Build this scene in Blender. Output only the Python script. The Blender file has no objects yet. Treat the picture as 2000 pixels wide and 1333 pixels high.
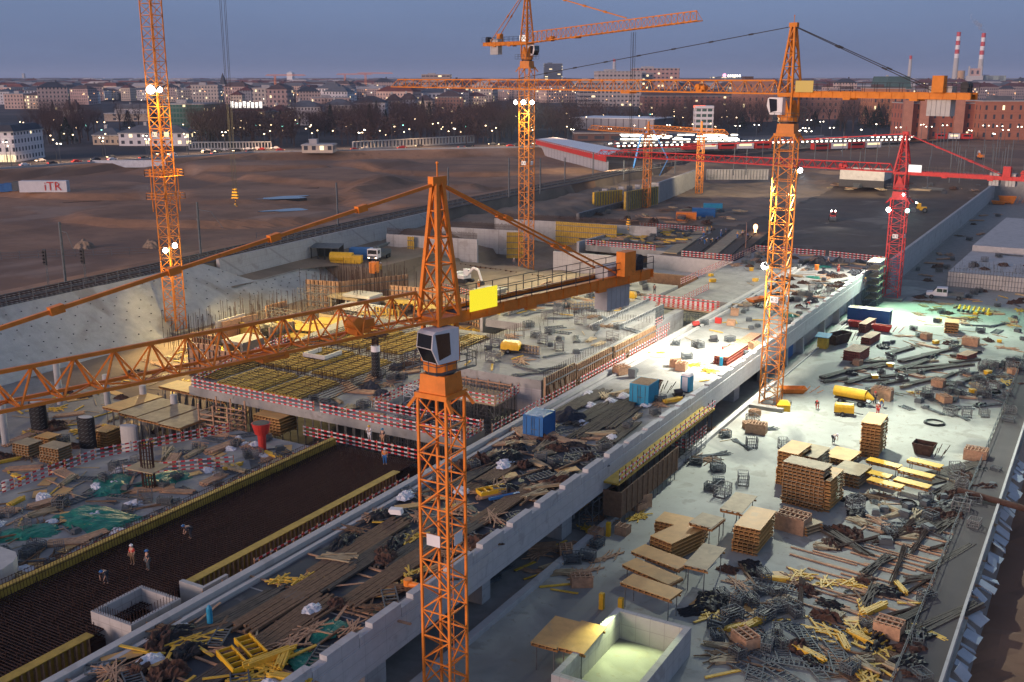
import bpy, bmesh, math, random
from mathutils import Vector, Matrix, noise
R = random.Random(7)
SC = bpy.context.scene
COL = SC.collection
PI = math.pi
# ---------------------------------------------------------------- camera model
F = 2050.0; PITCH = math.radians(14.1); YAW = math.radians(30); H = 45.0
def P(px, py, z=0.0):
    """point of the level z that the photograph shows at px, py"""
    x = (px-1000)/F; y = (667-py)/F
    f = math.cos(PITCH)+y*math.sin(PITCH); up = -math.sin(PITCH)+y*math.cos(PITCH)
    t = (z-H)/up
    r = x*t; d = f*t
    return Vector((r*math.cos(YAW)-d*math.sin(YAW), r*math.sin(YAW)+d*math.cos(YAW), z))
def Q(v):
    X, Y, Z = v
    r = X*math.cos(YAW)+Y*math.sin(YAW); d = -X*math.sin(YAW)+Y*math.cos(YAW); u = Z-H
    zc = d*math.cos(PITCH)-u*math.sin(PITCH); yc = d*math.sin(PITCH)+u*math.cos(PITCH)
    if zc < 1: return (-9999, -9999, zc)
    return (1000+F*r/zc, 667-F*yc/zc, zc)
def D(px, dist):
    """ground point at bearing of px, at a level distance dist ahead"""
    r = (px-1000)/F*dist*1.031
    return Vector((r*math.cos(YAW)-dist*math.sin(YAW), r*math.sin(YAW)+dist*math.cos(YAW), 0))
# ---------------------------------------------------------------- mesh builder
class MB:
    def __init__(s): s.v = []; s.f = []; s.m = []; s.k = 0
    def mat(s, k): s.k = k; return s
    def face(s, pts):
        n = len(s.v); s.v += [tuple(p) for p in pts]; s.f.append(tuple(range(n, n+len(pts)))); s.m.append(s.k); return s
    def hexa(s, c):
        n = len(s.v); s.v += [tuple(p) for p in c]
        for q in ((0,3,2,1),(4,5,6,7),(0,1,5,4),(1,2,6,5),(2,3,7,6),(3,0,4,7)):
            s.f.append(tuple(n+i for i in q)); s.m.append(s.k)
        return s
    def box(s, x0, x1, y0, y1, z0, z1):
        return s.hexa([(x0,y0,z0),(x1,y0,z0),(x1,y1,z0),(x0,y1,z0),(x0,y0,z1),(x1,y0,z1),(x1,y1,z1),(x0,y1,z1)])
    def rbox(s, cx, cy, z0, lx, ly, h, a=0.0, top=1.0):
        c, n = math.cos(a), math.sin(a); pts = []
        for zz, k in ((z0,1.0),(z0+h,top)):
            for sx, sy in ((-1,-1),(1,-1),(1,1),(-1,1)):
                x, y = sx*lx/2*k, sy*ly/2*k
                pts.append((cx+x*c-y*n, cy+x*n+y*c, zz))
        return s.hexa(pts)
    def bar(s, a, b, w, h=None):
        h = h or w; a = Vector(a); b = Vector(b); d = b-a
        if d.length < 1e-6: return s
        d.normalize(); up = Vector((0,0,1)) if abs(d.z) < .95 else Vector((0,1,0))
        x = d.cross(up).normalized()*(w/2); y = x.cross(d).normalized()*(h/2)
        return s.hexa([a-x-y, a+x-y, b+x-y, b-x-y, a-x+y, a+x+y, b+x+y, b-x+y])
    def cyl(s, a, b, r0, r1=None, n=8, caps=True):
        r1 = r0 if r1 is None else r1; a = Vector(a); b = Vector(b); d = (b-a).normalized()
        up = Vector((0,0,1)) if abs(d.z) < .95 else Vector((0,1,0))
        x = d.cross(up).normalized(); y = x.cross(d).normalized(); k = len(s.v)
        for c, r in ((a,r0),(b,r1)):
            for i in range(n):
                t = 2*PI*i/n; s.v.append(tuple(c+x*(r*math.cos(t))+y*(r*math.sin(t))))
        for i in range(n):
            j = (i+1)%n; s.f.append((k+i,k+j,k+n+j,k+n+i)); s.m.append(s.k)
        if caps:
            s.f.append(tuple(k+i for i in range(n-1,-1,-1))); s.m.append(s.k)
            s.f.append(tuple(k+n+i for i in range(n))); s.m.append(s.k)
        return s
    def poly(s, pts, z0, z1):
        n = len(s.v); m = len(pts)
        s.v += [(p[0],p[1],z0) for p in pts]+[(p[0],p[1],z1) for p in pts]
        s.f.append(tuple(n+i for i in range(m-1,-1,-1))); s.m.append(s.k)
        s.f.append(tuple(n+m+i for i in range(m))); s.m.append(s.k)
        for i in range(m):
            j = (i+1)%m; s.f.append((n+i,n+j,n+m+j,n+m+i)); s.m.append(s.k)
        return s
    def ball(s, c, r, n=8, m=5, sq=1.0):
        k = len(s.v); c = Vector(c)
        for j in range(m+1):
            t = PI*j/m
            for i in range(n):
                a = 2*PI*i/n; s.v.append(tuple(c+Vector((r*math.sin(t)*math.cos(a), r*math.sin(t)*math.sin(a), r*sq*math.cos(t)))))
        for j in range(m):
            for i in range(n):
                q = (i+1)%n; s.f.append((k+j*n+i,k+(j+1)*n+i,k+(j+1)*n+q,k+j*n+q)); s.m.append(s.k)
        return s
    def mesh(s, name, mats):
        me = bpy.data.meshes.new(name); me.from_pydata(s.v, [], s.f)
        if not isinstance(mats, (list, tuple)): mats = [mats]
        for m in mats: me.materials.append(m)
        if len(mats) > 1: me.polygons.foreach_set('material_index', s.m)
        me.validate(); me.update(); return me
    def build(s, name, mats, parent=None, smooth=False):
        o = bpy.data.objects.new(name, s.mesh(name, mats)); COL.objects.link(o)
        if smooth: o.data.polygons.foreach_set('use_smooth', [True]*len(o.data.polygons))
        if parent: o.parent = parent
        return o
TH = []          # every top-level thing, for the label pass
def T(name, label, cat, loc=(0,0,0), rz=0.0, group=None):
    o = bpy.data.objects.new(name, None); COL.objects.link(o); o.empty_display_size = .3
    return tag(o, label, cat, loc, rz, group)
def tag(o, label, cat, loc=None, rz=None, group=None):
    if loc is not None: o.location = loc
    if rz is not None: o.rotation_euler = (0,0,rz)
    o['label'] = label; o['category'] = cat
    if group: o['group'] = group
    TH.append(o); return o
def solo(name, mb, mats, label, cat, loc=(0,0,0), rz=0.0, group=None, smooth=False):
    return tag(mb.build(name, mats, None, smooth), label, cat, loc, rz, group)
def struct(name, mb, mats, smooth=False):
    o = mb.build(name, mats, None, smooth); o['kind'] = 'structure'; o['label'] = name.replace('_',' '); return o
def kids(o): return [c for c in KID.get(o.name, [])]
KID = {}
def seal(o):      # remember the tree of a prototype once
    ch = [c for c in bpy.data.objects if c.parent == o]; KID[o.name] = ch
    for c in ch: seal(c)
    return o
def dup(o, loc, rz=0.0, label=None, group=None, scale=None):
    def cp(s, parent):
        c = s.copy(); COL.objects.link(c); c.parent = parent
        for k in kids(s): cp(k, c)
        return c
    c = cp(o, None); c.location = loc; c.rotation_euler = (0,0,rz)
    if scale: c.scale = scale if hasattr(scale,'__len__') else (scale,)*3
    if label: c['label'] = label
    if group: c['group'] = group
    TH.append(c); return c
# ---------------------------------------------------------------- materials
def nodes(m): return m.node_tree.nodes, m.node_tree.links
def lin(c): return tuple(x/12.92 if x <= .04045 else ((x+.055)/1.055)**2.4 for x in c)
def mat(name, col, rough=.8, metal=0.0, var=.25, sc=1.0, col2=None, bump=.0, bsc=None, spots=None, obj=False, spec=.3):
    """noise-mottled surface: two scales of noise mix col with col2, optional stains"""
    m = bpy.data.materials.new(name); m.use_nodes = True; n, l = nodes(m); b = n['Principled BSDF']
    b.inputs['Roughness'].default_value = rough; b.inputs['Metallic'].default_value = metal
    b.inputs['Specular IOR Level'].default_value = spec
    col2 = col2 or tuple(c*(1-var) for c in col)
    if obj: tc = n.new('ShaderNodeTexCoord').outputs['Object']
    else: tc = n.new('ShaderNodeNewGeometry').outputs['Position']
    t = n.new('ShaderNodeTexNoise'); t.inputs['Scale'].default_value = sc; t.inputs['Detail'].default_value = 6; t.inputs['Roughness'].default_value = .65
    l.new(tc, t.inputs['Vector'])
    cr = n.new('ShaderNodeValToRGB'); cr.color_ramp.elements[0].position = .35; cr.color_ramp.elements[1].position = .65
    cr.color_ramp.elements[0].color = (*col2,1); cr.color_ramp.elements[1].color = (*col,1)
    l.new(t.outputs['Fac'], cr.inputs['Fac']); out = cr.outputs['Color']
    if spots:      # (colour, scale, threshold, amount)
        for (c3, s3, th, am) in spots:
            t2 = n.new('ShaderNodeTexNoise'); t2.inputs['Scale'].default_value = s3; t2.inputs['Detail'].default_value = 5; t2.inputs['Distortion'].default_value = .6
            l.new(tc, t2.inputs['Vector'])
            mr = n.new('ShaderNodeMapRange'); mr.inputs['From Min'].default_value = th; mr.inputs['From Max'].default_value = th+.07
            mr.inputs['To Max'].default_value = am; l.new(t2.outputs['Fac'], mr.inputs['Value'])
            mx = n.new('ShaderNodeMixRGB'); l.new(mr.outputs[0], mx.inputs['Fac']); l.new(out, mx.inputs[1]); mx.inputs[2].default_value = (*c3,1); out = mx.outputs[0]
    l.new(out, b.inputs['Base Color'])
    if bump:
        t4 = n.new('ShaderNodeTexNoise'); t4.inputs['Scale'].default_value = bsc or sc*6; t4.inputs['Detail'].default_value = 4; l.new(tc, t4.inputs['Vector'])
        bp = n.new('ShaderNodeBump'); bp.inputs['Strength'].default_value = bump; bp.inputs['Distance'].default_value = .15
        l.new(t4.outputs['Fac'], bp.inputs['Height']); l.new(bp.outputs[0], b.inputs['Normal'])
    return m
def math_node(n, l, op, a, b=None):
    q = n.new('ShaderNodeMath'); q.operation = op
    for i, x in enumerate((a, b)):
        if x is None: continue
        if isinstance(x, (int, float)): q.inputs[i].default_value = x
        else: l.new(x, q.inputs[i])
    return q.outputs[0]
def stripes(name, c1, c2, axis=0, period=1.0, duty=.5, rough=.6, obj=True, var=.15, vary=None):
    """bands along one axis"""
    m = mat(name, c1, rough, var=var, sc=2.0, obj=obj); n, l = nodes(m); b = n['Principled BSDF']
    src = b.inputs['Base Color'].links[0].from_socket
    tc = n.new('ShaderNodeTexCoord').outputs['Object'] if obj else n.new('ShaderNodeNewGeometry').outputs['Position']
    sx = n.new('ShaderNodeSeparateXYZ'); l.new(tc, sx.inputs[0])
    fr = math_node(n, l, 'FRACT', math_node(n, l, 'DIVIDE', sx.outputs[axis], period))
    g = math_node(n, l, 'GREATER_THAN', fr, duty)
    mx = n.new('ShaderNodeMixRGB'); l.new(g, mx.inputs['Fac']); l.new(src, mx.inputs[1]); mx.inputs[2].default_value = (*c2,1)
    l.new(mx.outputs[0], b.inputs['Base Color']); return m
def panels(m, axes, periods, width, dark):
    """joint lines of formwork panels pressed into a surface"""
    n, l = nodes(m); b = n['Principled BSDF']; out = b.inputs['Base Color'].links[0].from_socket
    sx = n.new('ShaderNodeSeparateXYZ'); l.new(n.new('ShaderNodeNewGeometry').outputs['Position'], sx.inputs[0])
    for a, p in zip(axes, periods):
        fr = math_node(n, l, 'FRACT', math_node(n, l, 'DIVIDE', sx.outputs[a], p))
        g = math_node(n, l, 'MULTIPLY', math_node(n, l, 'LESS_THAN', fr, width/p), .75)
        mx = n.new('ShaderNodeMixRGB'); l.new(g, mx.inputs['Fac']); l.new(out, mx.inputs[1]); mx.inputs[2].default_value = (*dark,1); out = mx.outputs[0]
    l.new(out, b.inputs['Base Color']); return m
def emit(name, col, st):
    m = bpy.data.materials.new(name); m.use_nodes = True; n, l = nodes(m); b = n['Principled BSDF']
    b.inputs['Base Color'].default_value = (.1,.1,.1,1); b.inputs['Emission Color'].default_value = (*col,1); b.inputs['Emission Strength'].default_value = st
    m.cycles.emission_sampling = 'NONE'; return m
def facade(name, wall, win, dx=3.0, dz=3.4, fx=.45, fz=.5, lit=.06, var=.15, frame=None, ground=0):
    """wall with rows of recessed-looking windows in object space; a few of them are lit"""
    m = mat(name, wall, .9, var=var, sc=.3, obj=True); n, l = nodes(m); b = n['Principled BSDF']; out = b.inputs['Base Color'].links[0].from_socket
    tc = n.new('ShaderNodeTexCoord').outputs['Object']; sx = n.new('ShaderNodeSeparateXYZ'); l.new(tc, sx.inputs[0])
    gn = n.new('ShaderNodeNewGeometry'); sn = n.new('ShaderNodeSeparateXYZ')
    tr = n.new('ShaderNodeVectorTransform'); tr.vector_type = 'NORMAL'; tr.convert_from = 'WORLD'; tr.convert_to = 'OBJECT'; l.new(gn.outputs['Normal'], tr.inputs[0]); l.new(tr.outputs[0], sn.inputs[0])
    ax = math_node(n, l, 'GREATER_THAN', math_node(n, l, 'ABSOLUTE', sn.outputs[0]), .6)
    mu = n.new('ShaderNodeMix'); l.new(ax, mu.inputs[0]); l.new(sx.outputs[0], mu.inputs[2]); l.new(sx.outputs[1], mu.inputs[3]); u = mu.outputs[0]
    ud = math_node(n, l, 'DIVIDE', u, dx); zd = math_node(n, l, 'DIVIDE', sx.outputs[2], dz)
    fu = math_node(n, l, 'ABSOLUTE', math_node(n, l, 'SUBTRACT', math_node(n, l, 'FRACT', ud), .5))
    fv = math_node(n, l, 'ABSOLUTE', math_node(n, l, 'SUBTRACT', math_node(n, l, 'FRACT', zd), .55))
    g = math_node(n, l, 'MULTIPLY', math_node(n, l, 'LESS_THAN', fu, fx/2), math_node(n, l, 'LESS_THAN', fv, fz/2))
    nz = math_node(n, l, 'LESS_THAN', math_node(n, l, 'ABSOLUTE', sn.outputs[2]), .5); g = math_node(n, l, 'MULTIPLY', g, nz)
    mx = n.new('ShaderNodeMixRGB'); l.new(g, mx.inputs['Fac']); l.new(out, mx.inputs[1]); mx.inputs[2].default_value = (*win,1)
    # a string course under each storey
    cs = math_node(n, l, 'MULTIPLY', math_node(n, l, 'LESS_THAN', math_node(n, l, 'FRACT', zd), .07), .35)
    m2 = n.new('ShaderNodeMixRGB'); l.new(cs, m2.inputs['Fac']); l.new(mx.outputs[0], m2.inputs[1]); m2.inputs[2].default_value = (*[c*.6 for c in wall],1)
    l.new(m2.outputs[0], b.inputs['Base Color'])
    if lit > 0:
        cv = n.new('ShaderNodeCombineXYZ'); l.new(math_node(n, l, 'FLOOR', ud), cv.inputs[0]); l.new(math_node(n, l, 'FLOOR', zd), cv.inputs[1]); l.new(ax, cv.inputs[2])
        oi = n.new('ShaderNodeObjectInfo'); va = n.new('ShaderNodeVectorMath'); va.operation = 'ADD'; l.new(cv.outputs[0], va.inputs[0]); l.new(oi.outputs['Location'], va.inputs[1])
        wn = n.new('ShaderNodeTexWhiteNoise'); l.new(va.outputs[0], wn.inputs['Vector'])
        e = math_node(n, l, 'MULTIPLY', math_node(n, l, 'LESS_THAN', wn.outputs['Value'], lit), g)
        l.new(math_node(n, l, 'MULTIPLY', e, 1.6), b.inputs['Emission Strength']); b.inputs['Emission Color'].default_value = (1,.78,.42,1)
    m.cycles.emission_sampling = 'NONE'; return m
M = {}
CONC = (.27,.26,.24)
M['conc'] = mat('concrete', CONC, .85, var=.22, sc=.6, bump=.05, spots=[((.2,.19,.18),.25,.58,.5)])
M['concl'] = mat('pale_concrete', (.47,.46,.44), .85, var=.15, sc=.8, spots=[((.28,.27,.26),.5,.6,.5)])
M['girder'] = panels(mat('girder_concrete', (.45,.45,.45), .85, var=.14, sc=.9, spots=[((.27,.26,.26),.7,.6,.5)]), (1,2), (2.5,1.05), .05, (.3,.3,.3))
M['wallc'] = panels(mat('formed_concrete_wall', (.42,.41,.4), .85, var=.14, sc=.5, spots=[((.27,.25,.23),.35,.58,.6)]), (0,1,2), (1.25,1.25,1.35), .06, (.27,.26,.25))
M['yard'] = mat('yard_concrete', (.38,.38,.33), .8, var=.22, sc=.15, bump=.04, spots=[((.17,.17,.16),.05,.54,.8),((.22,.21,.17),.3,.58,.55),((.2,.17,.13),1.3,.62,.5),((.1,.09,.08),3.5,.69,.5)])
M['deck'] = mat('deck_concrete', (.34,.34,.32), .8, var=.3, sc=.3, spots=[((.15,.15,.15),.1,.54,.7),((.2,.19,.17),.6,.58,.55),((.12,.11,.1),2.2,.66,.5)])
M['shot'] = mat('sprayed_concrete', (.44,.44,.42), .95, var=.2, sc=.5, bump=.25, bsc=1.5, spots=[((.22,.2,.17),.09,.55,.6),((.48,.46,.42),.3,.66,.6)])
M['soil'] = mat('brown_earth', (.33,.19,.115), 1, var=.45, sc=.05, bump=.3, bsc=.6, spots=[((.18,.11,.075),.012,.5,.85),((.33,.23,.17),.03,.6,.6),((.06,.045,.04),.2,.64,.4)])
M['soilp'] = mat('dry_earth', (.25,.19,.14), 1, var=.3, sc=.12, bump=.3, bsc=1.2, spots=[((.15,.11,.085),.05,.55,.7)])
M['mud'] = mat('graded_mud', (.13,.095,.07), .9, var=.3, sc=.15, bump=.2, spots=[((.22,.18,.14),.06,.6,.7)])
M['soil'] = M['soil']
M['ballast'] = mat('rail_ballast', (.075,.07,.07), 1, var=.35, sc=1.5)
M['city'] = mat('city_ground', (.055,.05,.055), 1, var=.5, sc=.006, spots=[((.1,.085,.085),.012,.56,.6)])
M['asph'] = mat('asphalt', (.09,.08,.078), .9, var=.25, sc=.1)
M['grass'] = mat('dim_grass', (.05,.06,.03), 1, var=.4, sc=.1)
M['water'] = mat('puddle_water', (.02,.025,.03), .05, var=.1, sc=1, spec=.8)
M['or'] = mat('crane_orange_paint', (.86,.25,.03), .5, var=.22, sc=1.2, spots=[((.35,.09,.02),1.4,.68,.5),((.12,.05,.02),5,.72,.6)])
M['am'] = mat('crane_amber_paint', (.68,.22,.02), .5, var=.2, sc=1.2, spots=[((.3,.1,.02),1.0,.66,.5)])
M['red'] = mat('crane_red_paint', (.6,.03,.03), .45, var=.2, sc=1.2)
M['redp'] = mat('red_paint', (.55,.04,.03), .5, var=.25, sc=2)
M['yel'] = mat('yellow_paint', (.72,.42,.02), .5, var=.2, sc=2)
M['bry'] = mat('bright_yellow_board', (1,.72,.0), .6, var=.04, sc=1)
M['wht'] = mat('white_paint', (.72,.70,.70), .5, var=.08, sc=1)
M['dk'] = mat('dark_metal', (.04,.04,.045), .55, var=.3, sc=2)
M['cable'] = mat('black_cable', (.03,.03,.035), .6, var=.2, sc=2)
M['gal'] = mat('galvanised_steel', (.12,.135,.145), .7, .15, var=.3, sc=2)
M['steel'] = mat('dull_steel_prop', (.2,.2,.2), .6, .3, var=.4, sc=2)
M['beam'] = mat('grey_brown_beam', (.1,.085,.07), .85, var=.4, sc=1.5)
M['rust'] = mat('rusty_steel', (.085,.045,.032), .9, var=.45, sc=2)
M['rebar'] = mat('rebar', (.05,.024,.018), .9, var=.35, sc=2)
M['ply'] = mat('plywood', (.6,.34,.11), .6, var=.22, sc=.8, spots=[((.36,.25,.12),.7,.6,.5)])
M['plyg'] = mat('weathered_plywood', (.42,.33,.2), .7, var=.3, sc=.8, spots=[((.25,.2,.13),.9,.58,.6)])
M['timb'] = mat('raw_timber', (.5,.3,.18), .8, var=.35, sc=2.5)
M['timbd'] = mat('dark_timber', (.2,.12,.07), .85, var=.4, sc=2.5)
M['ytim'] = mat('yellow_form_beam', (.72,.45,.05), .6, var=.3, sc=1.5)
M['stk'] = mat('brown_form_timber', (.4,.2,.07), .75, var=.4, sc=1.5)
M['fyel'] = mat('yellow_formwork', (.5,.33,.05), .6, var=.35, sc=1.0, spots=[((.3,.2,.04),.8,.6,.5)])
M['blk'] = mat('black_film', (.012,.012,.014), .6, var=.3, sc=2, bump=.5, bsc=1.5)
M['grn'] = mat('green_tarp', (.012,.19,.13), .5, var=.4, sc=2, bump=.6, bsc=2)
M['blu'] = mat('blue_paint', (.02,.13,.36), .5, var=.15, sc=1)
M['teal'] = mat('teal_blue_paint', (.02,.25,.42), .5, var=.15, sc=1)
M['glass'] = mat('dark_glass', (.015,.015,.02), .1, var=.2, sc=1, spec=.8)
M['gglass'] = mat('green_glass', (.03,.10,.09), .15, var=.3, sc=.4, spec=.7)
M['sheet'] = mat('white_sheet', (.62,.64,.68), .6, var=.2, sc=1)
M['insul'] = mat('pale_insulation_board', (.4,.46,.5), .8, var=.15, sc=1)
M['skin'] = mat('skin', (.45,.27,.19), .6, var=.1, sc=3)
M['cloth'] = mat('dark_clothes', (.04,.045,.06), .9, var=.3, sc=5)
M['bark'] = mat('bark', (.07,.05,.045), 1, var=.3, sc=1)
M['twig'] = mat('bare_twigs', (.12,.075,.065), 1, var=.4, sc=.05, obj=True)
M['leaf'] = mat('dark_evergreen', (.02,.035,.025), 1, var=.4, sc=.1, obj=True)
M['sign'] = stripes('red_white_boards', (.6,.58,.58), (.55,.03,.04), 0, .9, .5)
M['hook'] = stripes('black_yellow_stripes', (.75,.35,.02), (.02,.02,.02), 2, .5, .5)
M['L_w'] = emit('lamp_white', (1,.95,.85), 30); M['L_c'] = emit('lamp_warm', (1,.7,.38), 9); M['L_o'] = emit('lamp_orange', (1,.45,.15), 7)
M['L_r'] = emit('lamp_red', (1,.06,.03), 4); M['L_g'] = emit('lamp_green', (.3,1,.75), 8); M['L_p'] = emit('strip_lamp', (1,.9,.72), 5)
M['L_cw'] = emit('street_white', (1,.88,.68), 9)
M['L_win'] = emit('lit_window', (1,.75,.4), 1.2); M['B_y'] = emit('glowing_yellow_board', (1,.82,.0), .75); M['B_w'] = emit('backlit_white_board', (1,.95,.88), .9); M['B_o'] = emit('backlit_amber_board', (1,.55,.01), .4); M['L_s'] = emit('sign_letters', (1,.93,.85), 1.6)  # yellow board made to glow, since little light reaches it
M['redb'] = mat('red_brown_beams', (.36,.1,.07), .75, var=.35, sc=2)
cam = bpy.data.objects.new('camera', bpy.data.cameras.new('camera')); COL.objects.link(cam); SC.camera = cam
cam.location = (0,0,H); cam.rotation_euler = (PI/2-PITCH, 0, YAW)
cam.data.sensor_width = 36; cam.data.lens = 36*F/2000; cam.data.clip_start = .5; cam.data.clip_end = 60000
SC.render.resolution_x = 1024; SC.render.resolution_y = 682
SC.view_settings.view_transform = 'Standard'; SC.view_settings.look = 'None'; SC.view_settings.exposure = .35; SC.view_settings.gamma = 1
SC.cycles.max_bounces = 5; SC.cycles.diffuse_bounces = 2; SC.cycles.glossy_bounces = 2; SC.cycles.volume_bounces = 0; SC.cycles.sample_clamp_indirect = 2.0
SC.cycles.transparent_max_bounces = 8; SC.cycles.use_light_tree = True
w = bpy.data.worlds.new('World'); SC.world = w; w.use_nodes = True; n = w.node_tree.nodes; l = w.node_tree.links
sky = n.new('ShaderNodeTexSky'); sky.sky_type = 'NISHITA'; sky.sun_disc = False; sky.sun_elevation = math.radians(2.0)
sky.sun_rotation = math.radians(200); sky.ozone_density = 4.0
tc = n.new('ShaderNodeTexCoord'); sp = n.new('ShaderNodeSeparateXYZ'); l.new(tc.outputs['Generated'], sp.inputs[0])
rp = n.new('ShaderNodeValToRGB'); l.new(sp.outputs[2], rp.inputs[0]); e = rp.color_ramp
cols = [(0.0,(.07,.11,.20)),(.022,(.10,.14,.25)),(.08,(.135,.19,.33)),(.19,(.17,.29,.49)),(.32,(.23,.37,.57)),(.45,(.13,.2,.36)),(.62,(.11,.15,.25)),(1.0,(.085,.115,.195))]
e.elements[0].position = 0; e.elements[0].color = (*cols[0][1],1); e.elements[1].position = 1; e.elements[1].color = (*cols[-1][1],1)
for p_, c_ in cols[1:-1]:
    q_ = e.elements.new(p_); q_.color = (*c_,1)
# twilight glow on the sunset side (behind the camera)
dt = n.new('ShaderNodeVectorMath'); dt.operation = 'DOT_PRODUCT'; l.new(tc.outputs['Generated'], dt.inputs[0]); dt.inputs[1].default_value = (-.45,-.85,.28)
mr = n.new('ShaderNodeMapRange'); mr.interpolation_type = 'SMOOTHSTEP'; mr.inputs['From Min'].default_value = .1; mr.inputs['From Max'].default_value = 1.0; mr.inputs['To Max'].default_value = .16; l.new(dt.outputs['Value'], mr.inputs['Value'])
gl = n.new('ShaderNodeMixRGB'); gl.blend_type = 'ADD'; l.new(mr.outputs[0], gl.inputs[0]); l.new(rp.outputs[0], gl.inputs[1]); gl.inputs[2].default_value = (.75,.42,.36,1)
ns = n.new('ShaderNodeMixRGB'); ns.blend_type = 'ADD'; ns.inputs[0].default_value = .02; l.new(gl.outputs[0], ns.inputs[1]); l.new(sky.outputs[0], ns.inputs[2])
cn = n.new('ShaderNodeTexNoise'); cn.inputs['Scale'].default_value = 2.2; cn.inputs['Detail'].default_value = 5; cmap = n.new('ShaderNodeMapping'); cmap.inputs['Scale'].default_value = (1,1,7); l.new(tc.outputs['Generated'], cmap.inputs[0]); l.new(cmap.outputs[0], cn.inputs['Vector'])
cmr = n.new('ShaderNodeMapRange'); cmr.inputs['From Min'].default_value = .3; cmr.inputs['From Max'].default_value = .7; cmr.inputs['To Min'].default_value = .93; cmr.inputs['To Max'].default_value = 1.07; l.new(cn.outputs['Fac'], cmr.inputs['Value'])
vm = n.new('ShaderNodeVectorMath'); vm.operation = 'SCALE'; l.new(ns.outputs[0], vm.inputs[0]); l.new(cmr.outputs[0], vm.inputs['Scale'])
l.new(vm.outputs[0], n['Background'].inputs[0]); n['Background'].inputs[1].default_value = 1.0
def rot_to(d): return Vector(d).to_track_quat('-Z','Y').to_euler()
sun = bpy.data.objects.new('sun', bpy.data.lights.new('sun', 'SUN')); COL.objects.link(sun); sun.data.energy = 2.9; sun.data.angle = math.radians(25); sun.data.color = (1,.69,.56)
sun.rotation_euler = rot_to((.32,.9,-.115)); sun.location = (0,-50,80)
def spot(loc, target, watts, color, angle=110, blend=.6, size=.25):
    o = bpy.data.objects.new('flood_light', bpy.data.lights.new('flood_light', 'SPOT')); COL.objects.link(o); d = o.data
    d.energy = watts; d.color = color; d.spot_size = math.radians(angle); d.spot_blend = blend; d.shadow_soft_size = size
    o.location = loc; o.rotation_euler = rot_to(Vector(target)-Vector(loc)); return o
WL = [(-146,20),(-150,60),(-153,101),(-155.4,139.5),(-159.5,190),(-163.8,246),(-165,320),(-166,389),(-161,450),(-148,520),(-122,600),(-80,690),(-20,800)]
STR = [(-470,60),(-430,150),(-402,281),(-382,400),(-288,498),(-205,600),(-170,700)]
def lerp_line(line, y):
    if y <= line[0][1]: return line[0][0]
    for (x0,y0),(x1,y1) in zip(line, line[1:]):
        if y <= y1: return x0+(x1-x0)*(y-y0)/(y1-y0)
    return line[-1][0]
def xw(y): return lerp_line(WL, y)
def seg_dist(p, line):
    best = 1e9; sg = 1
    for a, b in zip(line, line[1:]):
        ax, ay = a; bx, by = b; dx, dy = bx-ax, by-ay; t = max(0, min(1, ((p[0]-ax)*dx+(p[1]-ay)*dy)/(dx*dx+dy*dy)))
        qx, qy = ax+dx*t, ay+dy*t; d = math.hypot(p[0]-qx, p[1]-qy)
        if d < best: best = d; sg = 1 if dx*(p[1]-ay)-dy*(p[0]-ax) < 0 else -1
    return best*sg     # + on the near / right side
def sm(a, b, x):
    t = max(0, min(1, (x-a)/(b-a))); return t*t*(3-2*t)
def fb(x, y, s, o=3): return noise.fractal(Vector((x/s, y/s, 3.1)), 1.0, 2.0, o, noise_basis='PERLIN_ORIGINAL')
MOUNDS = [(-235,225,40,22,2.6,.5),(-262,300,34,60,3.0,.2),(-300,330,70,26,2.4,-.3),(-210,300,24,40,2.4,.6),(-330,360,60,30,3.,.7),(-205,360,18,50,2.,-.2),(-250,395,60,20,2.6,.3),(-330,255,46,22,2.6,.1)]
def hgt(x, y):
    if y > 20 and y < 440 and x > xw(y)-.5 and x < 40:
        w = xw(y)
        # floor of the site
        z = 0.0
        if x < -41.9 and y > 240: z = 3.0+.35*fb(x, y, 14)
        if x < -95 and y > 176:
            z = max(z, 3.0*sm(176,205,y)); z += .8*fb(x, y, 9)
            if w+1 < x < w+26 and y > 176: z += 3.2*sm(w+26, w+14, x)*sm(196, 215, y)
            if -135 < x < -98 and 205 < y < 240: z -= 2.2*sm(205,211,y)*sm(240,234,y)*sm(-98,-104,x)
        if x < -41.9 and y > 395: z += 4*sm(395, 438, y)
        if x > -6.6 and y < 175: z = -3.0+.5*fb(x, y, 5) + 4.2*sm(1.5, 6, x+.03*(y-60))
        if x > -6.6 and y >= 175: z = .25*fb(x, y, 8)
        if x > 6 and y > 175: z = z+1.2*sm(6,30,x)
        return z
    d = seg_dist((x, y), STR)
    if y < 700 and x < xw(min(y,700)) and d > 0:
        w = xw(y)
        z = 4.4+.5*fb(x, y, 70)+.12*fb(x, y, 14)
        for (mx, my, a, b, hh, r) in MOUNDS:
            c, s_ = math.cos(r), math.sin(r); u = (x-mx)*c+(y-my)*s_; v = -(x-mx)*s_+(y-my)*c
            q = (u/a)**2+(v/b)**2
            if q < 1.6: z += .8*hh*(sm(1.25, .8, q))
        z += .1*fb(x, y, 5)
        z = z + (8-z)*sm(13, 4, d)                     # bank up to the street
        z = z + (8.6-z)*sm(w-26, w-14, x)              # rail embankment
        if x > w-14: z = 8.6
        z = max(z, 2.6)
        return z
    if x > 40 and y < 440 and y > 20: return 1.5+.5*fb(x, y, 20)
    if y <= 20: return 0.0
    return 8.0+ (.0 if y < 900 else 6*fb(x, y, 2500, 2)) + 60*sm(9000, 16000, math.hypot(x, y))*sm(1.4,.4, abs(math.atan2(-x, y)+.0))*(.6+.8*fb(x,y,6000))*0.6
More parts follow.
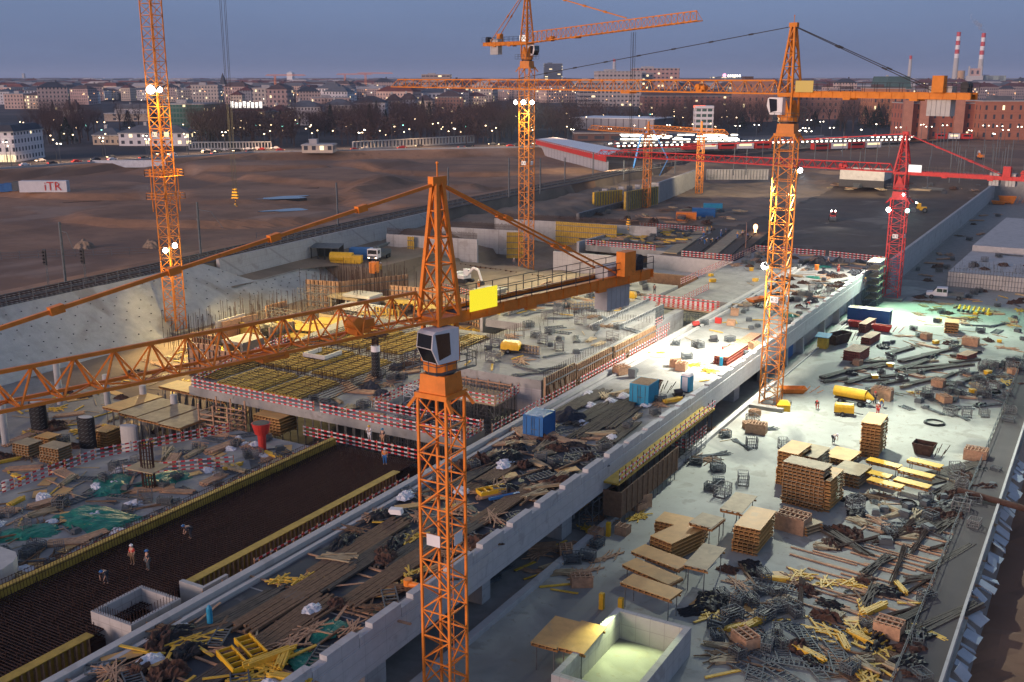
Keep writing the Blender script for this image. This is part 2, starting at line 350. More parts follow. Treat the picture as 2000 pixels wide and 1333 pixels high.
def G(px, py):
    """where the ground itself lies under the pixel"""
    z = 3.0
    for _ in range(12):
        p = P(px, py, z); z = z*.4+hgt(p.x, p.y)*.6
    return Vector((p.x, p.y, hgt(p.x, p.y)))
def ramp_vals(a, b, s): 
    k = int(round((b-a)/s)); return [a+(b-a)*i/k for i in range(k)]
xs = [-30000,-20000,-14000,-9000,-6000,-4200,-3000,-2200,-1600,-1200,-900,-700,-560]+ramp_vals(-480,-180,4.5)+ramp_vals(-180,10,1.6)+ramp_vals(10,60,5)+[60,90,140,220,340,500,750,1100,1700,2600,4000,6500,10000,16000]
ys = [-3000,-600,-100,0,20.01]+ramp_vals(22,442,2.0)+ramp_vals(442,720,6)+[720,760,820,900,1000,1150,1350,1600,2000,2500,3200,4200,5500,7500,10000,13000,17000,24000,35000]
g = MB(); nx = len(xs)
for y in ys:
    for x in xs: g.v.append((x, y, hgt(x, y)))
for j in range(len(ys)-1):
    for i in range(nx-1):
        a = j*nx+i; cx, cy = (xs[i]+xs[i+1])/2, (ys[j]+ys[j+1])/2
        zz = [g.v[a][2], g.v[a+1][2], g.v[a+nx][2], g.v[a+nx+1][2]]
        k = 3
        if cy < 700 and cx < xw(min(cy,700)) and seg_dist((cx,cy), STR) > -1: k = 1
        if 20 < cy < 440 and cx > xw(cy)-1 and cx < 40:
            k = 0
            if cx < -41.9 and cy > 240: k = 4
            if cx < -95 and (cy > 176 or cy > 98): k = 2
            if cx > -6.6: k = 1 if cy < 175 or cx > 14 else 4
        elif cx >= 40 and cy < 500: k = 2
        elif cy > 439 and cx > xw(min(cy, 790)) and cy < 760: k = 1
        if cy <= 20: k = 0
        g.f.append((a, a+1, a+nx+1, a+nx)); g.m.append(k)
ground = struct('ground', g, [M['conc'], M['soil'], M['soilp'], M['city'], M['mud']], smooth=False)
# yard slab, puddles, road, rails
struct('yard_pavement', MB().box(-41.6,-6.9,30,250,-.3,.05), M['yard'])
def lattice_mast(mb, x, y, z0, z1, w, t, sec, rich=True):
    h = w/2; cs = [(-h,-h),(h,-h),(h,h),(-h,h)]
    for cx, cy in cs: mb.bar((x+cx,y+cy,z0),(x+cx,y+cy,z1), t)
    k = max(1, round((z1-z0)/sec)); s = (z1-z0)/k
    for i in range(k+1):
        z = z0+i*s
        for a in range(4):
            p, q = cs[a], cs[(a+1)%4]
            if i % 2 == 0 or rich: mb.bar((x+p[0],y+p[1],z),(x+q[0],y+q[1],z), t*.55)
            if i < k:
                if i % 2: p, q = q, p
                mb.bar((x+p[0],y+p[1],z+.05),(x+q[0],y+q[1],z+s-.05), t*.55)
def tri_jib(mb, L0, L1, wid, hgt_, t, sec, taper=1.0, rise=0.0):
    """triangular boom along +X: two bottom chords, one top chord"""
    k = round((L1-L0)/sec); s = (L1-L0)/k
    def zb(x): return rise*(x-L0)
    def top(x): return (x, 0, zb(x)+hgt_*(1-(1-taper)*max(0,(x-L0))/(L1-L0)))
    for sy in (-1,1): mb.bar((L0,sy*wid/2,zb(L0)),(L1,sy*wid/2,zb(L1)), t)
    mb.bar(top(L0+s*.5), top(L1-s*.5), t*1.15)
    for i in range(k+1):
        x = L0+i*s; mb.bar((x,-wid/2,zb(x)),(x,wid/2,zb(x)), t*.6)
        if i < k:
            m_ = top(x+s/2)
            for sy in (-1,1):
                mb.bar((x,sy*wid/2,zb(x)), m_, t*.55); mb.bar(m_, (x+s,sy*wid/2,zb(x+s)), t*.55)
            mb.bar((x,-wid/2*(1 if i%2 else -1),zb(x)),(x+s,wid/2*(1 if i%2 else -1),zb(x+s)), t*.45)
def rail_run(mb, pts, h=1.1, t=.05, step=1.5):
    for a, b in zip(pts, pts[1:]):
        a = Vector(a); b = Vector(b); n_ = max(1, round((b-a).length/step))
        for q in (.55, 1.0): mb.bar(a+Vector((0,0,h*q)), b+Vector((0,0,h*q)), t)
        for i in range(n_+1):
            p = a.lerp(b, i/n_); mb.bar(p, p+Vector((0,0,h)), t)
def text_mesh(s, size, depth=.01):
    c = bpy.data.curves.new('lettering', 'FONT'); c.body = s; c.size = size; c.extrude = depth; c.align_x = 'CENTER'; c.align_y = 'CENTER'; c.resolution_u = 1
    o = bpy.data.objects.new('lettering', c); COL.objects.link(o); bpy.context.view_layer.update()
    me = bpy.data.meshes.new_from_object(o.evaluated_get(bpy.context.evaluated_depsgraph_get())); bpy.data.objects.remove(o); return me
def text(s, size, m, parent, loc, rot, name='lettering'):
    me = text_mesh(s, size); me.materials.clear(); me.materials.append(m)
    o = bpy.data.objects.new(name, me); COL.objects.link(o); o.parent = parent; o.location = loc; o.rotation_euler = rot; return o
def crane(label, x, y, ztop, w, paint, az, jl, cl, apex, jh, rise=0.0, cab=True, sec=1.9, t=.16, cw='hang', board='bry', tie='paint', tiex=.6, jpaint=None, cabside=1, z0=0.0, jw=1.5, jsec=2.0):
    """hammerhead crane; ztop = underside of the jib; az = heading of the jib"""
    r = T('tower_crane', label, 'tower crane', (x,y,z0)); p = M[paint]; jp = M[jpaint or paint]; zt = ztop-z0
    zm = zt-5.4
    a = MB(); lattice_mast(a, 0,0,0.6,zm, w, t, sec); 
    o = a.build('mast', p, r)
    MB().rbox(0,0,0,w+2.2,w+2.2,.6).build('base_block', M['conc'], r)
    c = MB(); c.bar((w*.2,w*.2,.6),(w*.2,w*.2,zm), .05); c.bar((w*.2,-.2,.6),(w*.2,-.2,zm), .05)
    for i in range(int(zm/.6)): c.bar((w*.2,w*.2,.8+i*.6),(w*.2,-.2,.8+i*.6), .035)
    c.build('ladder', p, r)
    # head: collar, slew ring, turntable
    c = MB(); c.rbox(0,0,zm,w*1.15,w*1.15,.35); c.rbox(0,0,zm+.35,w*.95,w*.95,1.25,0,.92); 
    for sx in (-1,1):
        for sy in (-1,1): c.bar((sx*w*.5,sy*w*.5,zm+.2),(sx*w*.78,sy*w*.62,zm-.7), .22)
    c.build('mast_collar', p, r)
    MB().cyl((0,0,zm+1.6),(0,0,zm+1.85), w*.46, n=20).build('slewing_ring', M['dk'], r)
    f = bpy.data.objects.new('slewing_frame', MB().cyl((0,0,zm+1.85),(0,0,zm+2.4), w*.52, n=12).mesh('slewing_frame', p)); COL.objects.link(f); f.parent = r; f.rotation_euler = (0,0,az)
    c = MB()
    for sx in (-1,1):
        for sy in (-1,1): c.bar((sx*w*.36,sy*w*.36,zm+2.4),(sx*w*.34,sy*w*.34,zt+.1), .24)
    for sx in (-1,1): c.hexa([(sx*w*.36-.05,-w*.36,zm+2.4),(sx*w*.36+.05,-w*.36,zm+2.4),(sx*w*.36+.05,w*.36,zm+2.4),(sx*w*.36-.05,w*.36,zm+2.4),(sx*w*.36-.05,-.15,zm+4.6),(sx*w*.36+.05,-.15,zm+4.6),(sx*w*.36+.05,.15,zm+4.6),(sx*w*.36-.05,.15,zm+4.6)])
    for sy in (-1,1): c.hexa([(-w*.36,sy*w*.36-.05,zm+2.4),(w*.36,sy*w*.36-.05,zm+2.4),(w*.36,sy*w*.36+.05,zm+2.4),(-w*.36,sy*w*.36+.05,zm+2.4),(-.15,sy*w*.36-.05,zm+4.6),(.15,sy*w*.36-.05,zm+4.6),(.15,sy*w*.36+.05,zm+4.6),(-.15,sy*w*.36+.05,zm+4.6)])
    c.rbox(0,0,zt-.35,w*.9,w*.9,.45); c.build('head_legs', p, f)
    c = MB(); rail_run(c, [(-w*.8,-w*.7,zm+2.0),(w*.8,-w*.7,zm+2.0),(w*.8,w*.7,zm+2.0),(-w*.8,w*.7,zm+2.0),(-w*.8,-w*.7,zm+2.0)], 1.0, .04, .9)
    for q in (-1,1): c.box(-w*.8,w*.8,min(q*w*.55,q*w*.7),max(q*w*.55,q*w*.7),zm+1.95,zm+2.0)
    c.build('service_platform', M['gal'], f)
    # tower top (A-frame)
    if apex:
        c = MB(); za = apex-z0; b_ = w*.42
        tops = [(.25*sx, .18*sy, za) for sx, sy in ((-1,-1),(1,-1),(1,1),(-1,1))]; bots = [(b_*sx, b_*sy, zt+.1) for sx, sy in ((-1,-1),(1,-1),(1,1),(-1,1))]
        n_ = max(4, round((za-zt)/1.6))
        for i in range(4): c.bar(bots[i], tops[i], t*1.5)
        for i in range(n_):
            for k in range(4):
                A0, A1 = Vector(bots[k]), Vector(tops[k]); B0, B1 = Vector(bots[(k+1)%4]), Vector(tops[(k+1)%4])
                u, v = i/n_, (i+1)/n_
                if i % 2: A0, A1, B0, B1 = B0, B1, A0, A1
                c.bar(A0.lerp(A1,u), B0.lerp(B1,v), t*.6); c.bar(A0.lerp(A1,u), B0.lerp(B1,u), t*.55)
        c.box(-.6,.6,-.25,.25,za-.1,za+.45); c.bar((0,0,za+.4),(0,0,za+1.3), .06); c.ball((0,0,za+1.3), .1)
        c.build('tower_top', p, f)
    # jib
    c = MB(); tri_jib(c, w*.45, jl, jw, jh, t, jsec, .8, rise)
    j = c.build('jib', jp, f); j.location = (0,0,zt)
    c = MB(); xt = jl*.32; zz = rise*xt
    c.box(xt-.9,xt+.9,-.8,.8,-.35+zz,-.15+zz)
    for q in (-.7,.7):
        for e_ in (-.8,.8): c.cyl((xt+q,e_-.05,zz-.05),(xt+q,e_+.05,zz-.05), .16, n=8)
    tr = c.build('trolley', jp, f); tr.location = (0,0,zt)
    c = MB(); c.cyl((jl*.17,-.45,.75),(jl*.17,.45,.75), .42, n=14); c.box(jl*.17-.9,jl*.17+.2,-.5,.5,.1,.4); c.box(jl*.17-1.3,jl*.17-.5,-.35,.35,.4,.9)
    wn = c.build('hoist_winch', jp, f); wn.location = (0,0,zt+.05)
    # counter jib: two plate girders, walkway, railings, machinery, ballast
    c = MB()
    for sy in (-1,1):
        c.box(-cl,-w*.45,sy*.8-.1,sy*.8+.1,-.35,.35); c.box(-cl,-w*.45,sy*.8-.2,sy*.8+.2,.352,.4); c.box(-cl,-w*.45,sy*.8-.2,sy*.8+.2,-.4,-.352)
        for i in range(int(cl/1.6)): c.box(-2-i*1.6-.04,-2-i*1.6+.04,sy*.8-.17,sy*.8+.17,-.34,.34)
        for u in (.36,.72): c.box(-cl*u-.5,-cl*u+.5,sy*.8-.16,sy*.8+.16,-.62,.42)
    for i in range(int(cl/2.5)): c.box(-2-i*2.5-.08,-2-i*2.5+.08,-.7,.7,-.2,.0)
    q = c.build('counter_jib', jp, f); q.location = (0,0,zt)
    c = MB(); c.box(-cl+.2,-w*.5,-.65,.65,.1,.16); rail_run(c, [(-w*.6,-1.15,.36),(-cl,-1.15,.36)], 1.1, .045, 1.6); rail_run(c, [(-w*.6,1.15,.36),(-cl,1.15,.36)], 1.1, .045, 1.6)
    q = c.build('walkway', M['dk'], f); q.location = (0,0,zt)
    if cw == 'hang':
        for i in range(5):
            a0 = -cl+2.4+i*.58
            c = MB().box(a0,a0+.54,-.62,.62,-2.3,1.1); q = c.build('ballast_slab', M['concl'], f); q.location = (0,0,zt)
    elif cw == 'two':
        for a0 in (-cl+2.2, -cl+5.2):
            for i in range(3): q = MB().box(a0+i*.6,a0+i*.6+.54,-.75,.75,-1.5,1.0).build('ballast_slab', M['concl'], f); q.location = (0,0,zt)
    c = MB(); c.box(-cl+.6,-cl+1.4,-.6,.6,.4,1.0); c.cyl((-cl+1.0,-.55,1.15),(-cl+1.0,.55,1.15), .5, n=14)
    q = c.build('counter_jib_winch', M['dk'] if cw=='hang' else jp, f); q.location = (0,0,zt)
    q = MB().box(-cl+3.0,-cl+4.4,.75,1.6,.4,2.3).build('control_cabinet', jp, f); q.location = (0,0,zt)
    if board:
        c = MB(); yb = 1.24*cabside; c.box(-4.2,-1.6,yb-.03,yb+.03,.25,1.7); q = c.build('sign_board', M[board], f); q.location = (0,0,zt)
    # tie bars from the tower top
    if apex:
        tp = M['cable'] if tie == 'cable' else jp; dz = za-zt
        ends = [((0,0,dz),(tiex*jl,0,jh+rise*tiex*jl), .1 if tie=='cable' else .2)]
        if tiex < .5: ends.append(((0,0,dz),(jl*.8,0,jh*.9+rise*.8*jl), .1))
        for sy in (-1,1): ends.append(((-.1,sy*.2,dz),(-cl*.82,sy*.8,.45), .09 if tie=='cable' else .13))
        for A_, B_, tt in ends:
            A_, B_ = Vector(A_), Vector(B_); c = MB(); c.bar(A_, B_, tt)
            nn = max(2, int((B_-A_).length/6))
            for i in range(1, nn): m_ = A_.lerp(B_, i/nn); d_ = (B_-A_).normalized()*.35; c.bar(m_-d_, m_+d_, tt*2.0)
            q = c.build('tie_bar', tp, f); q.location = (0,0,zt)
    if cab:
        c = MB(); s = cabside; y0 = s*(.2); y1 = s*(1.7); ya, yb = min(y0,y1), max(y0,y1)
        cabo = bpy.data.objects.new('cab', None)
        x0, x1, zb_, zt_ = -.1, 2.3, zt-2.65, zt-.45
        pr = [(x0,zb_),(x1-.55,zb_),(x1,zb_+1.1),(x1-.12,zt_-.15),(x1-.35,zt_),(x0,zt_)]
        n0 = len(c.v); m_ = len(pr)
        c.v += [(a_,ya,b_) for a_, b_ in pr]+[(a_,yb,b_) for a_, b_ in pr]
        c.f.append(tuple(range(n0,n0+m_))); c.m.append(0); c.f.append(tuple(range(n0+2*m_-1,n0+m_-1,-1))); c.m.append(0)
        for i in range(m_):
            k = (i+1)%m_; c.f.append((n0+i,n0+m_+i,n0+m_+k,n0+k)); c.m.append(0)
        cabo = c.build('cab', M['wht'], f)
        for yy, e_ in ((ya,-.02),(yb,.02)):
            d = MB(); d.hexa([(x0+.75,yy,zb_+.5),(x1-.62,yy,zb_+.28),(x1-.62,yy+e_,zb_+.28),(x0+.75,yy+e_,zb_+.5),(x0+.85,yy,zt_-.22),(x1-.3,yy,zt_-.16),(x1-.3,yy+e_,zt_-.16),(x0+.85,yy+e_,zt_-.22)])
            d.build('side_window', M['glass'], cabo)
        d = MB(); e_ = .03
        d.hexa([(x1-.5+e_,ya+.1,zb_+.08),(x1-.5+e_,yb-.1,zb_+.08),(x1-.52,yb-.1,zb_+.08),(x1-.52,ya+.1,zb_+.08),(x1+e_,ya+.1,zb_+1.07),(x1+e_,yb-.1,zb_+1.07),(x1-.05,yb-.1,zb_+1.07),(x1-.05,ya+.1,zb_+1.07)])
        d.hexa([(x1+e_,ya+.1,zb_+1.14),(x1+e_,yb-.1,zb_+1.14),(x1-.05,yb-.1,zb_+1.14),(x1-.05,ya+.1,zb_+1.14),(x1-.12+e_,ya+.1,zt_-.2),(x1-.12+e_,yb-.1,zt_-.2),(x1-.17,yb-.1,zt_-.2),(x1-.17,ya+.1,zt_-.2)])
        d.build('windscreen', M['glass'], cabo)
    return r, f, zm
def mast_sign(r, w, z, s):
    q = MB().box(-.55,.55,-w/2-.14,-w/2-.1,z,z+.85).build('sign_plate', M['wht'], r)
    text(s, .62, M['dk'], q, (0,-w/2-.15,z+.42), (PI/2,0,0))
    q2 = MB().box(w/2+.1,w/2+.14,-.5,.5,z,z+.85).build('sign_plate', M['wht'], r)
def lamp_unit(r, pos, m, d=(0,-1,-.5), s=.34):
    d = Vector(d).normalized(); p = Vector(pos)
    a = MB(); a.bar(p-d*.45, p-d*.05, s*2.1, s*1.7); a.bar(p-d*.45, (0,0,p.z-.3), .07)
    h = a.build('flood_lamp', M['gal'], r); b = MB(); b.ball(p+d*.02, s*1.15, 10, 6); b.build('bulb', M[m], h); return h
def hook(r, f, x, zt, zh, name='hook_block', s=1.0):
    a = MB()
    for sx in (-.35,.35):
        for sy in (-.25,.25): a.bar((x+sx*s,sy*s,zt),(x+sx*.6*s,sy*.6*s,zh), .05)
    a.build('hoist_rope', M['cable'], f)
    b = MB(); b.rbox(x,0,zh-1.1*s,.9*s,.45*s,1.3*s,0,.6); b.cyl((x,0,zh-2.0*s),(x,0,zh-1.1*s), .06*s, n=6); b.cyl((x-.2*s,0,zh-2.0*s),(x+.25*s,0,zh-2.1*s), .1*s, n=6)
    o = b.build(name, M['hook'], f); return o
AZ = math.radians
# nearest crane
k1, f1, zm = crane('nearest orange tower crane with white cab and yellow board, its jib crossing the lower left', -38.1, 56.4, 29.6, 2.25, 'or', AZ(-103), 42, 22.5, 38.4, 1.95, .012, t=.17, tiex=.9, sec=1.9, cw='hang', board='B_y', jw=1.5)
mast_sign(k1, 2.25, 15.2-1.6, '')
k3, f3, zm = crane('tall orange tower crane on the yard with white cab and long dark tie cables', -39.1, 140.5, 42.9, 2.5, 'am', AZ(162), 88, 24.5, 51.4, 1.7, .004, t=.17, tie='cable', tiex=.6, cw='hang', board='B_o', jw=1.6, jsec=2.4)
mast_sign(k3, 2.5, 15.2, 'K 2')
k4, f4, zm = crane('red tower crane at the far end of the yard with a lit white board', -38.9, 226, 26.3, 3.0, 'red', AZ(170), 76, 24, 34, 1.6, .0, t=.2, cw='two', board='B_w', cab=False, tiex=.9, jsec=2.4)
mast_sign(k4, 3.0, 13, 'K 3')
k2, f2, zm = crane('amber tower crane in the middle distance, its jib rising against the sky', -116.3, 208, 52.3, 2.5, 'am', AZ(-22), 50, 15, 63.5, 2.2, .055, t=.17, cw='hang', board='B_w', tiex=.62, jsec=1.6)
mast_sign(k2, 2.5, 26, 'K 4')
k5, f5, zm = crane('leftmost amber tower crane whose mast runs out of the top of the picture', -145.7, 130.3, 70, 2.5, 'am', AZ(20), 50, 16, 80, 2, 0, t=.17, cw='hang', board=None, tiex=.6)
mast_sign(k5, 2.5, 35, 'K 1')
for z in (28.2, 24.2):      # climbing cage platforms of the left crane
    a = MB(); a.box(-2.3,2.3,-2.3,-1.4,z,z+.08); a.box(-2.3,2.3,1.4,2.3,z,z+.08); a.box(-2.3,-1.4,-1.4,1.4,z,z+.08); a.box(1.4,2.3,-1.4,1.4,z,z+.08)
    rail_run(a, [(-2.3,-2.3,z),(2.3,-2.3,z),(2.3,2.3,z),(-2.3,2.3,z),(-2.3,-2.3,z)], 1.1, .07, 1.1); a.build('climbing_platform', M['am'], k5)
a = MB()
for sx in (-1,1):
    for sy in (-1,1): a.bar((sx*1.6,sy*1.6,22),(sx*1.6,sy*1.6,29.5), .14)
a.build('climbing_cage', M['am'], k5)
hook(k5, f5, 13, 70, 26, s=1.3)
hook(k2, f2, 33, 53.5, 17, s=1.0)
# flood lamps and their light
def lamp_at(r, wpos, target, watts, col, m='L_w', angle=110, s=.34, off=.5):
    loc = Vector(wpos)-r.location; d = (Vector(target)-Vector(wpos)).normalized()
    lamp_unit(r, loc, m, d, s); spot(Vector(wpos)+d*off, target, watts, col, angle)
WARM = (1,.72,.27); WH = (1,.95,.8); GR = (.5,1,.66); YG = (1,.93,.55)
lamp_at(k5, (-145.2,128.4,43), (-114,100,2), 115000, WARM, angle=100, s=.62)
lamp_at(k5, (-143.6,128.9,43), (-112,140,2), 125000, WARM, angle=100, s=.4)
lamp_at(k5, (-144.8,128.4,15.4), (-118,122,2), 45000, WARM, angle=120, s=.4)
lamp_at(k5, (-143.6,129.5,16.2), (-100,140,3), 42000, WARM, angle=110, s=.4)
spot((-143.4,127.2,14.5), (-144.4,130.0,6), 2200, WARM, 120)
spot((-143.0,126.8,42.5), (-145,130.3,30), 7000, WARM, 110)
lamp_at(k2, (-116.2,206.3,39.7), (-98,165,2), 95000, YG, angle=100, s=.45)
lamp_at(k2, (-118.2,206.4,39.7), (-130,170,2), 9000, YG, angle=100, s=.38)
lamp_at(k2, (-114.3,206.8,39.7), (-74,165,4), 85000, YG, angle=100, s=.38)
spot((-115.2,204.6,39), (-116.3,207.5,26), 9000, YG, 120)
lamp_at(k3, (-40.6,138.9,20.2), (-52,138,6), 60000, WH, angle=125, s=.42)
spot((-40.8,138.4,33), (-51,148,6), 46000, WH, 75)  # extra light with no lamp body, added to widen the bright deck patch
spot((-40.6,137.6,19.6), (-39.4,140,10), 900, WH, 120)
lamp_at(k3, (-37.4,141.6,33), (-20,124,0), 90000, (.93,1,.88), angle=95, s=.3)
lamp_at(k4, (-40.6,224.2,18.8), (-50,200,6), 55000, WH, angle=120, s=.42)
lamp_at(k4, (-37.0,224.4,18.8), (-22,200,0), 40000, GR, m='L_g', angle=120, s=.38)
lamp_at(k4, (-38.0,224.2,22.0), (-20,160,0), 75000, (.93,1,.9), angle=100, s=.2)
# ------------------------------------------------ reusable builders
def guard(label, pts, z, boards=(.55,1.05), post='timb', side=0, group='red and white guard rails', bh=.16, pstep=2.0, toe=True):
    """temporary red and white board railing along a polyline"""
    p0 = Vector((*pts[0],z)); r = T('guard_rail', label, 'guard rail', p0, 0, group)
    pb = MB(); pb.box(-.05,.05,-.04,.04,0,1.25); pm = None
    for a, b in zip(pts, pts[1:]):
        a = Vector((*a,0)); b = Vector((*b,0)); d = b-a; L = d.length; an = math.atan2(d.y, d.x)
        for k, hh in enumerate(boards + ((.12,) if toe else ())):
            q = MB().box(0,L,-.03-.06,.0-.06,hh-bh/2,hh+bh/2).build('board', M['sign'], r); q.location = a-Vector((p0.x,p0.y,0)); q.rotation_euler = (0,0,an)
        n = max(1, min(40, round(L/pstep)))
        for i in range(n+1):
            if pm is None: q = pb.build('post', M[post], r); pm = q.data
            else:
                q = bpy.data.objects.new('post', pm); COL.objects.link(q); q.parent = r
            q.location = a.lerp(b, i/n)-Vector((p0.x,p0.y,0)); q.rotation_euler = (0,0,an)
    return r
def formwall(label, a, b, z, h, col='fyel', rib='ytim', sp=.45, th=.1, side=1, walers=2, group=None, name='formwork_wall'):
    """ribbed formwork panel from a to b, ribs on the given side"""
    a = Vector((*a,0)); b = Vector((*b,0)); d = b-a; L = d.length; r = T(name, label, 'formwork', (a.x,a.y,z), math.atan2(d.y,d.x), group)
    MB().box(0,L,-th/2,th/2,0,h).build('sheet', M[col], r); c = MB(); s = side; n = max(2, int(L/sp))
    for i in range(n+1):
        x = .06+(L-.12)*i/n; y0, y1 = s*th/2, s*(th/2+.18); c.box(x-.05,x+.05,min(y0,y1),max(y0,y1),.03,h-.03)
    c.build('ribs', M[rib], r); c = MB()
    for k in range(walers):
        zz = h*(k+.6)/(walers+.2); y0, y1 = s*(th/2+.183), s*(th/2+.3); c.box(0,L,min(y0,y1),max(y0,y1),zz-.08,zz+.08)
    c.build('walers', M['steel'], r); return r
def props(label, x0, x1, y0, y1, z0, z1, sp=1.6, t=.08, m='steel', group='steel props under the slabs'):
    c = MB()
    nx_ = max(1, round((x1-x0)/sp)); ny_ = max(1, round((y1-y0)/sp))
    for i in range(nx_+1):
        for j in range(ny_+1):
            x = x0+(x1-x0)*i/nx_; y = y0+(y1-y0)*j/ny_; c.bar((x,y,z0),(x,y,z1), t)
    o = solo('steel_props', c, M[m], label, 'steel props', (0,0,0), 0, group); o['kind'] = 'stuff'; return o
def scaffold(label, x, y, z0, z1, lx, ly, bays=(2,1), m='gal', group=None, lift=2.0, t=.055, boards=False, name='scaffold_tower'):
    r = T(name, label, 'scaffold', (x,y,z0), 0, group); h = z1-z0; c = MB(); bx, by = bays
    P_ = [(-lx/2+lx*i/bx, -ly/2+ly*j/by) for i in range(bx+1) for j in range(by+1)]
    for px, py in P_: c.bar((px,py,0),(px,py,h), t)
    c.build('standards', M[m], r); c = MB(); n = max(1, round(h/lift))
    for k in range(n+1):
        z = min(h, .15+k*lift)
        for j in range(by+1): c.bar((-lx/2,-ly/2+ly*j/by,z),(lx/2,-ly/2+ly*j/by,z), t)
        for i in range(bx+1): c.bar((-lx/2+lx*i/bx,-ly/2,z),(-lx/2+lx*i/bx,ly/2,z), t)
    c.build('ledgers', M[m], r); c = MB()
    for k in range(n):
        za, zb = .15+k*lift, min(h,.15+(k+1)*lift)
        for i in range(bx):
            xa, xb = -lx/2+lx*i/bx, -lx/2+lx*(i+1)/bx
            if (i+k)%2: xa, xb = xb, xa
            for y_ in (-ly/2, ly/2): c.bar((xa,y_,za),(xb,y_,zb), t*.8)
    c.build('braces', M[m], r)
    if boards:
        c = MB()
        for k in range(1, n+1): c.box(-lx/2+.1,lx/2-.1,-ly/2+.08,ly/2-.08,.15+k*lift+.04,.15+k*lift+.09)
        c.build('deck_boards', M['plyg'], r)
    return r
def starter(c, x0, x1, y, z, h, sp=.3, t=.035):
    n = int((x1-x0)/sp)
    for i in range(n+1): c.bar((x0+i*sp,y,z),(x0+i*sp,y,z+h*R.uniform(.85,1.1)), t)
# ------------------------------------------------ sprayed retaining wall on the left with fence and railway
c = MB(); ys_ = [20+i*2.2 for i in range(int(219/2.2))]; NP = 14
def wall_prof(y):
    x = xw(y); k = sm(148,160,y)   # beyond, an upper formed wall stands on a ledge
    top = 9.3; run = 10.5
    if k < 1: return [(x+run*(u**1.25), top*(1-u)-.25*(u==1)) for u in [i/NP for i in range(NP+1)]]
    return None
rows = []
for y in ys_:
    x = xw(y); k = sm(146,158,y); run = 10.5
    pts = []
    for i in range(NP+1):
        u = i/NP; px_, pz_ = x+run*(u**1.2), 9.3*(1-u)-.3*(u==1)
        if k > 0:
            h2 = 4.6 if y < 178 else 4.6
            qx, qz = x+5.5+7*(u**1.2), h2*(1-u)-.3*(u==1); px_ = px_*(1-k)+qx*k; pz_ = pz_*(1-k)+qz*k
        nz_ = fb(px_*3, y*3, 14); pts.append((px_+.3*nz_, y, pz_))
    rows.append(pts)
for y_i, pts in enumerate(rows): c.v += pts
for j in range(len(rows)-1):
    for i in range(NP):
        a = j*(NP+1)+i; c.f.append((a, a+1, a+NP+2, a+NP+1)); c.m.append(0)
        # anchor plates
c.mat(1)
for row in range(7):
    u = .12+row*.12
    for k in range(58):
        y = 26+k*2.9+(1.4 if row%2 else 0)
        if y > 195: continue
        j = min(len(rows)-2, int((y-20)/2.2)); i = min(NP-1, int(u*NP)); p = Vector(rows[j][i]).lerp(Vector(rows[j][i+1]), u*NP-i); p.y = y
        if noise.noise(Vector((row*3.3,k*1.7,0))) > -.25: c.bar(p+Vector((.05,0,.0)), p+Vector((.36,-.08,.02)), .08 if row%2 else .12)
solo('retaining_wall', c, [M['shot'], M['dk']], 'sloping sprayed-concrete retaining wall studded with anchor heads on the left', 'retaining wall')
c = MB()
for j in range(30):
    y0, y1 = 152+j*2.9, 152+(j+1)*2.9; x0_, x1_ = xw(y0), xw(y1); zl = 4.2
    c.hexa([(x0_-.5,y0,zl),(x0_+.9,y0,zl),(x1_+.9,y1,zl),(x1_-.5,y1,zl),(x0_-.5,y0,9.35),(x0_+.25,y0,9.35),(x1_+.25,y1,9.35),(x1_-.5,y1,9.35)])
solo('concrete_wall', c, M['wallc'], 'long formed concrete wall below the railway, above the sprayed slope', 'wall')
c = MB()
for j in range(20):      # earth ledge
    y0, y1 = 150+j*3, 153+j*3; wd = lambda y: 5.8+8*sm(172,186,y)
    for (u0,u1,z0_,z1_) in ((.6,.6,5.2,4.6),):
        c.face([(xw(y0)+.6,y0,5.2),(xw(y0)+wd(y0),y0,4.5),(xw(y1)+wd(y1),y1,4.5),(xw(y1)+.6,y1,5.2)])
struct('earth_ledge', c, M['soilp'])
c = MB(); c.poly([(-153,180),(-139,180),(-139,205),(-149,214),(-162,214),(-158,180)], .2, 4.62)
struct('gravel_terrace', c, M['soilp'])
# coping + fence of the railway
fr = T('railway_fence', 'long grey mesh fence on top of the retaining wall beside the railway', 'fence', (xw(30)-.5,30,9.3)); ox, oy = xw(30)-.5, 30
c = MB()
def wp(y, z=0): return Vector((xw(y)-.5-ox, y-oy, z))
y = 30.0; fy = []
while y < 470: fy.append(y); y += 2.6 if y < 290 else 5
for a, b in zip(fy, fy[1:]):
    for z_ in (.15,.9): c.bar(wp(a,z_), wp(b,z_), .04)
    c.bar(wp(a,1.8), wp(b,1.8), .07)
c.build('rails', M['gal'], fr); pm = MB().box(-.05,.05,-.05,.05,-.1,1.9).mesh('post', M['gal'])
for i, y in enumerate(fy[:100]): q = bpy.data.objects.new('post', pm); COL.objects.link(q); q.parent = fr; q.location = wp(y)
c = MB()
for y in fy[100:]: c.bar(wp(y,-.1), wp(y,1.9), .1)
q = c.build('far_posts', M['gal'], fr); q['kind'] = 'stuff'
c = MB(); c2 = MB(); c3 = MB()
yy = [20+i*8 for i in range(86)]
for a, b in zip(yy, yy[1:]):
    for off in (3.2,4.64,8.0,9.44): c.bar((xw(a)-off,a,8.88),(xw(b)-off,b,8.88), .1, .16)
    c2.face([(xw(a)-11.2,a,8.72),(xw(a)-1.2,a,8.72),(xw(b)-1.2,b,8.72),(xw(b)-11.2,b,8.72)])
    if a < 420:
        for k in range(8):
            y = a+k+.5
            for off in (3.92, 8.72): c3.box(xw(y)-off-1.25,xw(y)-off+1.25,y-.13,y+.13,8.73,8.8)
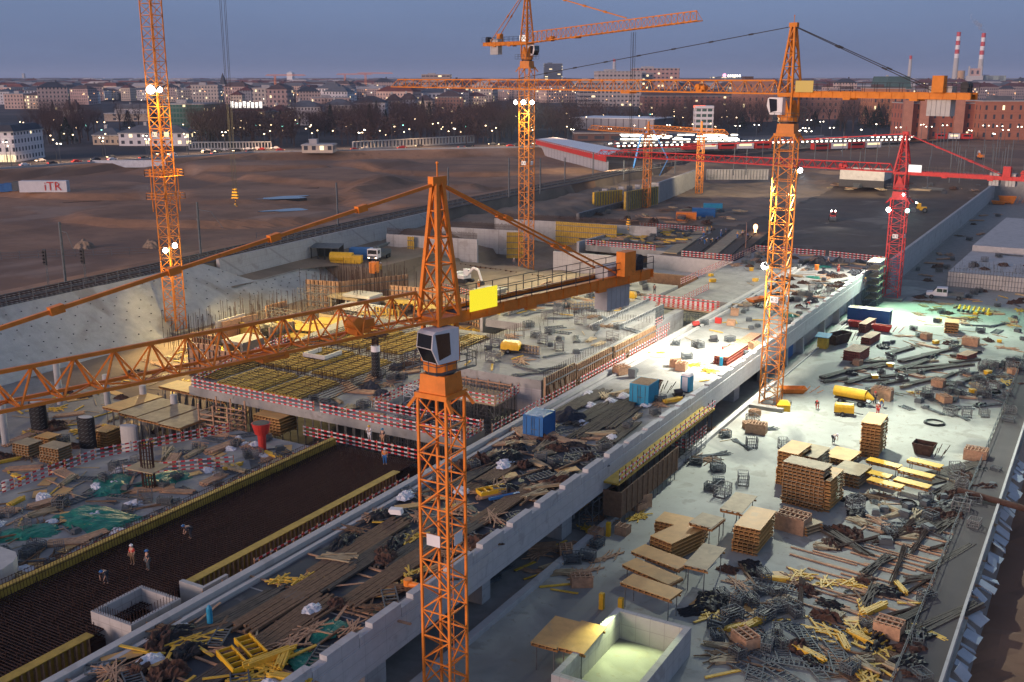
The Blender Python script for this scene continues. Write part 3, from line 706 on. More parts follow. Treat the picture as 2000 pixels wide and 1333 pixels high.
struct('railway_ballast', c2, M['ballast']); o = struct('railway_sleepers', c3, M['conc']); struct('railway_track', c, M['rust'])
# masts and signals along the railway
def pole_at(px, pyb, pyt, zb, name='catenary_mast', label='', cat='mast', arm=0, t=.35):
    p = P(px, pyb, zb); hh = (pyb-pyt)*Q(p)[2]/F*1.02; r = T(name, label, cat, p, 0, 'catenary masts beside the railway')
    c = MB(); c.bar((0,0,0),(0,0,hh), t); c.build('mast', M['gal'], r)
    if arm: c = MB(); c.bar((0,0,hh*.86),(arm*.55,0,hh*.84), .1); c.bar((arm*.55,0,hh*.84),(arm,0,hh*.55), .08); c.build('cantilever', M['gal'], r)
    return r
PW = 'grey catenary mast standing beside the railway'
for i, (px, b, t_, a) in enumerate([(128,552,437,3.2),(392,497,398,7),(660,441,360,0),(876,392,330,0),(994,386,312,0),(1055,380,312,0),(1103,356,310,0),(1158,344,300,0),(1218,352,315,0),(1272,345,315,0),(1318,340,300,0),(1030,398,330,0)]):
    pole_at(px, b, t_, 8.8, label=PW, arm=a)
R2 = random.Random(5)
for i in range(46):
    px = R2.choice([R2.uniform(1780,2000), R2.uniform(1400,2000), R2.uniform(1800,2000)]); b = R2.uniform(300,345) if px < 1700 else R2.uniform(285,372)
    p = P(px, b, 8); 
    if p.x > -43 and p.y < 440: continue
    pole_at(px, b, b-R2.uniform(30,46)*600/p.length, 8.0, label='slim grey catenary mast among the station tracks', t=.3)
for px, b, t_ in ((95,560,487),(168,556,485)):
    p = P(px, b, 8.8); hh = (b-t_)*Q(p)[2]/F; r = T('railway_signal', 'black railway signal head on a lattice post, '+('left one' if px<100 else 'right one')+' of the pair', 'signal', p)
    c = MB()
    for sx in (-.2,.2): c.bar((sx,0,0),(sx,0,hh), .07)
    for k in range(12): c.bar((-.2,0,k*hh/12),(.2,0,(k+1)*hh/12), .05)
    c.build('lattice_post', M['gal'], r); c = MB(); c.rbox(0,-.2,hh-2.8,.8,.3,2.8); hd = c.build('signal_head', M['dk'], r)
    for k in range(4): MB().cyl((0,-.36,hh-.5-k*.6),(0,-.6,hh-.5-k*.6), .16, n=8).build('lens_hood', M['blk'], hd)
# ------------------------------------------------ the bridge deck
br = T('bridge_deck', 'long pale concrete deck with stepped parapet running diagonally through the site', 'bridge', (-50,30,0))
def bl(mb, name, m, par=br): 
    o = mb.build(name, m, par); o.location = (50,-30,0); return o
bl(MB().box(-56.9,-43.1,26,238,4.9,6.0), 'deck_slab', M['deck'])
bl(MB().box(-43.1,-42.3,26,238,3.75,6.15), 'edge_girder', M['girder'])
bl(MB().box(-57.6,-56.9,26,222,4.2,6.45), 'inner_kerb', M['concl'])
bl(MB().box(-56.2,-55.8,30,222,6.0,6.3), 'inner_upstand', M['concl'])
pm = {}
y = 27.0; k = 0
while y < 236:
    if 94 < y < 97: y += 2.6; continue
    L = 5.0; step = .0
    MBx = MB(); MBx.box(-43.0,-42.35,y,y+L-.06,6.15,6.15+.75); MBx.box(-43.0,-42.35,y+L*.3,y+L-.06,6.9,6.9+(.4 if y < 95 else .2))
    if y < 100 and k % 1 == 0: pass
    bl(MBx, 'parapet_block', M['girder']); y += L+0; k += 1
for y, wd in ((56,2.6),(72,1.4),(87.6,2.2),(104,2.2),(120,2.4),(141,2.4)):
    bl(MB().box(-47.4,-44.2,y-wd/2,y+wd/2,0,4.9), 'pier', M['wallc'])
for y in (58,90,122,145,165):
    bl(MB().box(-57.5,-55.5,y-1.5,y+1.5,0,4.9), 'pier', M['wallc'])
bl(MB().box(-44.6,-44.2,152,236,0,4.9), 'side_wall', M['wallc'])
for y in (152,163,172.7,187,198,209,217,222,229,235.6):
    bl(MB().hexa([(-44.2,y-.35,0),(-43.0,y-.35,0),(-43.0,y+.35,0),(-44.2,y+.35,0),(-44.2,y-.35,4.9),(-43.2,y-.35,4.9),(-43.2,y+.35,4.9),(-44.2,y+.35,4.9)]), 'buttress', M['concl'])
bl(MB().box(-44.18,-44.1,166,170,.05,4.2), 'steel_door', M['blu'])
bl(MB().box(-57.0,-56.6,60,235,0,4.9), 'inner_wall', M['wallc'])
bl(MB().box(-53.5,-45.5,88.2,92.0,.1,4.85), 'bearing_block', M['wallc'])
struct('kerb', MB().box(-42.2,-41.5,52,152,.0,.55).box(-41.6,-41.45,152,225,.0,.3), M['concl'])
# wide deck slab beyond (left of the bridge)
sl = lambda name, label, pts, z0, z1, m='deck', cat='concrete slab': solo(name, MB().poly(pts, z0, z1), M[m], label, cat)
sl('concrete_slab', 'broad grey slab joining the left side of the bridge deck beyond the opening', [(-70.5,178),(-58.15,178),(-58.15,238),(-71.5,238)], 4.9, 6.02)
sl('concrete_slab', 'small sloping slab between the opening and the broad grey slab', [(-70.5,173.4),(-62,173.4),(-62,177.9),(-70.5,177.9)], 4.6, 5.7)
# outer working platform on the girder
pf = T('working_platform', 'yellow platform with red and white rails slung outside the bridge girder', 'platform', (-41.4,106.5,0))
def pl(mb, name, m): o = mb.build(name, m, pf); o.location = (41.4,-106.5,0); return o
pl(MB().box(-42.28,-40.6,92,121,4.7,4.9), 'platform_boards', M['fyel'])
c = MB()
for k in range(19): y = 92.4+k*1.55; c.bar((-40.7,y,2.2),(-40.7,y,6.2), .08); c.bar((-42.25,y,3.8),(-40.7,y,4.65), .1)
pl(c, 'platform_brackets', M['rust'])
for z_ in (5.3,5.9):
    q = MB().box(0,29,-.03,.03,-.08,.08).build('board', M['sign'], pf); q.location = (.85,-14.5,z_); q.rotation_euler = (0,0,PI/2)
c = MB(); c.box(-42.3,-40.3,92,108,1.2,1.4); c.box(-40.42,-40.3,92,108,1.4,4.0); c.box(-42.3,-40.42,92,92.12,1.4,4.0)
for k in range(12): c.box(-40.3,-40.2,92+k*1.4,92.14+k*1.4,1.3,4.0)
pl(c, 'brown_form_box', M['timbd'])
props('short steel props standing under the brown form box beside the bridge', -42, -40.5, 92.4, 107.6, .05, 1.2, 1.3)
guard('red and white railing of the stair platform under the yellow platform', [(-44,113),(-41.2,113),(-41.2,120)], 2.0, group=None)
scaffold('small scaffold carrying the stair platform under the bridge edge', -42.7, 116.5, 0, 2.0, 3, 7, (2,4), 'gal', lift=1.0)
scaffold('grey shoring under the bridge beside the second pier', -44.5, 91, 0, 3.7, 4.5, 3, (3,2), 'gal', lift=1.6)
# stair tower at the far end of the bridge
scaffold('tall scaffold stair tower between the bridge end and the red crane', -41.0, 218.5, 0, 9.2, 2.6, 6.4, (1,3), 'gal', lift=1.5, boards=True, t=.09)
# ------------------------------------------------ dark rebar slab between yellow formwork
sl('slab_base', 'deep dark slab bed filled with reinforcement between yellow formwork', [(-73,24),(-61.9,24),(-61.9,87),(-73,87)], 0, 4.2, 'rebar', 'slab')
c = MB()
for z_, tt in ((4.35,.05),(4.9,.06)):
    for i in range(38): x = -72.9+i*.295; c.bar((x,24,z_),(x,86.8,z_), tt)
    for i in range(210): y = 24+i*.3; c.bar((-72.9,y,z_+.05),(-62,y,z_+.05), tt)
for i in range(1500):
    x, y = R.uniform(-72.8,-62.1), R.uniform(24,86.6); c.bar((x,y,4.3),(x,y,R.uniform(5.0,5.5)), .04)
solo('reinforcement_mat', c, M['rebar'], 'dense dark reinforcement mat covering the deep slab bed', 'reinforcement')
def edgeform(label, x, y0, y1, z0, z1, top, ribside, bw):
    r = T('edge_formwork', label, 'formwork', (x,y0,z0)); h = z1-z0; L = y1-y0
    MB().box(-.05,.05,0,L,0,h).build('sheet', M['fyel'], r)
    c = MB(); s = ribside; n = int(L/.55)
    for i in range(n+1): yy_ = .1+i*(L-.2)/n; c.box(min(s*.05,s*.3),max(s*.05,s*.3),yy_-.06,yy_+.06,0,h-.03)
    c.build('ribs', M['timb'], r)
    MB().box(min(-.06*s,s*bw),max(-.06*s,s*bw),0,L,h,h+.08).build('top_board', M[top], r); return r
edgeform('yellow edge formwork on the left of the dark reinforcement bed', -73.1, 24, 86.9, 4.2, 5.6, 'fyel', -1, .55)
edgeform('yellow edge formwork with broad top boards on the right of the dark reinforcement bed', -61.8, 53.5, 82.5, 3.2, 5.4, 'fyel', 1, .8)
edgeform('yellow edge formwork in the bottom left corner, right of the dark reinforcement bed', -61.8, 24, 44.6, 3.2, 5.4, 'fyel', 1, .8)
c = MB(); R3 = random.Random(3)
for i in range(210): y = 25+i*.29; c.bar((-72.85,y,5.0),(-72.95,y,6.55), .03)
for z_ in (5.6,6.1,6.5): c.bar((-72.9,25,z_),(-72.9,86,z_), .035)
solo('starter_bars', c, M['rebar'], 'row of upright starter bars along the left yellow formwork', 'reinforcement')
# concrete shaft box at the formwork edge
c = MB(); bx0,bx1,by0,by1 = -63.3,-58.9,46.2,51.0
c.box(bx0,bx1,by0,by0+.35,2,6.05); c.box(bx0,bx1,by1-.35,by1,2,6.05); c.box(bx0,bx0+.35,by0+.35,by1-.35,2,6.05); c.box(bx1-.35,bx1,by0+.35,by1-.35,2,6.05); c.box(bx0+.35,bx1-.35,by0+.35,by1-.35,2,2.4)
r = T('shaft_box', 'open concrete shaft box ringed with rebar beside the bottom left yellow formwork', 'concrete box', (-61,48.6,0)); q = c.build('box_walls', M['wallc'], r); q.location = (61,-48.6,0)
c = MB()
for i in range(16): 
    for y in (by0+.17, by1-.17): c.bar((bx0+.15+i*.27,y,6.05),(bx0+.15+i*.27,y,6.8), .03)
    for x in (bx0+.17, bx1-.17): c.bar((x,by0+.2+i*.28,6.05),(x,by0+.2+i*.28,6.8), .03)
q = c.build('starter_bars', M['rebar'], r); q.location = (61,-48.6,0)
c = MB(); c.box(-61.5,-58.9,53.2,53.6,2.5,5.9); c.box(-59.2,-58.9,53.6,56,2.5,5.9); solo('concrete_wall', c, M['concl'], 'short L-shaped concrete wall next to the shaft box', 'wall')
# trench between slab and bridge
sl('trench_floor', 'boarded trench floor between the reinforcement bed and the bridge', [(-61.7,24),(-57.65,24),(-57.65,88),(-61.7,88)], 0, 2.2, 'plyg', 'floor')
formwall('grey ribbed formwork lining the left face of the bridge near the shaft box', (-57.95,27), (-57.95,62), 2.6, 3.3, 'plyg', 'steel', .5, side=1)
formwall('grey ribbed formwork lining the left face of the bridge in front of the near crane', (-57.95,63.5), (-57.95,86), 2.6, 3.3, 'plyg', 'steel', .5, side=1)
guard('red and white railing along the trench left of the bridge, lower run', [(-58.7,53),(-58.7,70)], 4.6)
guard('red and white railing along the trench left of the bridge, upper run', [(-58.7,71),(-58.7,88.5)], 4.6)
guard('inner red and white railing beside the broad yellow boards of the trench', [(-59.9,60),(-59.9,82.5)], 4.2)
# ------------------------------------------------ slab on the left of the reinforcement bed
sl('concrete_slab', 'cluttered low slab with green tarps left of the reinforcement bed', [(-95,30),(-74.2,30),(-74.2,87),(-88,87),(-95,72)], 0, 4.0)
guard('red and white railing following the left yellow formwork', [(-74.9,52.5),(-74.9,68)], 4.0)
guard('red and white railing behind the red concrete bucket along the yellow formwork', [(-74.9,69.5),(-74.9,86)], 4.0)
guard('red and white railing along the outer left edge of the cluttered slab', [(-94.8,60),(-94.8,72),(-88.5,86)], 4.0)
guard('red and white railing across the slab by the white column', [(-88,70),(-80,78)], 4.0)
# ------------------------------------------------ slab A with yellow grid and concrete half
sl('concrete_slab', 'mid-level slab carrying the black wrapped column and a yellow ribbed grid', [(-102,92.5),(-59.6,92.5),(-59.6,97),(-75.5,97),(-75.5,110.9),(-77,110.9),(-77,137),(-110,137)], 4.9, 6.0)
props('dense row of props under the front edge of the mid-level slab', -101, -60, 93.2, 96, 0, 4.9, 1.3)
sl('dark_sub_floor', 'dark lower floor in the gap before the mid-level slab', [(-103,87.2),(-58.2,87.2),(-58.2,92.4),(-103,92.4)], 0, 1.0, 'mud', 'floor')
guard('long red and white railing on the front edge of the mid-level slab, left part', [(-101.5,92.6),(-81,92.6)], 6.0)
guard('long red and white railing on the front edge of the mid-level slab, right part', [(-80,92.6),(-60,92.6)], 6.0)
guard('lower red and white railing at the back of the reinforcement bed', [(-79,88.3),(-62,88.3)], 4.6)
guard('red and white railing on the short right edge of the mid-level slab', [(-59.7,92.8),(-59.7,96.8)], 6.0)
guard('red and white railing on the rear of the narrow front strip, before the dark recess', [(-75,96.8),(-60,96.8)], 6.0)
guard('red and white railing on the left side of the dark recess', [(-75.7,97.2),(-75.7,110.5)], 6.0)
sl('dark_pit_floor', 'dark floor of the recess before the raised slab', [(-75.4,97.1),(-58.4,97.1),(-58.4,110.8),(-75.4,110.8)], 0, .4, 'mud', 'floor')
scaffold('shoring towers in the left part of the dark recess', -71.5, 101, .4, 5.2, 6, 6, (5,4), 'steel', lift=1.4)
scaffold('shoring towers in the right part of the dark recess', -62.5, 100, .4, 4.6, 5, 4, (4,3), 'steel', lift=1.4)
formwall('brown ribbed formwork lining the left side of the dark recess', (-75.2,98), (-75.2,110), .4, 4.2, 'timb', 'timbd', .7, side=-1)
guard('red and white railing on the left edge of the mid-level slab', [(-102,93),(-107.5,118)], 6.0)
# yellow ribbed grid
gr_ = T('ribbed_ceiling_form', 'yellow ribbed formwork field with dark rebar strips on the mid-level slab', 'formwork', (-95,110,6.0)); c = MB(); rb = MB()
for (x0_,x1_,y0_,y1_) in [(-99.5,-92.5,95,103),(-91.3,-85.5,95,103),(-100.5,-93.2,105,116),(-92,-86,105,115),(-103.5,-94.5,119,130),(-93.5,-87.5,119,131),(-104.5,-101,96.5,116),(-85,-81.5,122,134)]:
    c.box(x0_-95*-1,x1_+95,y0_-110,y1_-110,.05,.25)
    nn = int((x1_-x0_)/.55)
    for k in range(nn): c.box(x0_+95+.1+k*.55,x0_+95+.38+k*.55,y0_-110,y1_-110,.25,.42)
c.build('ribbed_panels', M['fyel'], gr_)
for i in range(34):
    x = -104.5+i*.7+95
    if -100.8 < x-95 < -86 and i % 3: continue
    rb.bar((x,-15,.5),(x,22,.5), .07)
for y in list(range(-15,24,1)): rb.bar((-9.5,y+.0,.48),(11,y,.48), .05)
for i in range(420): x, y = R.uniform(-9.5,11), R.choice([R.uniform(-6.6,-5.4),R.uniform(5.8,8.8),R.uniform(-15,22)]); rb.bar((x,y,0),(x,y,R.uniform(.6,1.5)), .035)
rb.build('rebar_strips', M['rebar'], gr_)
c = MB(); c.box(-98,-94,110.2,110.5,6,7.0); c.box(-98,-97.7,110.5,114,6,7.0); c.box(-94.3,-94,110.5,114,6,7.0); solo('concrete_upstand', c, M['concl'], 'low pale concrete upstand box in the yellow grid', 'concrete box')
# ------------------------------------------------ raised block B
sl('raised_slab', 'raised smooth grey slab behind the white cab of the near crane', [(-76.5,111),(-59.9,111),(-59.9,148),(-66,163),(-84,163),(-84,137.2),(-76.5,137.2)], 7.0, 8.2)
solo('concrete_wall', MB().box(-63.4,-59.9,111.0,111.6,3.5,7.0).box(-60.3,-59.9,111.6,148,3.5,7.0).box(-76.5,-63.4,111.8,112.1,3.5,7.0), M['wallc'], 'concrete front wall under the raised grey slab', 'wall')
props('dense props under the front of the raised grey slab', -76, -64, 108, 111.5, 0, 7.0, 1.0)
r = T('timber_barrier', 'raw timber rail barrier below the front edge of the raised slab', 'barrier', (-70,110.7,5.7)); c = MB()
for z_ in (.3,.9,1.35): c.box(-6,6,-.04,.04,z_-.08,z_+.08)
c.build('rails', M['timb'], r); pmm = MB().box(-.07,.07,.05,.15,-.4,1.6).mesh('post', M['timb'])
for i in range(8): q = bpy.data.objects.new('post', pmm); COL.objects.link(q); q.parent = r; q.location = (-6+i*1.7,0,0)
c = MB(); starter(c, -76, -60.2, 147.6, 8.2, 1.0, .45)
for i in range(70): y = 112+i*.5; c.bar((-60.1,y,8.2),(-60.1,y,9.2), .035)
for i in range(80): x, y = R.uniform(-76,-72), R.uniform(112,150); c.bar((x,y,8.2),(x,y,9.3), .035)
for i in range(45): c.bar((-76.2+i*.02,113+i*.6,8.2),(-76.2+i*.02,113+i*.6,9.4), .035)
solo('starter_bars', c, M['rebar'], 'thin starter bars ringing the raised grey slab', 'reinforcement')
for (a, b, h, ll) in (((-59.6,111.2),(-59.6,119.5),3.4,'weathered ribbed formwork panel at the near corner of the raised slab'),((-59.6,120.2),(-59.6,131),3.0,'weathered ribbed formwork panel along the middle of the raised slab edge'),((-59.6,132),(-59.6,147),2.8,'ribbed formwork panel along the far part of the raised slab edge')):
    formwall(ll, a, b, 5.2, h+.0, 'plyg', 'timb', .6, side=-1)
r = T('leaning_form_panels', 'dark narrow form panels leaning on the corner of the raised slab', 'formwork', (-58.9,112,4.6))
for i in range(4): q = MB().rbox(0,0,0,.08,.75,3.0).build('panel', M['timbd'], r); q.location = (.5,i*1.5,0); q.rotation_euler = (0,-.22,0)
sl('boarded_walkway', 'boarded walkway along the gap between raised slab and bridge', [(-59.5,104),(-58.5,104),(-58.5,146),(-59.5,146)], 4.4, 4.6, 'plyg', 'walkway')
guard('red and white railing between the raised slab and the bridge, near run', [(-58.6,97),(-58.6,118)], 5.6)
guard('red and white railing between the raised slab and the bridge, middle run', [(-58.7,119.5),(-58.7,134)], 5.6)
guard('red and white railing between the raised slab and the bridge, far run', [(-58.7,135.5),(-58.7,150)], 5.6)
r = sl('platform_slab', 'small scaffold platform with a double guard rail before the raised slab', [(-70.5,104.2),(-62.5,104.2),(-62.5,109.5),(-70.5,109.5)], 6.3, 6.5, 'plyg', 'platform')
guard('red and white railing on the left of the small scaffold platform', [(-70.4,109),(-70.4,104.3)], 6.5); guard('red and white railing on the front of the small scaffold platform', [(-70.3,104.3),(-62.6,104.3)], 6.5); guard('red and white railing on the right of the small scaffold platform', [(-62.5,104.4),(-62.5,110)], 6.5)
scaffold('shoring tower under the small scaffold platform', -66, 106.6, 0, 6.3, 6, 3.6, (5,3), 'steel', lift=1.5)
scaffold('white caged ladder tower beside the near crane mast', -74.3, 103.5, 3, 7.2, 1.5, 1.6, (1,1), 'wht', lift=1.0)
# opening with the cross barrier
sl('boarded_bridge', 'boarded footbridge with many red and white boards over the opening', [(-71.4,169.6),(-57.8,169.6),(-57.8,172.2),(-71.4,172.2)], 5.7, 6.0, 'timb', 'footbridge')
guard('front red and white railing of the boarded footbridge', [(-71.4,169.6),(-57.9,169.6)], 6.0, boards=(.45,.85,1.25)); guard('rear red and white railing of the boarded footbridge', [(-71.4,172.2),(-57.9,172.2)], 6.0, boards=(.45,.85,1.25))
solo('pier_wall', MB().box(-64.6,-63.2,157,169,0,5.9), M['wallc'], 'tall concrete wall pier at the dark opening under the footbridge', 'wall')
scaffold('scaffold tower inside the dark opening under the footbridge', -61, 169, 0, 5.4, 3.2, 3, (2,2), 'gal', lift=1.2)
for (a,b,ll) in (((-67.3,140),(-67.3,163),'green-grey formwork wall behind the raised slab, left of the two'),((-63.5,142),(-63.5,160),'green-grey formwork wall behind the raised slab, right of the two')):
    formwall(ll, a, b, 5.2, 3.4, 'concl', 'gal', .6, side=-1)
guard('red and white railing beside the wall pier at the opening', [(-62.3,143),(-62.3,157)], 6.2); guard('second red and white railing beside the wall pier at the opening', [(-61,143),(-61,157)], 5.2)
sl('concrete_slab', 'grey slab with a yellow compressor between raised slab and footbridge', [(-84,163.2),(-67.6,163.2),(-71.6,178),(-71.6,188),(-90,188),(-90,170)], 5.0, 6.1)
guard('short red and white railing at the white wall by the yellow compressor', [(-86,160),(-86,172)], 6.3)
solo('concrete_wall', MB().box(-86.8,-86.3,140,166,4,8.6), M['concl'], 'pale free-standing wall beside the near crane counter-jib', 'wall')
formwall('ribbed formwork wall left of the pale free-standing wall', (-93,141), (-88,152), 5.5, 3.4, 'plyg', 'gal', .7, side=1)
solo('yellow_board', MB().rbox(0,0,0,1.6,.15,2.0), M['bry'], 'small bright yellow board at the end of the pale wall', 'board', (-84.5,141,8.2), .2)  # plain yellow panel standing at the wall end
# ------------------------------------------------ far deck D with the crew pouring concrete
sl('concrete_slab', 'far left deck piled with grey-green timber and guard rails', [(-110,226),(-89.5,226),(-89.5,262),(-112,262)], 4.5, 6.0)
sl('concrete_slab', 'far deck with long dark strips where the crew works', [(-89.2,222),(-72.2,222),(-79,275),(-96,275),(-89.2,262)], 4.4, 5.9, 'mud')
for i, (x, w_) in enumerate(((-87.5,3.2),(-83,3.4),(-78.6,3.2),(-74.8,2))):
    solo('wet_strip', MB().poly([(x-w_/2,224),(x+w_/2,224),(x+w_/2-7,268),(x-w_/2-7,268)], 5.91, 6.15), M['beam' if i%2 else 'plyg'], ['leftmost','second','third','rightmost'][i]+' of the long strips on the far deck', 'strip')
solo('concrete_wall', MB().box(-92,-70,221.2,221.8,0,5.8), M['concl'], 'pale concrete end wall below the far deck', 'wall')
sl('concrete_slab', 'yellowish lower slab in front of the far deck end wall', [(-93,200),(-71.8,200),(-71.8,221),(-93,221)], 1.6, 2.6, 'concl')
solo('concrete_wall', MB().box(-90,-71.7,198.6,199.4,0,6.0), M['timbd'], 'dark boarded end wall below the yellowish lower slab', 'wall')
for (a, b, ll) in (((-71.9,190),(-71.9,238),'long red and white railing on the left edge of the broad grey slab'),((-84,222),(-72.4,222),'red and white railing on the front of the far deck'),((-110,226),(-92,226),'red and white railing on the front of the timber-piled far left deck'),((-111,261),(-93,261),'red and white railing at the back of the timber-piled far left deck'),((-72,238),(-56,238),'red and white railing at the back of the broad grey slab'),((-55,238),(-42.5,236.6),'red and white railing at the far end of the bridge deck'),((-75,240),(-86,275),'red and white railing behind the strips of the far deck'),((-65.5,173.5),(-65.5,188),'short red and white railing beside the small sloping slab')):
    guard(ll, [a, b], 6.0)
# long white wall right, far retaining walls
solo('concrete_wall', MB().box(-42.0,-41.3,238.2,436,0,6.4), M['wallc'], 'very long pale concrete wall leading away behind the red crane', 'wall')
for (x0,y0,x1,y1,h,z,ll) in [(-154.5,206,-130.5,209.5,6.6,1.2,'broad pale wall panel topped with rebar behind the excavator'),(-150,222,-128.6,226,6.2,1.8,'second pale wall panel topped with rebar, behind the first'),(-144,240,-100,246,6,2.5,'long grey wall beyond the excavation'),(-108.5,206.4,-88.9,207.4,7.2,0,'bright cream wall lit by the middle crane lamps'),(-112,226.5,-110.4,262,6.4,0,'side wall of the timber-piled far left deck')]:
    d = Vector((x1-x0,y1-y0,0)); L = d.length; r = T('concrete_wall', ll, 'wall', (x0,y0,z), math.atan2(d.y,d.x))
    MB().box(0,L,0,.7,0,h).build('wall_panel', M['wallc'], r); c = MB()
    starter(c, .1, L-.1, .35, h, 1.5, .22, .05); starter(c, .2, L-.2, .2, h, 1.5, .22, .05); c.bar((0,.35,h+.8),(L,.35,h+.8), .05); 
    if z > 0: c.build('starter_bars', M['rust'], r)
for (a,b,z,h,ll) in (((-128.4,219.8),(-124.8,221.6),2,6.4,'small yellow formwork panel beside the middle crane'),((-125.2,239.6),(-108.4,240.4),2.8,6.2,'large yellow formwork wall behind the middle crane'),((-148,205.9),(-146.3,206.1),1.3,6.4,'narrow yellow formwork strip on the broad wall panel')):
    formwall(ll, a, b, z, h, 'fyel', 'ytim', .5, side=-1, walers=4)
solo('pale_wall_block', MB().rbox(0,0,0,6,.5,3.6), M['concl'], 'small pale wall block in front of the large yellow formwork', 'wall', (-104,237,2.6))
# pit structures in front of the retaining wall
for (a,b,z,h,ll) in (((-140.5,160),(-133,161.5),0,5.4,'timber-boarded core wall at the foot of the sprayed slope'),((-133,161.5),(-126,175),0,5.4,'side of the boarded core wall at the foot of the slope'),((-124,166),(-112,168),0,4.8,'boarded wall behind the bright yellow panels'),((-110,166),(-98,160),0,4.6,'boarded wall left of the near crane top'),((-123,112),(-117,113),0,5.0,'brown boarded formwork wall in the lamp light left of the plywood tables'),((-116,110.5),(-112,111.5),0,5.0,'dark boarded formwork wall in the lamp light left of the plywood tables')):
    formwall(ll, a, b, z, h, 'timb', 'timbd', .9, side=-1, walers=3)
c = MB()
for k in range(220):
    x = R.uniform(-141,-125); y = R.uniform(158,178); c.bar((x,y,0),(x,y,R.uniform(5,8)), .05)
for k in range(170):
    x = R.uniform(-140,-128); y = R.uniform(120,150); c.bar((x,y,0),(x,y,R.uniform(3,6.5)), .05)
solo('starter_bars', c, M['rebar'], 'scattered tall starter bars at the foot of the sprayed slope', 'reinforcement')
o = solo('earth_heap', MB(), M['soilp'], 'x', 'x'); TH.remove(o); bpy.data.objects.remove(o)
RP = random.Random(31)
for i in range(26):
    x, y = RP.uniform(-136,-98), RP.uniform(116,192)
    if -118 < x < -100 and y < 140: continue
    if y > 178 and x < -112: continue
    L = RP.uniform(4,9); an = RP.choice([0,PI/2])+RP.uniform(-.08,.08); h = RP.uniform(2.2,5)
    formwall(RP.choice(['grey','brown','yellowish','weathered'])+' formwork wall standing in the left pit', (x,y), (x+L*math.cos(an),y+L*math.sin(an)), 0, h, RP.choice(['plyg','timb','fyel','concl','plyg']), RP.choice(['timbd','steel','timb']), .7, side=RP.choice([-1,1]), walers=2, group='formwork walls in the left pit')
for i in range(12):
    x, y = RP.uniform(-134,-104), RP.uniform(118,186); lx, ly, zz = RP.uniform(4,9), RP.uniform(3,6), RP.uniform(1.5,4)
    if y > 178 and x < -112: continue
    solo('pit_slab', MB().box(-lx/2,lx/2,-ly/2,ly/2,zz-.5,zz).box(-lx/2+.3,-lx/2+.8,-ly/2+.3,ly/2-.3,0,zz-.5).box(lx/2-.8,lx/2-.3,-ly/2+.3,ly/2-.3,0,zz-.5), M[RP.choice(['conc','concl','plyg'])], 'raised pale slab on walls in the left pit', 'concrete slab', (x,y,0), RP.uniform(-.1,.1), 'raised slabs in the left pit')
for (a,b,ll) in (((-75.5,150),(-69,156),'low grey formwork wall across the far raised slab'),((-82,141),(-82,158),'grey-green formwork wall on the far left of the raised slab'),((-72,122),(-66,122),'low formwork upstand in the middle of the raised slab'),((-80,118),(-77.3,130),'low grey formwork wall beside the slender black column')):
    formwall(ll, a, b, 6.02 if 'slender' in ll else 8.2, 1.2, 'plyg', 'steel', .5, side=-1)
for (a,b,ll) in (((-125,150),(-112,150),'red and white railing in the left pit before the core wall'),((-120,128),(-110,120),'red and white railing in the lamp light beside the left crane'),((-112,152),(-100,150),'red and white railing left of the pale free-standing wall'),((-128,186),(-112,180),'red and white railing below the white excavator')):
    guard(ll, [a,b], 2.0 if 'crane' in ll else 1.0)
# soldier piles of the pit edge
c = MB()
for i in range(17): x = -131+i*1.5; c.bar((x,203-i*.25,-.5),(x,203-i*.25,3.0), .25)
c.mat(1); c.hexa([(-131,203.2,-.5),(-107,199.2,-.5),(-107,199.3,-.5),(-131,203.3,-.5),(-131,203.2,2.9),(-107,199.2,2.9),(-107,199.3,2.9),(-131,203.3,2.9)])
solo('soldier_pile_wall', c, [M['rust'], M['timbd']], 'brown soldier-pile wall below the middle crane', 'wall')
# far forms and slabs near the red crane (right)
sl('unfinished_slab', 'unfinished pale slab with a formwork edge at the far right', [(-31,247),(-18,247),(-6,247),(6,247),(6,345),(-29,345)], 0, 3.2, 'concl')
sl('unfinished_slab', 'upper pale slab on the unfinished structure at the far right', [(-30.2,281),(5,281),(5,343),(-28.5,343)], 3.2, 4.6, 'concl')
c = MB()
for i in range(60): x = -31+i*.62; c.bar((x,246.8,0),(x,246.8,4.3), .07)
for z_ in (1,2.2,3.3,4.2): c.bar((-31,246.8,z_),(6,246.8,z_), .06)
for i in range(240): x, y = R.uniform(-31,6), R.uniform(247.5,258); c.bar((x,y,3.2),(x,y,R.uniform(3.9,4.9)), .05)
solo('edge_scaffold', c, M['gal'], 'dense grey scaffold edging the unfinished slab at the far right', 'scaffold')
# concrete basin near right bottom with green lit floor
pr = T('concrete_basin', 'open rectangular concrete basin with a lit yellow-green bottom, lower right', 'basin', (-28.3,66.5,0)); c = MB()
bx0,bx1,by0,by1 = -31.9,-25.4,61,72.6
for (a0,a1,b0,b1) in ((bx0,bx1,by0,by0+.5),(bx0,bx1,by1-.5,by1),(bx0,bx0+.5,by0+.5,by1-.5),(bx1-.5,bx1,by0+.5,by1-.5)): c.box(a0,a1,b0,b1,-1,2.5)
q = c.build('basin_walls', M['wallc'], pr); q.location = (28.3,-66.5,0)
q = MB().box(bx0+.5,bx1-.5,by0+.5,by1-.5,-1,-.4).build('basin_floor', M['ply'], pr); q.location = (28.3,-66.5,0)
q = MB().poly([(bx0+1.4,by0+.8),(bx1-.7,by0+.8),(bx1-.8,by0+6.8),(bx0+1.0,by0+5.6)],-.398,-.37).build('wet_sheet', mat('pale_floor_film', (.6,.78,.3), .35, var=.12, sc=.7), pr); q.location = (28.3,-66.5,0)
spot((-30.9,71.6,4.2), (-28,66,-.4), 3200, (.85,1,.5), 110)
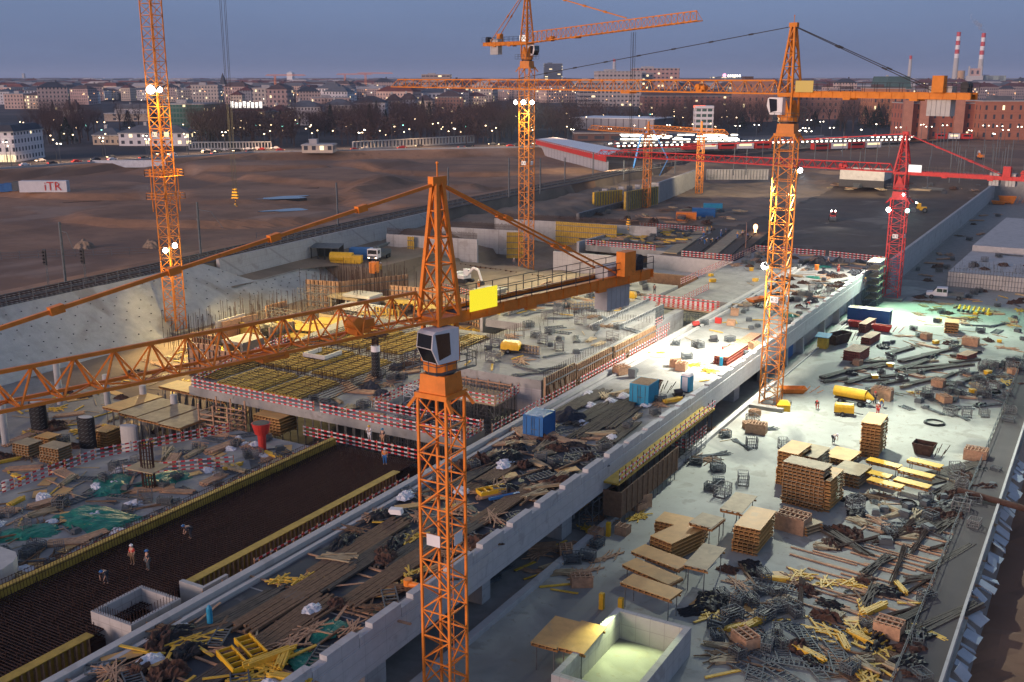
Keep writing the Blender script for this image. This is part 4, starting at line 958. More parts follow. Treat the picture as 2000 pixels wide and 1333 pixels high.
# right-hand walkway, railing, boards, trench bank
sl('paved_walkway', 'dark paved walkway along the right edge of the storage yard', [(-10.4,40),(-7.4,40),(-7.4,205),(-10.4,205)], .0, .45, 'asph', 'walkway')
c = MB(); c.box(-7.4,-7.15,40,205,-3.4,.75); solo('retaining_edge', c, M['concl'], 'thin concrete edge wall between the walkway and the dark trench', 'wall')
r = T('hand_rail', 'long grey tube railing on the yard side of the paved walkway', 'railing', (-10.5,60,.05)); c = MB(); c.bar((0,0,1.1),(0,140,1.1), .06); c.bar((0,0,.6),(0,140,.6), .05); c.build('tubes', M['gal'], r)
pmm = MB().box(-.04,.04,-.04,.04,0,1.15).mesh('post', M['gal'])
for i in range(57): q = bpy.data.objects.new('post', pmm); COL.objects.link(q); q.parent = r; q.location = (0,i*2.5,0)
for i in range(44):
    y = 60+i*1.75+R.uniform(-.5,.5); w_ = R.uniform(.8,1.9)
    solo('insulation_board', MB().rbox(0,0,0,R.uniform(.9,1.6),w_,.08), M['insul'], 'pale insulation board against the trench edge', 'board', (-6.6+R.uniform(-.1,.5),y,-.1+R.uniform(-.9,.1)), R.uniform(-.35,.35), 'insulation boards along the trench').rotation_euler = (R.uniform(-.2,.2),R.uniform(.25,.7),R.uniform(-.3,.3))
# ------------------------------------------------ prototypes: built once, copied for repeats
PR = {}
def far(o):         # park nothing off screen: the first use moves the prototype itself
    TH.remove(o); seal(o); o['used'] = 0; return o
def put(key, loc, rz=0.0, label=None, group=None, scale=None, cat=None):
    p = PR[key]
    if not p.get('used'):
        p['used'] = 1; p.location = loc; p.rotation_euler = (0,0,rz)
        if scale: p.scale = scale if hasattr(scale,'__len__') else (scale,)*3
        if label: p['label'] = label
        if group: p['group'] = group
        TH.append(p); o = p
    else: o = dup(p, loc, rz, label or p['label'], group, scale)
    return o
def panel_stack(key, n, lx, ly, m='ply', skew=.0, th=.36, seed=1, label='stack of plywood panels', bm='stk'):
    r = T('panel_stack', label, 'panel stack'); q = random.Random(seed)
    for i in range(n):
        z = i*th; dx, dy = q.uniform(-.08,.08)+skew*i, q.uniform(-.08,.08)
        c = MB()
        for k in range(int(lx/.5)): c.box(-lx/2+.1+k*.5+dx,-lx/2+.2+k*.5+dx,-ly/2+dy-.1,ly/2+dy+.1,z,z+th-.1)
        for s in (-1,1): c.box(-lx/2+dx,lx/2+dx,s*(ly/2-.1)-.06+dy,s*(ly/2-.1)+.06+dy,z-.0,z+.12)
        c.build('beams', M[bm], r); MB().box(-lx/2+dx,lx/2+dx,-ly/2+dy,ly/2+dy,z+th-.1,z+th-.03).build('panel', M[m], r)
    PR[key] = far(r); return r
def table_form(key, lx, ly, h, m='ply', label='plywood table form on steel legs', nl=2, inset=.35, th=.3):
    r = T('table_form', label, 'table form'); MB().box(-lx/2,lx/2,-ly/2,ly/2,h-.06,h).build('tabletop', M[m], r); c = MB()
    for k in range(int(lx/.6)+1): c.box(-lx/2+.03+k*.6,-lx/2+.12+k*.6,-ly/2,ly/2,h-th,h-.06)
    for s in (-1,1): c.box(-lx/2,lx/2,s*(ly/2-.3)-.05,s*(ly/2-.3)+.05,h-th-.18,h-th)
    c.build('beams', M['stk'], r)
    for i in range(nl):
        for s in (-1,1):
            x = -lx/2+inset+(lx-2*inset)*i/(nl-1); MB().cyl((x,s*(ly/2-inset),0),(x,s*(ly/2-inset),h-th-.18), .05, n=6).build('leg', M['steel'], r)
    PR[key] = far(r); return r
def bundle(key, n, L, w, h, m, label, name='timber_bundle', cat='timber', seed=1, layers=2, jit=.3, ang=.05):
    r = T(name, label, cat); q = random.Random(seed); per = max(1, n//layers); k = 0
    for j in range(layers):
        for i in range(per):
            a = q.uniform(-ang,ang); y = (i-(per-1)/2)*(w*1.15)+q.uniform(-.02,.02); x = q.uniform(-jit,jit)
            b = MB().bar((x-L/2*math.cos(a),y-L/2*math.sin(a),.03+h/2+j*h*1.02),(x+L/2*math.cos(a),y+L/2*math.sin(a),.03+h/2+j*h*1.02), w, h)
            b.build('plank' if 'timb' in m or 'ply' in m or 'ytim' in m else 'beam', M[m], r)
    PR[key] = far(r); return r
def heap(key, rx, ry, h, m, label, name='tarpaulin_heap', cat='tarpaulin', seed=1, n=16, rough=.5):
    q = random.Random(seed); c = MB(); k = n
    for j in range(k+1):
        for i in range(k+1):
            u, v = i/k*2-1, j/k*2-1; d = max(abs(u), abs(v)); e_ = max(0, 1-math.hypot(u,v)**2*.9)
            nz_ = noise.noise(Vector((u*2.5+seed*7,v*2.5,seed)))+.5*noise.noise(Vector((u*6+seed,v*6,seed*3)))
            c.v.append((u*rx*(1+.2*nz_), v*ry*(1+.25*nz_), max(.02, h*e_**.7*(1+rough*nz_)) if d < .99 else .0))
    for j in range(k):
        for i in range(k): a = j*(k+1)+i; c.f.append((a,a+1,a+k+2,a+k+1)); c.m.append(0)
    o = solo(name, c, M[m], label, cat); TH.remove(o); KID[o.name] = []; o['used'] = 0; PR[key] = o; return o
def crate(key, lx, ly, h, m='gal', fill='gal', label='grey steel mesh crate', seed=1):
    r = T('mesh_crate', label, 'crate'); c = MB()
    for sx in (-1,1):
        for sy in (-1,1): c.bar((sx*lx/2,sy*ly/2,0),(sx*lx/2,sy*ly/2,h), .07)
    for z in (.12,h*.38,h*.66,h):
        for s in (-1,1): c.bar((-lx/2,s*ly/2,z),(lx/2,s*ly/2,z), .05); c.bar((s*lx/2,-ly/2,z),(s*lx/2,ly/2,z), .05)
    for k in range(1, 5):
        for s in (-1,1): c.bar((-lx/2+k*lx/5,s*ly/2,.1),(-lx/2+k*lx/5,s*ly/2,h), .03); c.bar((s*lx/2,-ly/2+k*ly/5,.1),(s*lx/2,-ly/2+k*ly/5,h), .03)
    c.build('frame', M[m], r); MB().box(-lx/2,lx/2,-ly/2,ly/2,.1,.14).build('floor', M[m], r)
    if fill:
        q = random.Random(seed); c = MB()
        for k in range(14): a = q.uniform(-.5,.5); x, y, z = q.uniform(-lx*.15,lx*.15), q.uniform(-ly*.4,ly*.4), q.uniform(.2,h*.85); c.bar((x-lx*.33,y-a*.2,z),(x+lx*.33,y+a*.2,z+.05), .09)
        c.build('contents', M[fill], r)
    PR[key] = far(r); return r
def grate(key, lx, ly, label, m='gal', step=.45, th=.12, name='slatted_panel', cat='panel'):
    r = T(name, label, cat); c = MB()
    for s in (-1,1): c.box(-lx/2,lx/2,s*ly/2-.05,s*ly/2+.05,.03,.03+th)
    c.build('side_rails', M[m], r); c = MB()
    for k in range(int(lx/step)+1): c.box(-lx/2+k*step-.05,-lx/2+k*step+.05,-ly/2,ly/2,.05,.03+th*.8)
    c.build('slats', M[m], r); PR[key] = far(r); return r
def wooden_box(key, lx, ly, h, label, m='timb', cells=(3,2)):
    r = T('timber_box', label, 'box'); c = MB(); t = .08
    for s in (-1,1): c.box(-lx/2,lx/2,s*ly/2-t,s*ly/2,0,h) if s > 0 else c.box(-lx/2,lx/2,-ly/2,-ly/2+t,0,h); 
    c.box(-lx/2,-lx/2+t,-ly/2+t,ly/2-t,0,h); c.box(lx/2-t,lx/2,-ly/2+t,ly/2-t,0,h); c.build('sides', M[m], r); c = MB()
    for i in range(cells[0]*2): x = -lx/2+(i+.7)*lx/(cells[0]*2+.4); c.box(x,x+.1,-ly/2-.06,ly/2+.06,h+.002,h+.08)
    for i in range(cells[1]+1): y = -ly/2+i*(ly-.1)/cells[1]; c.box(-lx/2,lx/2,y,y+.09,h+.083,h+.14)
    c.build('top_slats', M['timb'], r); MB().box(-lx/2+t,lx/2-t,-ly/2+t,ly/2-t,0,.1).build('floor', M['timbd'], r)
    PR[key] = far(r); return r
def container(label, loc, rz, L, W, Hh, m, top=None, name='shipping_container'):
    r = T(name, label, 'container', loc, rz); c = MB(); c.box(-L/2+.04,L/2-.04,-W/2+.04,W/2-.04,.12,Hh-.04)
    n = int(L/.28)
    for i in range(n):
        x = -L/2+.2+i*(L-.4)/n
        for s in (-1,1): c.box(x,x+.14,min(s*(W/2-.045),s*W/2),max(s*(W/2-.045),s*W/2),.2,Hh-.16)
    for i in range(int(W/.28)-1):
        y = -W/2+.25+i*.28; c.box(-L/2,-L/2+.045,y,y+.14,.2,Hh-.16)
    c.build('shell', M[m], r); c = MB()
    for sx in (-1,1):
        for sy in (-1,1): c.box(min(sx*L/2,sx*(L/2+.05)),max(sx*L/2,sx*(L/2+.05)),min(sy*(W/2-.12),sy*(W/2+.04)),max(sy*(W/2-.12),sy*(W/2+.04)),0,Hh)
    for z in (0,Hh-.14):
        for s in (-1,1): c.box(-L/2,L/2,s*W/2-.04,s*W/2+.04,z,z+.14); c.box(s*L/2-.03,s*L/2+.05,-W/2+.12,W/2-.12,z+.002,z+.138)
    c.build('corner_frame', M[m], r); c = MB(); c.box(-L/2+.05,L/2-.05,-W/2+.06,W/2-.06,Hh-.05,Hh-.01)
    for i in range(int(L/.4)): c.box(-L/2+.2+i*.4,-L/2+.35+i*.4,-W/2+.1,W/2-.1,Hh-.01,Hh+.03)
    c.build('roof', M[top or m], r)
    for s in (-1,1):
        d = MB().box(L/2+.0,L/2+.04,min(s*.03,s*(W/2-.14)),max(s*.03,s*(W/2-.14)),.16,Hh-.16).build('door', M[m], r)
        k = MB()
        for y in (.18,W/2-.4): k.cyl((L/2+.08,s*y,.15),(L/2+.08,s*y,Hh-.15), .025, n=6)
        k.box(L/2+.06,L/2+.1,s*.18-.02,s*.18+.3,1.0,1.06); k.build('lock_bar', M['gal'], d)
    return r
def wheel_(r, x, y, rad, w=.3, nm='wheel'):
    q = MB().cyl((x,y-w/2,rad),(x,y+w/2,rad), rad, n=14).build(nm, M['blk'], r); MB().cyl((x,y-w/2-.01,rad),(x,y+w/2+.01,rad), rad*.5, n=10).build('rim', M['gal'], q); return q
def compressor(key, label='yellow towable compressor'):
    r = T('compressor', label, 'compressor'); c = MB(); c.rbox(0,0,.55,2.6,1.35,.75,0,1.0); c.rbox(0,0,1.3,2.6,1.35,.35,0,.86); c.build('hood', M['yel'], r)
    MB().box(-1.3,1.3,-.6,.6,.4,.548).build('chassis', M['dk'], r); MB().bar((1.3,0,.5),(2.5,0,.35), .1).build('drawbar', M['dk'], r)
    MB().box(-1.33,-1.3,-.5,.5,.7,1.3).build('grille', M['dk'], r)
    for s in (-1,1): wheel_(r, -.2, s*.75, .33, .2)
    PR[key] = far(r)
def skip(label, loc, rz, L=3.2, W=1.9, h=1.4, m='rust', fill=True):
    r = T('skip', label, 'skip', loc, rz); c = MB(); a = .72
    def ring(z, k, t): return [(-L/2*k+t,-W/2*k+t,z),(L/2*k-t,-W/2*k+t,z),(L/2*k-t,W/2*k-t,z),(-L/2*k+t,W/2*k-t,z)]
    o0, o1, i1, i0 = ring(.1,a,0), ring(h,1,0), ring(h,1,.08), ring(.2,a,.08)
    for A_, B_ in ((o0,o1),(o1,i1),(i1,i0)):
        for k in range(4): j = (k+1)%4; c.face([A_[k],A_[j],B_[j],B_[k]])
    c.face(i0[::-1]); c.face(o0[::-1])
    for k in range(5): x = -L/2*.7+k*L*.35; c.bar((x*.8,-W/2*a-.03,.2),(x,-W/2-.03,h-.05), .07); c.bar((x*.8,W/2*a+.03,.2),(x,W/2+.03,h-.05), .07)
    c.build('tub', M[m], r); c = MB()
    for s in (-1,1): c.box(-L/2*a,L/2*a,s*.5-.06,s*.5+.06,0,.1)
    c.build('skids', M['dk'], r); return r
class Fig: pass
def person(label, loc, rz=0.0, jacket='redp', legs='cloth', helmet='wht', pose='stand', s=1.0):
    """one skinned body; jacket, trousers, helmet and boots sit over it"""
    key = 'person_'+pose
    if key not in PR:
        J = {'pel':(0,0,.95),'chest':(0,0,1.28),'neck':(0,0,1.5),'head':(.02,0,1.66),'ls':(0,.19,1.42),'rs':(0,-.19,1.42),'le':(.02,.27,1.15),'re':(.02,-.27,1.15),'lh':(.16,.26,.92),'rh':(.16,-.26,.92),
             'lt':(0,.1,.92),'rt':(0,-.1,.92),'lk':(.02,.12,.5),'rk':(.02,-.12,.5),'la':(0,.13,.08),'ra':(0,-.13,.08),'lf':(.16,.14,.05),'rf':(.16,-.14,.05)}
        if pose == 'walk': J.update(lk=(.17,.11,.52),la=(.22,.12,.09),lf=(.38,.12,.06),rk=(-.04,-.11,.5),ra=(-.3,-.12,.16),rf=(-.18,-.12,.06),le=(-.12,.26,1.17),lh=(-.05,.28,.93),re=(.12,-.27,1.17),rh=(.3,-.25,1.0))
        if pose == 'bend': J.update(chest=(.26,0,1.14),neck=(.45,0,1.22),head=(.58,0,1.27),ls=(.38,.19,1.16),rs=(.38,-.19,1.16),le=(.45,.24,.86),re=(.45,-.24,.86),lh=(.55,.15,.6),rh=(.55,-.15,.6),lk=(.06,.15,.5),rk=(.06,-.15,.5))
        if pose == 'reach': J.update(le=(.2,.27,1.25),lh=(.45,.2,1.25),re=(.2,-.27,1.2),rh=(.42,-.22,1.1))
        Rr = {'pel':.15,'chest':.17,'neck':.065,'head':.1,'ls':.075,'rs':.075,'le':.05,'re':.05,'lh':.04,'rh':.04,'lt':.1,'rt':.1,'lk':.065,'rk':.065,'la':.045,'ra':.045,'lf':.04,'rf':.04}
        E_ = [('pel','chest'),('chest','neck'),('neck','head'),('chest','ls'),('chest','rs'),('ls','le'),('rs','re'),('le','lh'),('re','rh'),('pel','lt'),('pel','rt'),('lt','lk'),('rt','rk'),('lk','la'),('rk','ra'),('la','lf'),('ra','rf')]
        def skin(names, grow, edges, sub=1):
            me = bpy.data.meshes.new('t'); ix = {n_: i for i, n_ in enumerate(names)}
            me.from_pydata([J[n_] for n_ in names], [(ix[a], ix[b]) for a, b in edges if a in ix and b in ix], []); o = bpy.data.objects.new('t', me); COL.objects.link(o)
            md = o.modifiers.new('s','SKIN'); 
            for i, n_ in enumerate(names): me.skin_vertices[0].data[i].radius = (Rr[n_]*grow,)*2
            me.skin_vertices[0].data[0].use_root = True
            sb = o.modifiers.new('u','SUBSURF'); sb.levels = sub; sb.render_levels = sub; bpy.context.view_layer.update()
            out = bpy.data.meshes.new_from_object(o.evaluated_get(bpy.context.evaluated_depsgraph_get())); bpy.data.objects.remove(o); return out
        f = Fig(); f.body = skin(list(J), 1.0, E_)
        for i, (a, b, w_) in enumerate((('lh','le',0),('rh','re',0))):
            pass
        f.jacket = skin(['pel','chest','ls','rs','le','re'], 1.22, E_); f.legs = skin(['pel','lt','rt','lk','rk','la','ra'], 1.24, E_)
        h = Vector(J['head']); f.helmet = MB().ball(h+Vector((0,0,.05)), .145, 10, 6, .8).cyl(h+Vector((.03,0,.04)), h+Vector((.03,0,.06)), .17, .15, 12).mesh('helmet', M['wht'])
        fc = MB(); fd = Vector((1,0,-.1)) if pose != 'bend' else Vector((.6,0,-.8)); fd.normalize()
        fc.bar(h+fd*.09, h+fd*.125, .03); 
        for s_ in (-1,1): fc.ball(h+fd*.088+Vector((0,s_*.035,.02)), .013, 5, 4)
        f.face = fc.mesh('face', M['skin'])
        hands = MB()
        for hn, en in (('lh','le'),('rh','re')):
            a, e0 = Vector(J[hn]), Vector(J[en]); d = (a-e0).normalized(); sd = d.cross(Vector((0,0,1))); sd = sd.normalized() if sd.length > .1 else Vector((1,0,0))
            for k, ln in enumerate((.065,.08,.075,.06)): o_ = sd*((k-1.5)*.02); hands.bar(a+d*.03+o_, a+d*(.03+ln)+o_, .016)
            hands.bar(a+sd*.035, a+sd*.06+d*.04, .018)
        f.hands = hands.mesh('fingers', M['skin']); PR[key] = f
    f = PR[key]
    o = bpy.data.objects.new('person', f.body.copy()); COL.objects.link(o); o.data.materials.clear(); o.data.materials.append(M['skin']); tag(o, label, 'person', loc, rz); o.scale = (s,)*3
    for nm, me, m in (('jacket',f.jacket,jacket),('trousers',f.legs,legs),('helmet',f.helmet,helmet),('face',f.face,'skin'),('fingers',f.hands,'skin')):
        c = bpy.data.objects.new(nm, me.copy()); c.data.materials.clear(); c.data.materials.append(M[m]); COL.objects.link(c); c.parent = o
    return o
def long_mat(k): return M[k]
# stacks of plywood panels and table forms in the yard
panel_stack('tallstack', 11, 2.3, 4.6, 'ply', 0, .4, 1); panel_stack('bigstack', 12, 4.6, 2.4, 'plyg', .0, .4, 2)
def st(n, lx, ly, px, py, rz, label, m='ply', seed=1, th=.38, z=0.05, skew=0): 
    key = 's%d%d' % (px, py); panel_stack(key, n, lx, ly, m, skew, th, seed); put(key, P(px,py,z), rz, label)
put('tallstack', P(1704,884,.05), .0, 'tallest yellow stack of panels, standing alone left of the rust skip')
put('bigstack', P(1572,985,.05), -.12, 'big stack of panels with blue-shaded edges in the cluster left of the yellow tables')
st(10, 2.4, 4.4, 1548, 938, -.1, 'tall panel stack at the left rear of the big stack cluster', 'ply', 3, .4)
st(8, 2.4, 4.4, 1586, 932, -.1, 'panel stack at the right rear of the big stack cluster', 'plyg', 4, .4)
st(9, 2.3, 4.4, 1612, 985, -.1, 'panel stack leaning on the right side of the big stack', 'ply', 5, .4)
st(4, 3.2, 4.0, 1662, 940, -.15, 'low broad stack of brown panels between the big stack and the yellow tables', 'plyg', 6, .4)
st(2, 3.2, 4.2, 1645, 898, -.15, 'thin pale orange panels lying flat left of the tallest stack', 'ply', 7, .4)
st(3, 4.4, 2.4, 1560, 1030, -.5, 'low panel stack sticking out under the front of the big stack', 'plyg', 8, .36)
st(7, 2.6, 5.4, 1470, 1062, .0, 'stack of panels with a bright shiny top beside the wooden crates', 'ply', 9, .4, skew=.02)
st(6, 2.6, 5.2, 1322, 1080, -.3, 'stack of orange plywood panels, middle of the left cluster', 'ply', 10, .36)
st(5, 4.8, 2.6, 1330, 1050, .0, 'stack of orange plywood panels behind the left cluster', 'ply', 11, .36)
st(4, 2.2, 2.0, 1650, 632+260, 0, 'x', 'ply', 12) if False else None
st(4, 2.4, 3.4, 1858+0, 648, .1, 'small panel stack in the green lamp light left of the yellow props', 'ply', 13, .5)
for key, px, py, lx, ly, h, rz, ll, m in (('t1',1440,1035,2.3,5.0,3.0,.0,'tall pale table form standing behind the shiny stack','plyg'),('t2',1378,1068,2.4,3.0,2.8,-.1,'tall pale table form over the left panel cluster','plyg'),
      ('t3',1375,1138,2.2,5.2,2.6,.0,'tall grey-topped table form right of the orange table forms','plyg'),('t4',1290,1118,5.4,2.2,1.6,-.25,'orange table form, rear one of the three in a row','ply'),('t5',1272,1145,5.4,2.0,1.5,-.3,'orange table form, middle one of the three in a row','ply'),('t6',1270,1195,5.0,2.1,2.4,-.15,'orange table form, front one of the three in a row','ply'),
      ('t7',1085,1290,2.2,4.6,2.5,.05,'table form left of the concrete basin, left half of the pair','ply'),('t8',1137,1300,2.2,4.6,2.5,.05,'table form left of the concrete basin, right half of the pair','ply')):
    table_form(key, lx, ly, h, m); put(key, P(px,py,.05), rz, ll)
table_form('yt', 3.9, 1.35, 1.35, 'bry' if False else 'yel')
YT = [(1725,925),(1705,945),(1728,965),(1805,925),(1788,945),(1780,965)]
for (px, py), w_ in zip(YT, ('back left','middle left','front left','back right','middle right','front right')):
    put('yt', P(px,py,.05), -.22, w_+' yellow-topped low table of the six beside the tallest stack', 'yellow tables beside the panel stack')
# generic clutter prototypes
bundle('beams8', 10, 7.5, .16, .16, 'beam', 'bundle of dark steel beams', 'beam_bundle', 'steel beams', 1, 2)
bundle('beams5', 12, 5.0, .14, .14, 'beam', 'fanned bundle of dark steel beams', 'beam_bundle', 'steel beams', 2, 2, .5, .12)
bundle('tb4', 10, 3.6, .2, .1, 'timb', 'bundle of raw timber planks', seed=3); bundle('tb3', 12, 2.6, .12, .12, 'ytim', 'bundle of yellow form beams', 'form_beam_bundle', seed=4, layers=3)
bundle('pal', 14, 2.4, .14, .12, 'plyg', 'pile of pale planks', 'plank_pile', seed=5, ang=.3); bundle('mess', 14, 2.6, .1, .07, 'timb', 'loose tangle of raw timber', 'timber_tangle', seed=6, ang=1.4, jit=.8)
bundle('messy', 12, 2.2, .14, .08, 'ytim', 'loose tangle of yellow boards', 'board_tangle', seed=8, ang=1.2, jit=.7)
bundle('rods', 24, 6.5, .05, .05, 'rebar', 'bundle of thin rusty bars', 'bar_bundle', 'steel bars', 7, 4, .5, .06)
bundle('tubes', 16, 4.0, .07, .07, 'gal', 'bundle of grey tubes', 'tube_bundle', 'steel tubes', 9, 3, .4, .12)
bundle('long', 8, 11.0, .22, .2, 'timbd', 'row of long dark brown beams', 'beam_row', 'beams', 10, 1, .8, .015)
bundle('longg', 8, 10.0, .2, .18, 'beam', 'row of long grey-green beams', 'beam_row', 'beams', 11, 1, .8, .015)
VAR = {}
for v_ in (1,2):
    bundle('pal%d'%v_, 9+4*v_, 2.0+.5*v_, .12, .1, 'plyg', 'pile of pale planks', 'plank_pile', seed=50+v_, ang=.15*v_, layers=3); bundle('mess%d'%v_, 9+5*v_, 2.0+.6*v_, .09, .06, ['timb','timbd'][v_-1], 'loose tangle of raw timber', 'timber_tangle', seed=60+v_, ang=.6*v_, jit=1.0)
    heap('rust%d'%v_, .9+.3*v_, .8, .3+.1*v_, 'rust', 'heap of rusty scrap', 'scrap_heap', 'scrap', 13+v_, rough=1.2); heap('blk%d'%v_, 1.0+.3*v_, .8, .35, 'blk', 'heap of black film and hoses', 'film_heap', 'film', 22+v_, rough=1.1)
    bundle('beams5%d'%v_, 6+3*v_, 3.5+v_, .13, .13, 'beam', 'fanned bundle of dark steel beams', 'beam_bundle', 'steel beams', 70+v_, 2, .6, .2); bundle('tubes%d'%v_, 10+5*v_, 2.6+v_, .06, .06, 'gal', 'bundle of grey tubes', 'tube_bundle', 'steel tubes', 80+v_, 3, .4, .3)
    for b_ in ('pal','mess','rust','blk','beams5','tubes'): VAR.setdefault(b_, [b_]).append(b_+str(v_))
crate('crate', 1.25, .95, .85); crate('crateb', 1.25, .95, .85, 'gal', 'dk', 'grey steel crate with dark contents', 2); crate('cage', 1.3, 1.2, 1.2, 'steel', None, 'empty wire cage')
grate('grate', 3.0, 1.1, 'slatted steel panel', 'gal'); grate('grate5', 5.2, .9, 'long slatted steel panel', 'gal', .35); grate('gratey', 2.6, 1.0, 'slatted yellow panel', 'fyel', .4)
wooden_box('wbox', 2.6, 1.6, 1.3, 'open pinkish timber box'); wooden_box('wbox2', 1.7, 1.2, .9, 'small pinkish timber box', cells=(2,2))
heap('grn', 1.9, 1.4, .8, 'grn', 'crumpled green tarpaulin'); heap('blk', 1.5, 1.1, .6, 'blk', 'heap of black film and hoses', 'film_heap', 'film', 2); heap('rust', 1.4, 1.0, .45, 'rust', 'heap of rusty scrap', 'scrap_heap', 'scrap', 3, rough=.9)
heap('wsheet', .9, .7, .35, 'sheet', 'crumpled white sheet', 'plastic_sheet', 'sheet', 4); heap('dbl', 1.3, .9, .7, 'cloth', 'heap of dark blue bags', 'bag_heap', 'bags', 5)
def small(key, mb, m, label, name, cat):
    o = solo(name, mb, M[m], label, cat); TH.remove(o); KID[o.name] = []; o['used'] = 0; PR[key] = o
small('pl_r', MB().box(-1.9,1.9,-.09,.09,.03,.1), 'timb', 'raw timber plank', 'plank', 'plank'); small('pl_y', MB().box(-1.3,1.3,-.12,.12,.03,.12), 'ytim', 'yellow board', 'plank', 'board')
small('pl_d', MB().box(-2.2,2.2,-.1,.1,.03,.18), 'timbd', 'dark brown beam', 'timber_beam', 'beam'); small('pl_w', MB().box(-1.5,1.5,-.06,.06,.03,.08), 'plyg', 'pale plank', 'plank', 'plank')
small('pl_l', MB().box(-3.3,3.3,-.09,.09,.03,.13), 'timb', 'long timber bearer', 'timber_bearer', 'bearer'); small('sheetply', MB().box(-1.2,1.2,-.6,.6,.03,.06), 'ply', 'loose plywood sheet', 'plywood_sheet', 'plywood')
small('pipe', MB().cyl((-1.5,0,.12),(1.5,0,.12), .1, n=8), 'gal', 'grey steel tube', 'tube', 'tube'); small('pm', MB().box(-.5,.5,-.4,.4,.03,.5).box(-.4,.4,-.3,.3,.503,.62), 'gal', 'small grey equipment box', 'equipment_box', 'box')
small('yb', MB().box(-.45,.45,-.35,.35,.03,.5).box(-.5,.5,-.4,.4,.503,.56), 'yel', 'small yellow box', 'tool_box', 'box')
c = MB()
for i in range(20):
    a, b = i*2*PI/20, (i+1)*2*PI/20
    for k in range(3): c.bar((.9*math.cos(a)*(1-.07*k),.9*math.sin(a)*(1-.07*k),.08+.08*k),(.9*math.cos(b)*(1-.07*k),.9*math.sin(b)*(1-.07*k),.08+.08*k), .08)
small('coil', c, 'blk', 'black hose coil', 'hose_coil', 'hose')
compressor('comp')
OCC = []
def free(p, r):
    return all((p.x-q.x)**2+(p.y-q.y)**2 > (r+s)**2 for q, s in OCC)
def inpoly(x, y, poly):
    c = False; j = len(poly)-1
    for i in range(len(poly)):
        xi, yi = poly[i]; xj, yj = poly[j]
        if (yi > y) != (yj > y) and x < (xj-xi)*(y-yi)/(yj-yi)+xi: c = not c
        j = i
    return c
def scatter(keys, poly, n, z, zone, rz=None, seed=1, spread=1.0, gap=.55, scale=(.85,1.15)):
    q = random.Random(seed); x0, x1 = min(p[0] for p in poly), max(p[0] for p in poly); y0, y1 = min(p[1] for p in poly), max(p[1] for p in poly); k = 0
    for _ in range(n*12):
        if k >= n: break
        x, y = q.uniform(x0,x1), q.uniform(y0,y1)
        if not inpoly(x, y, poly): continue
        key = q.choice(keys); key = q.choice(VAR[key]) if key in VAR else key; r = gap*{'beams8':1.6,'beams5':1.4,'long':1.2,'longg':1.2,'tb4':1.2,'wbox':1.3,'rods':1.3}.get(key, 1.0)
        if not free(Vector((x,y,0)), r): continue
        a = (q.gauss(rz[0], rz[1]) if rz else q.uniform(0, PI)); s = q.uniform(*scale)
        b = PR[key].get('base') or PR[key]['label']; PR[key]['base'] = b
        o = put(key, (x,y,z), a, b+' on '+zone, b.split(' of ')[0]+'s on '+zone if False else 'loose site material on '+zone, (s*q.uniform(.8,1.2), s*q.uniform(.85,1.15), s)); OCC.append((Vector((x,y,0)), r*.8)); k += 1
for px, py, rr in [(1704,884,3),(1572,985,4),(1548,938,3),(1612,985,3),(1662,940,3),(1645,898,3),(1470,1062,3),(1322,1080,4),(1430,1010,3),(1375,1138,3),(1272,1150,4),(1110,1290,4),(1858,648,2),(1805,893,2.4),(1755,945,6),(1240,1270,7.5),(1505,795,4),(1740,585,4),(1700,640,5),(1690,690,5),(1640,670,3),(1660,800,4),(1645,812,3),(1845,588,3)]:
    OCC.append((P(px,py,0), rr*.8))
z0 = .05
# the yard
zn = 'the storage yard'
def pz(*pts): return [tuple(P(px,py,0))[:2] for px, py in pts]
scatter(['pl_l'], pz((1590,1090),(1860,1040),(1830,1230),(1520,1180)), 34, z0, zn, (-.15,.05), 21, gap=1.0)
OCC2 = list(OCC)
scatter(['beams8','beams5','rods','rods'], pz((1590,1080),(1890,1010),(1850,1260),(1540,1180)), 22, z0+.12, zn, (1.35,.28), 22, gap=.5)
scatter(['grate5','grate','grate'], pz((1420,1150),(1640,1130),(1700,1333),(1440,1320)), 22, z0+.05, zn, (-.75,.35), 23)
scatter(['mess','rust','blk','tb3','pal','messy','sheetply','crateb','pl_y','pl_d','crate'], pz((1400,1110),(1620,1120),(1860,1150),(1820,1333),(1330,1320),(1360,1200)), 105, z0+.02, zn, None, 24, gap=.45)
scatter(['crateb','crate'], pz((1410,1130),(1560,1170),(1540,1230),(1400,1180)), 9, z0, zn, None, 25)
scatter(['rust','blk','mess','pal','tubes','beams5','crate','pl_w','pl_r','cage','grate','coil','pm'], pz((1640,985),(1960,900),(1900,1060),(1600,1075)), 75, z0, zn, None, 26, gap=.45)
scatter(['beams8','longg','tubes'], pz((1830,930),(1930,900),(1880,1010),(1800,1010)), 13, z0, zn, (1.25,.15), 27, gap=.4)
scatter(['tb3','tb4','pal','messy','pl_y','crate','mess','wbox2'], pz((1020,1080),(1190,960),(1260,1000),(1120,1180),(1030,1150)), 30, z0, zn+' in front of the bridge', (1.0,.5), 28, gap=.6)
scatter(['cage','crate','crateb','pl_w','mess','wbox2','tubes'], pz((1330,880),(1480,800),(1500,850),(1380,960)), 14, z0, zn+' edge', None, 29)
scatter(['cage','crate'], pz((1380,960),(1520,840),(1560,880),(1420,1000)), 5, z0, zn+' middle', None, 30)
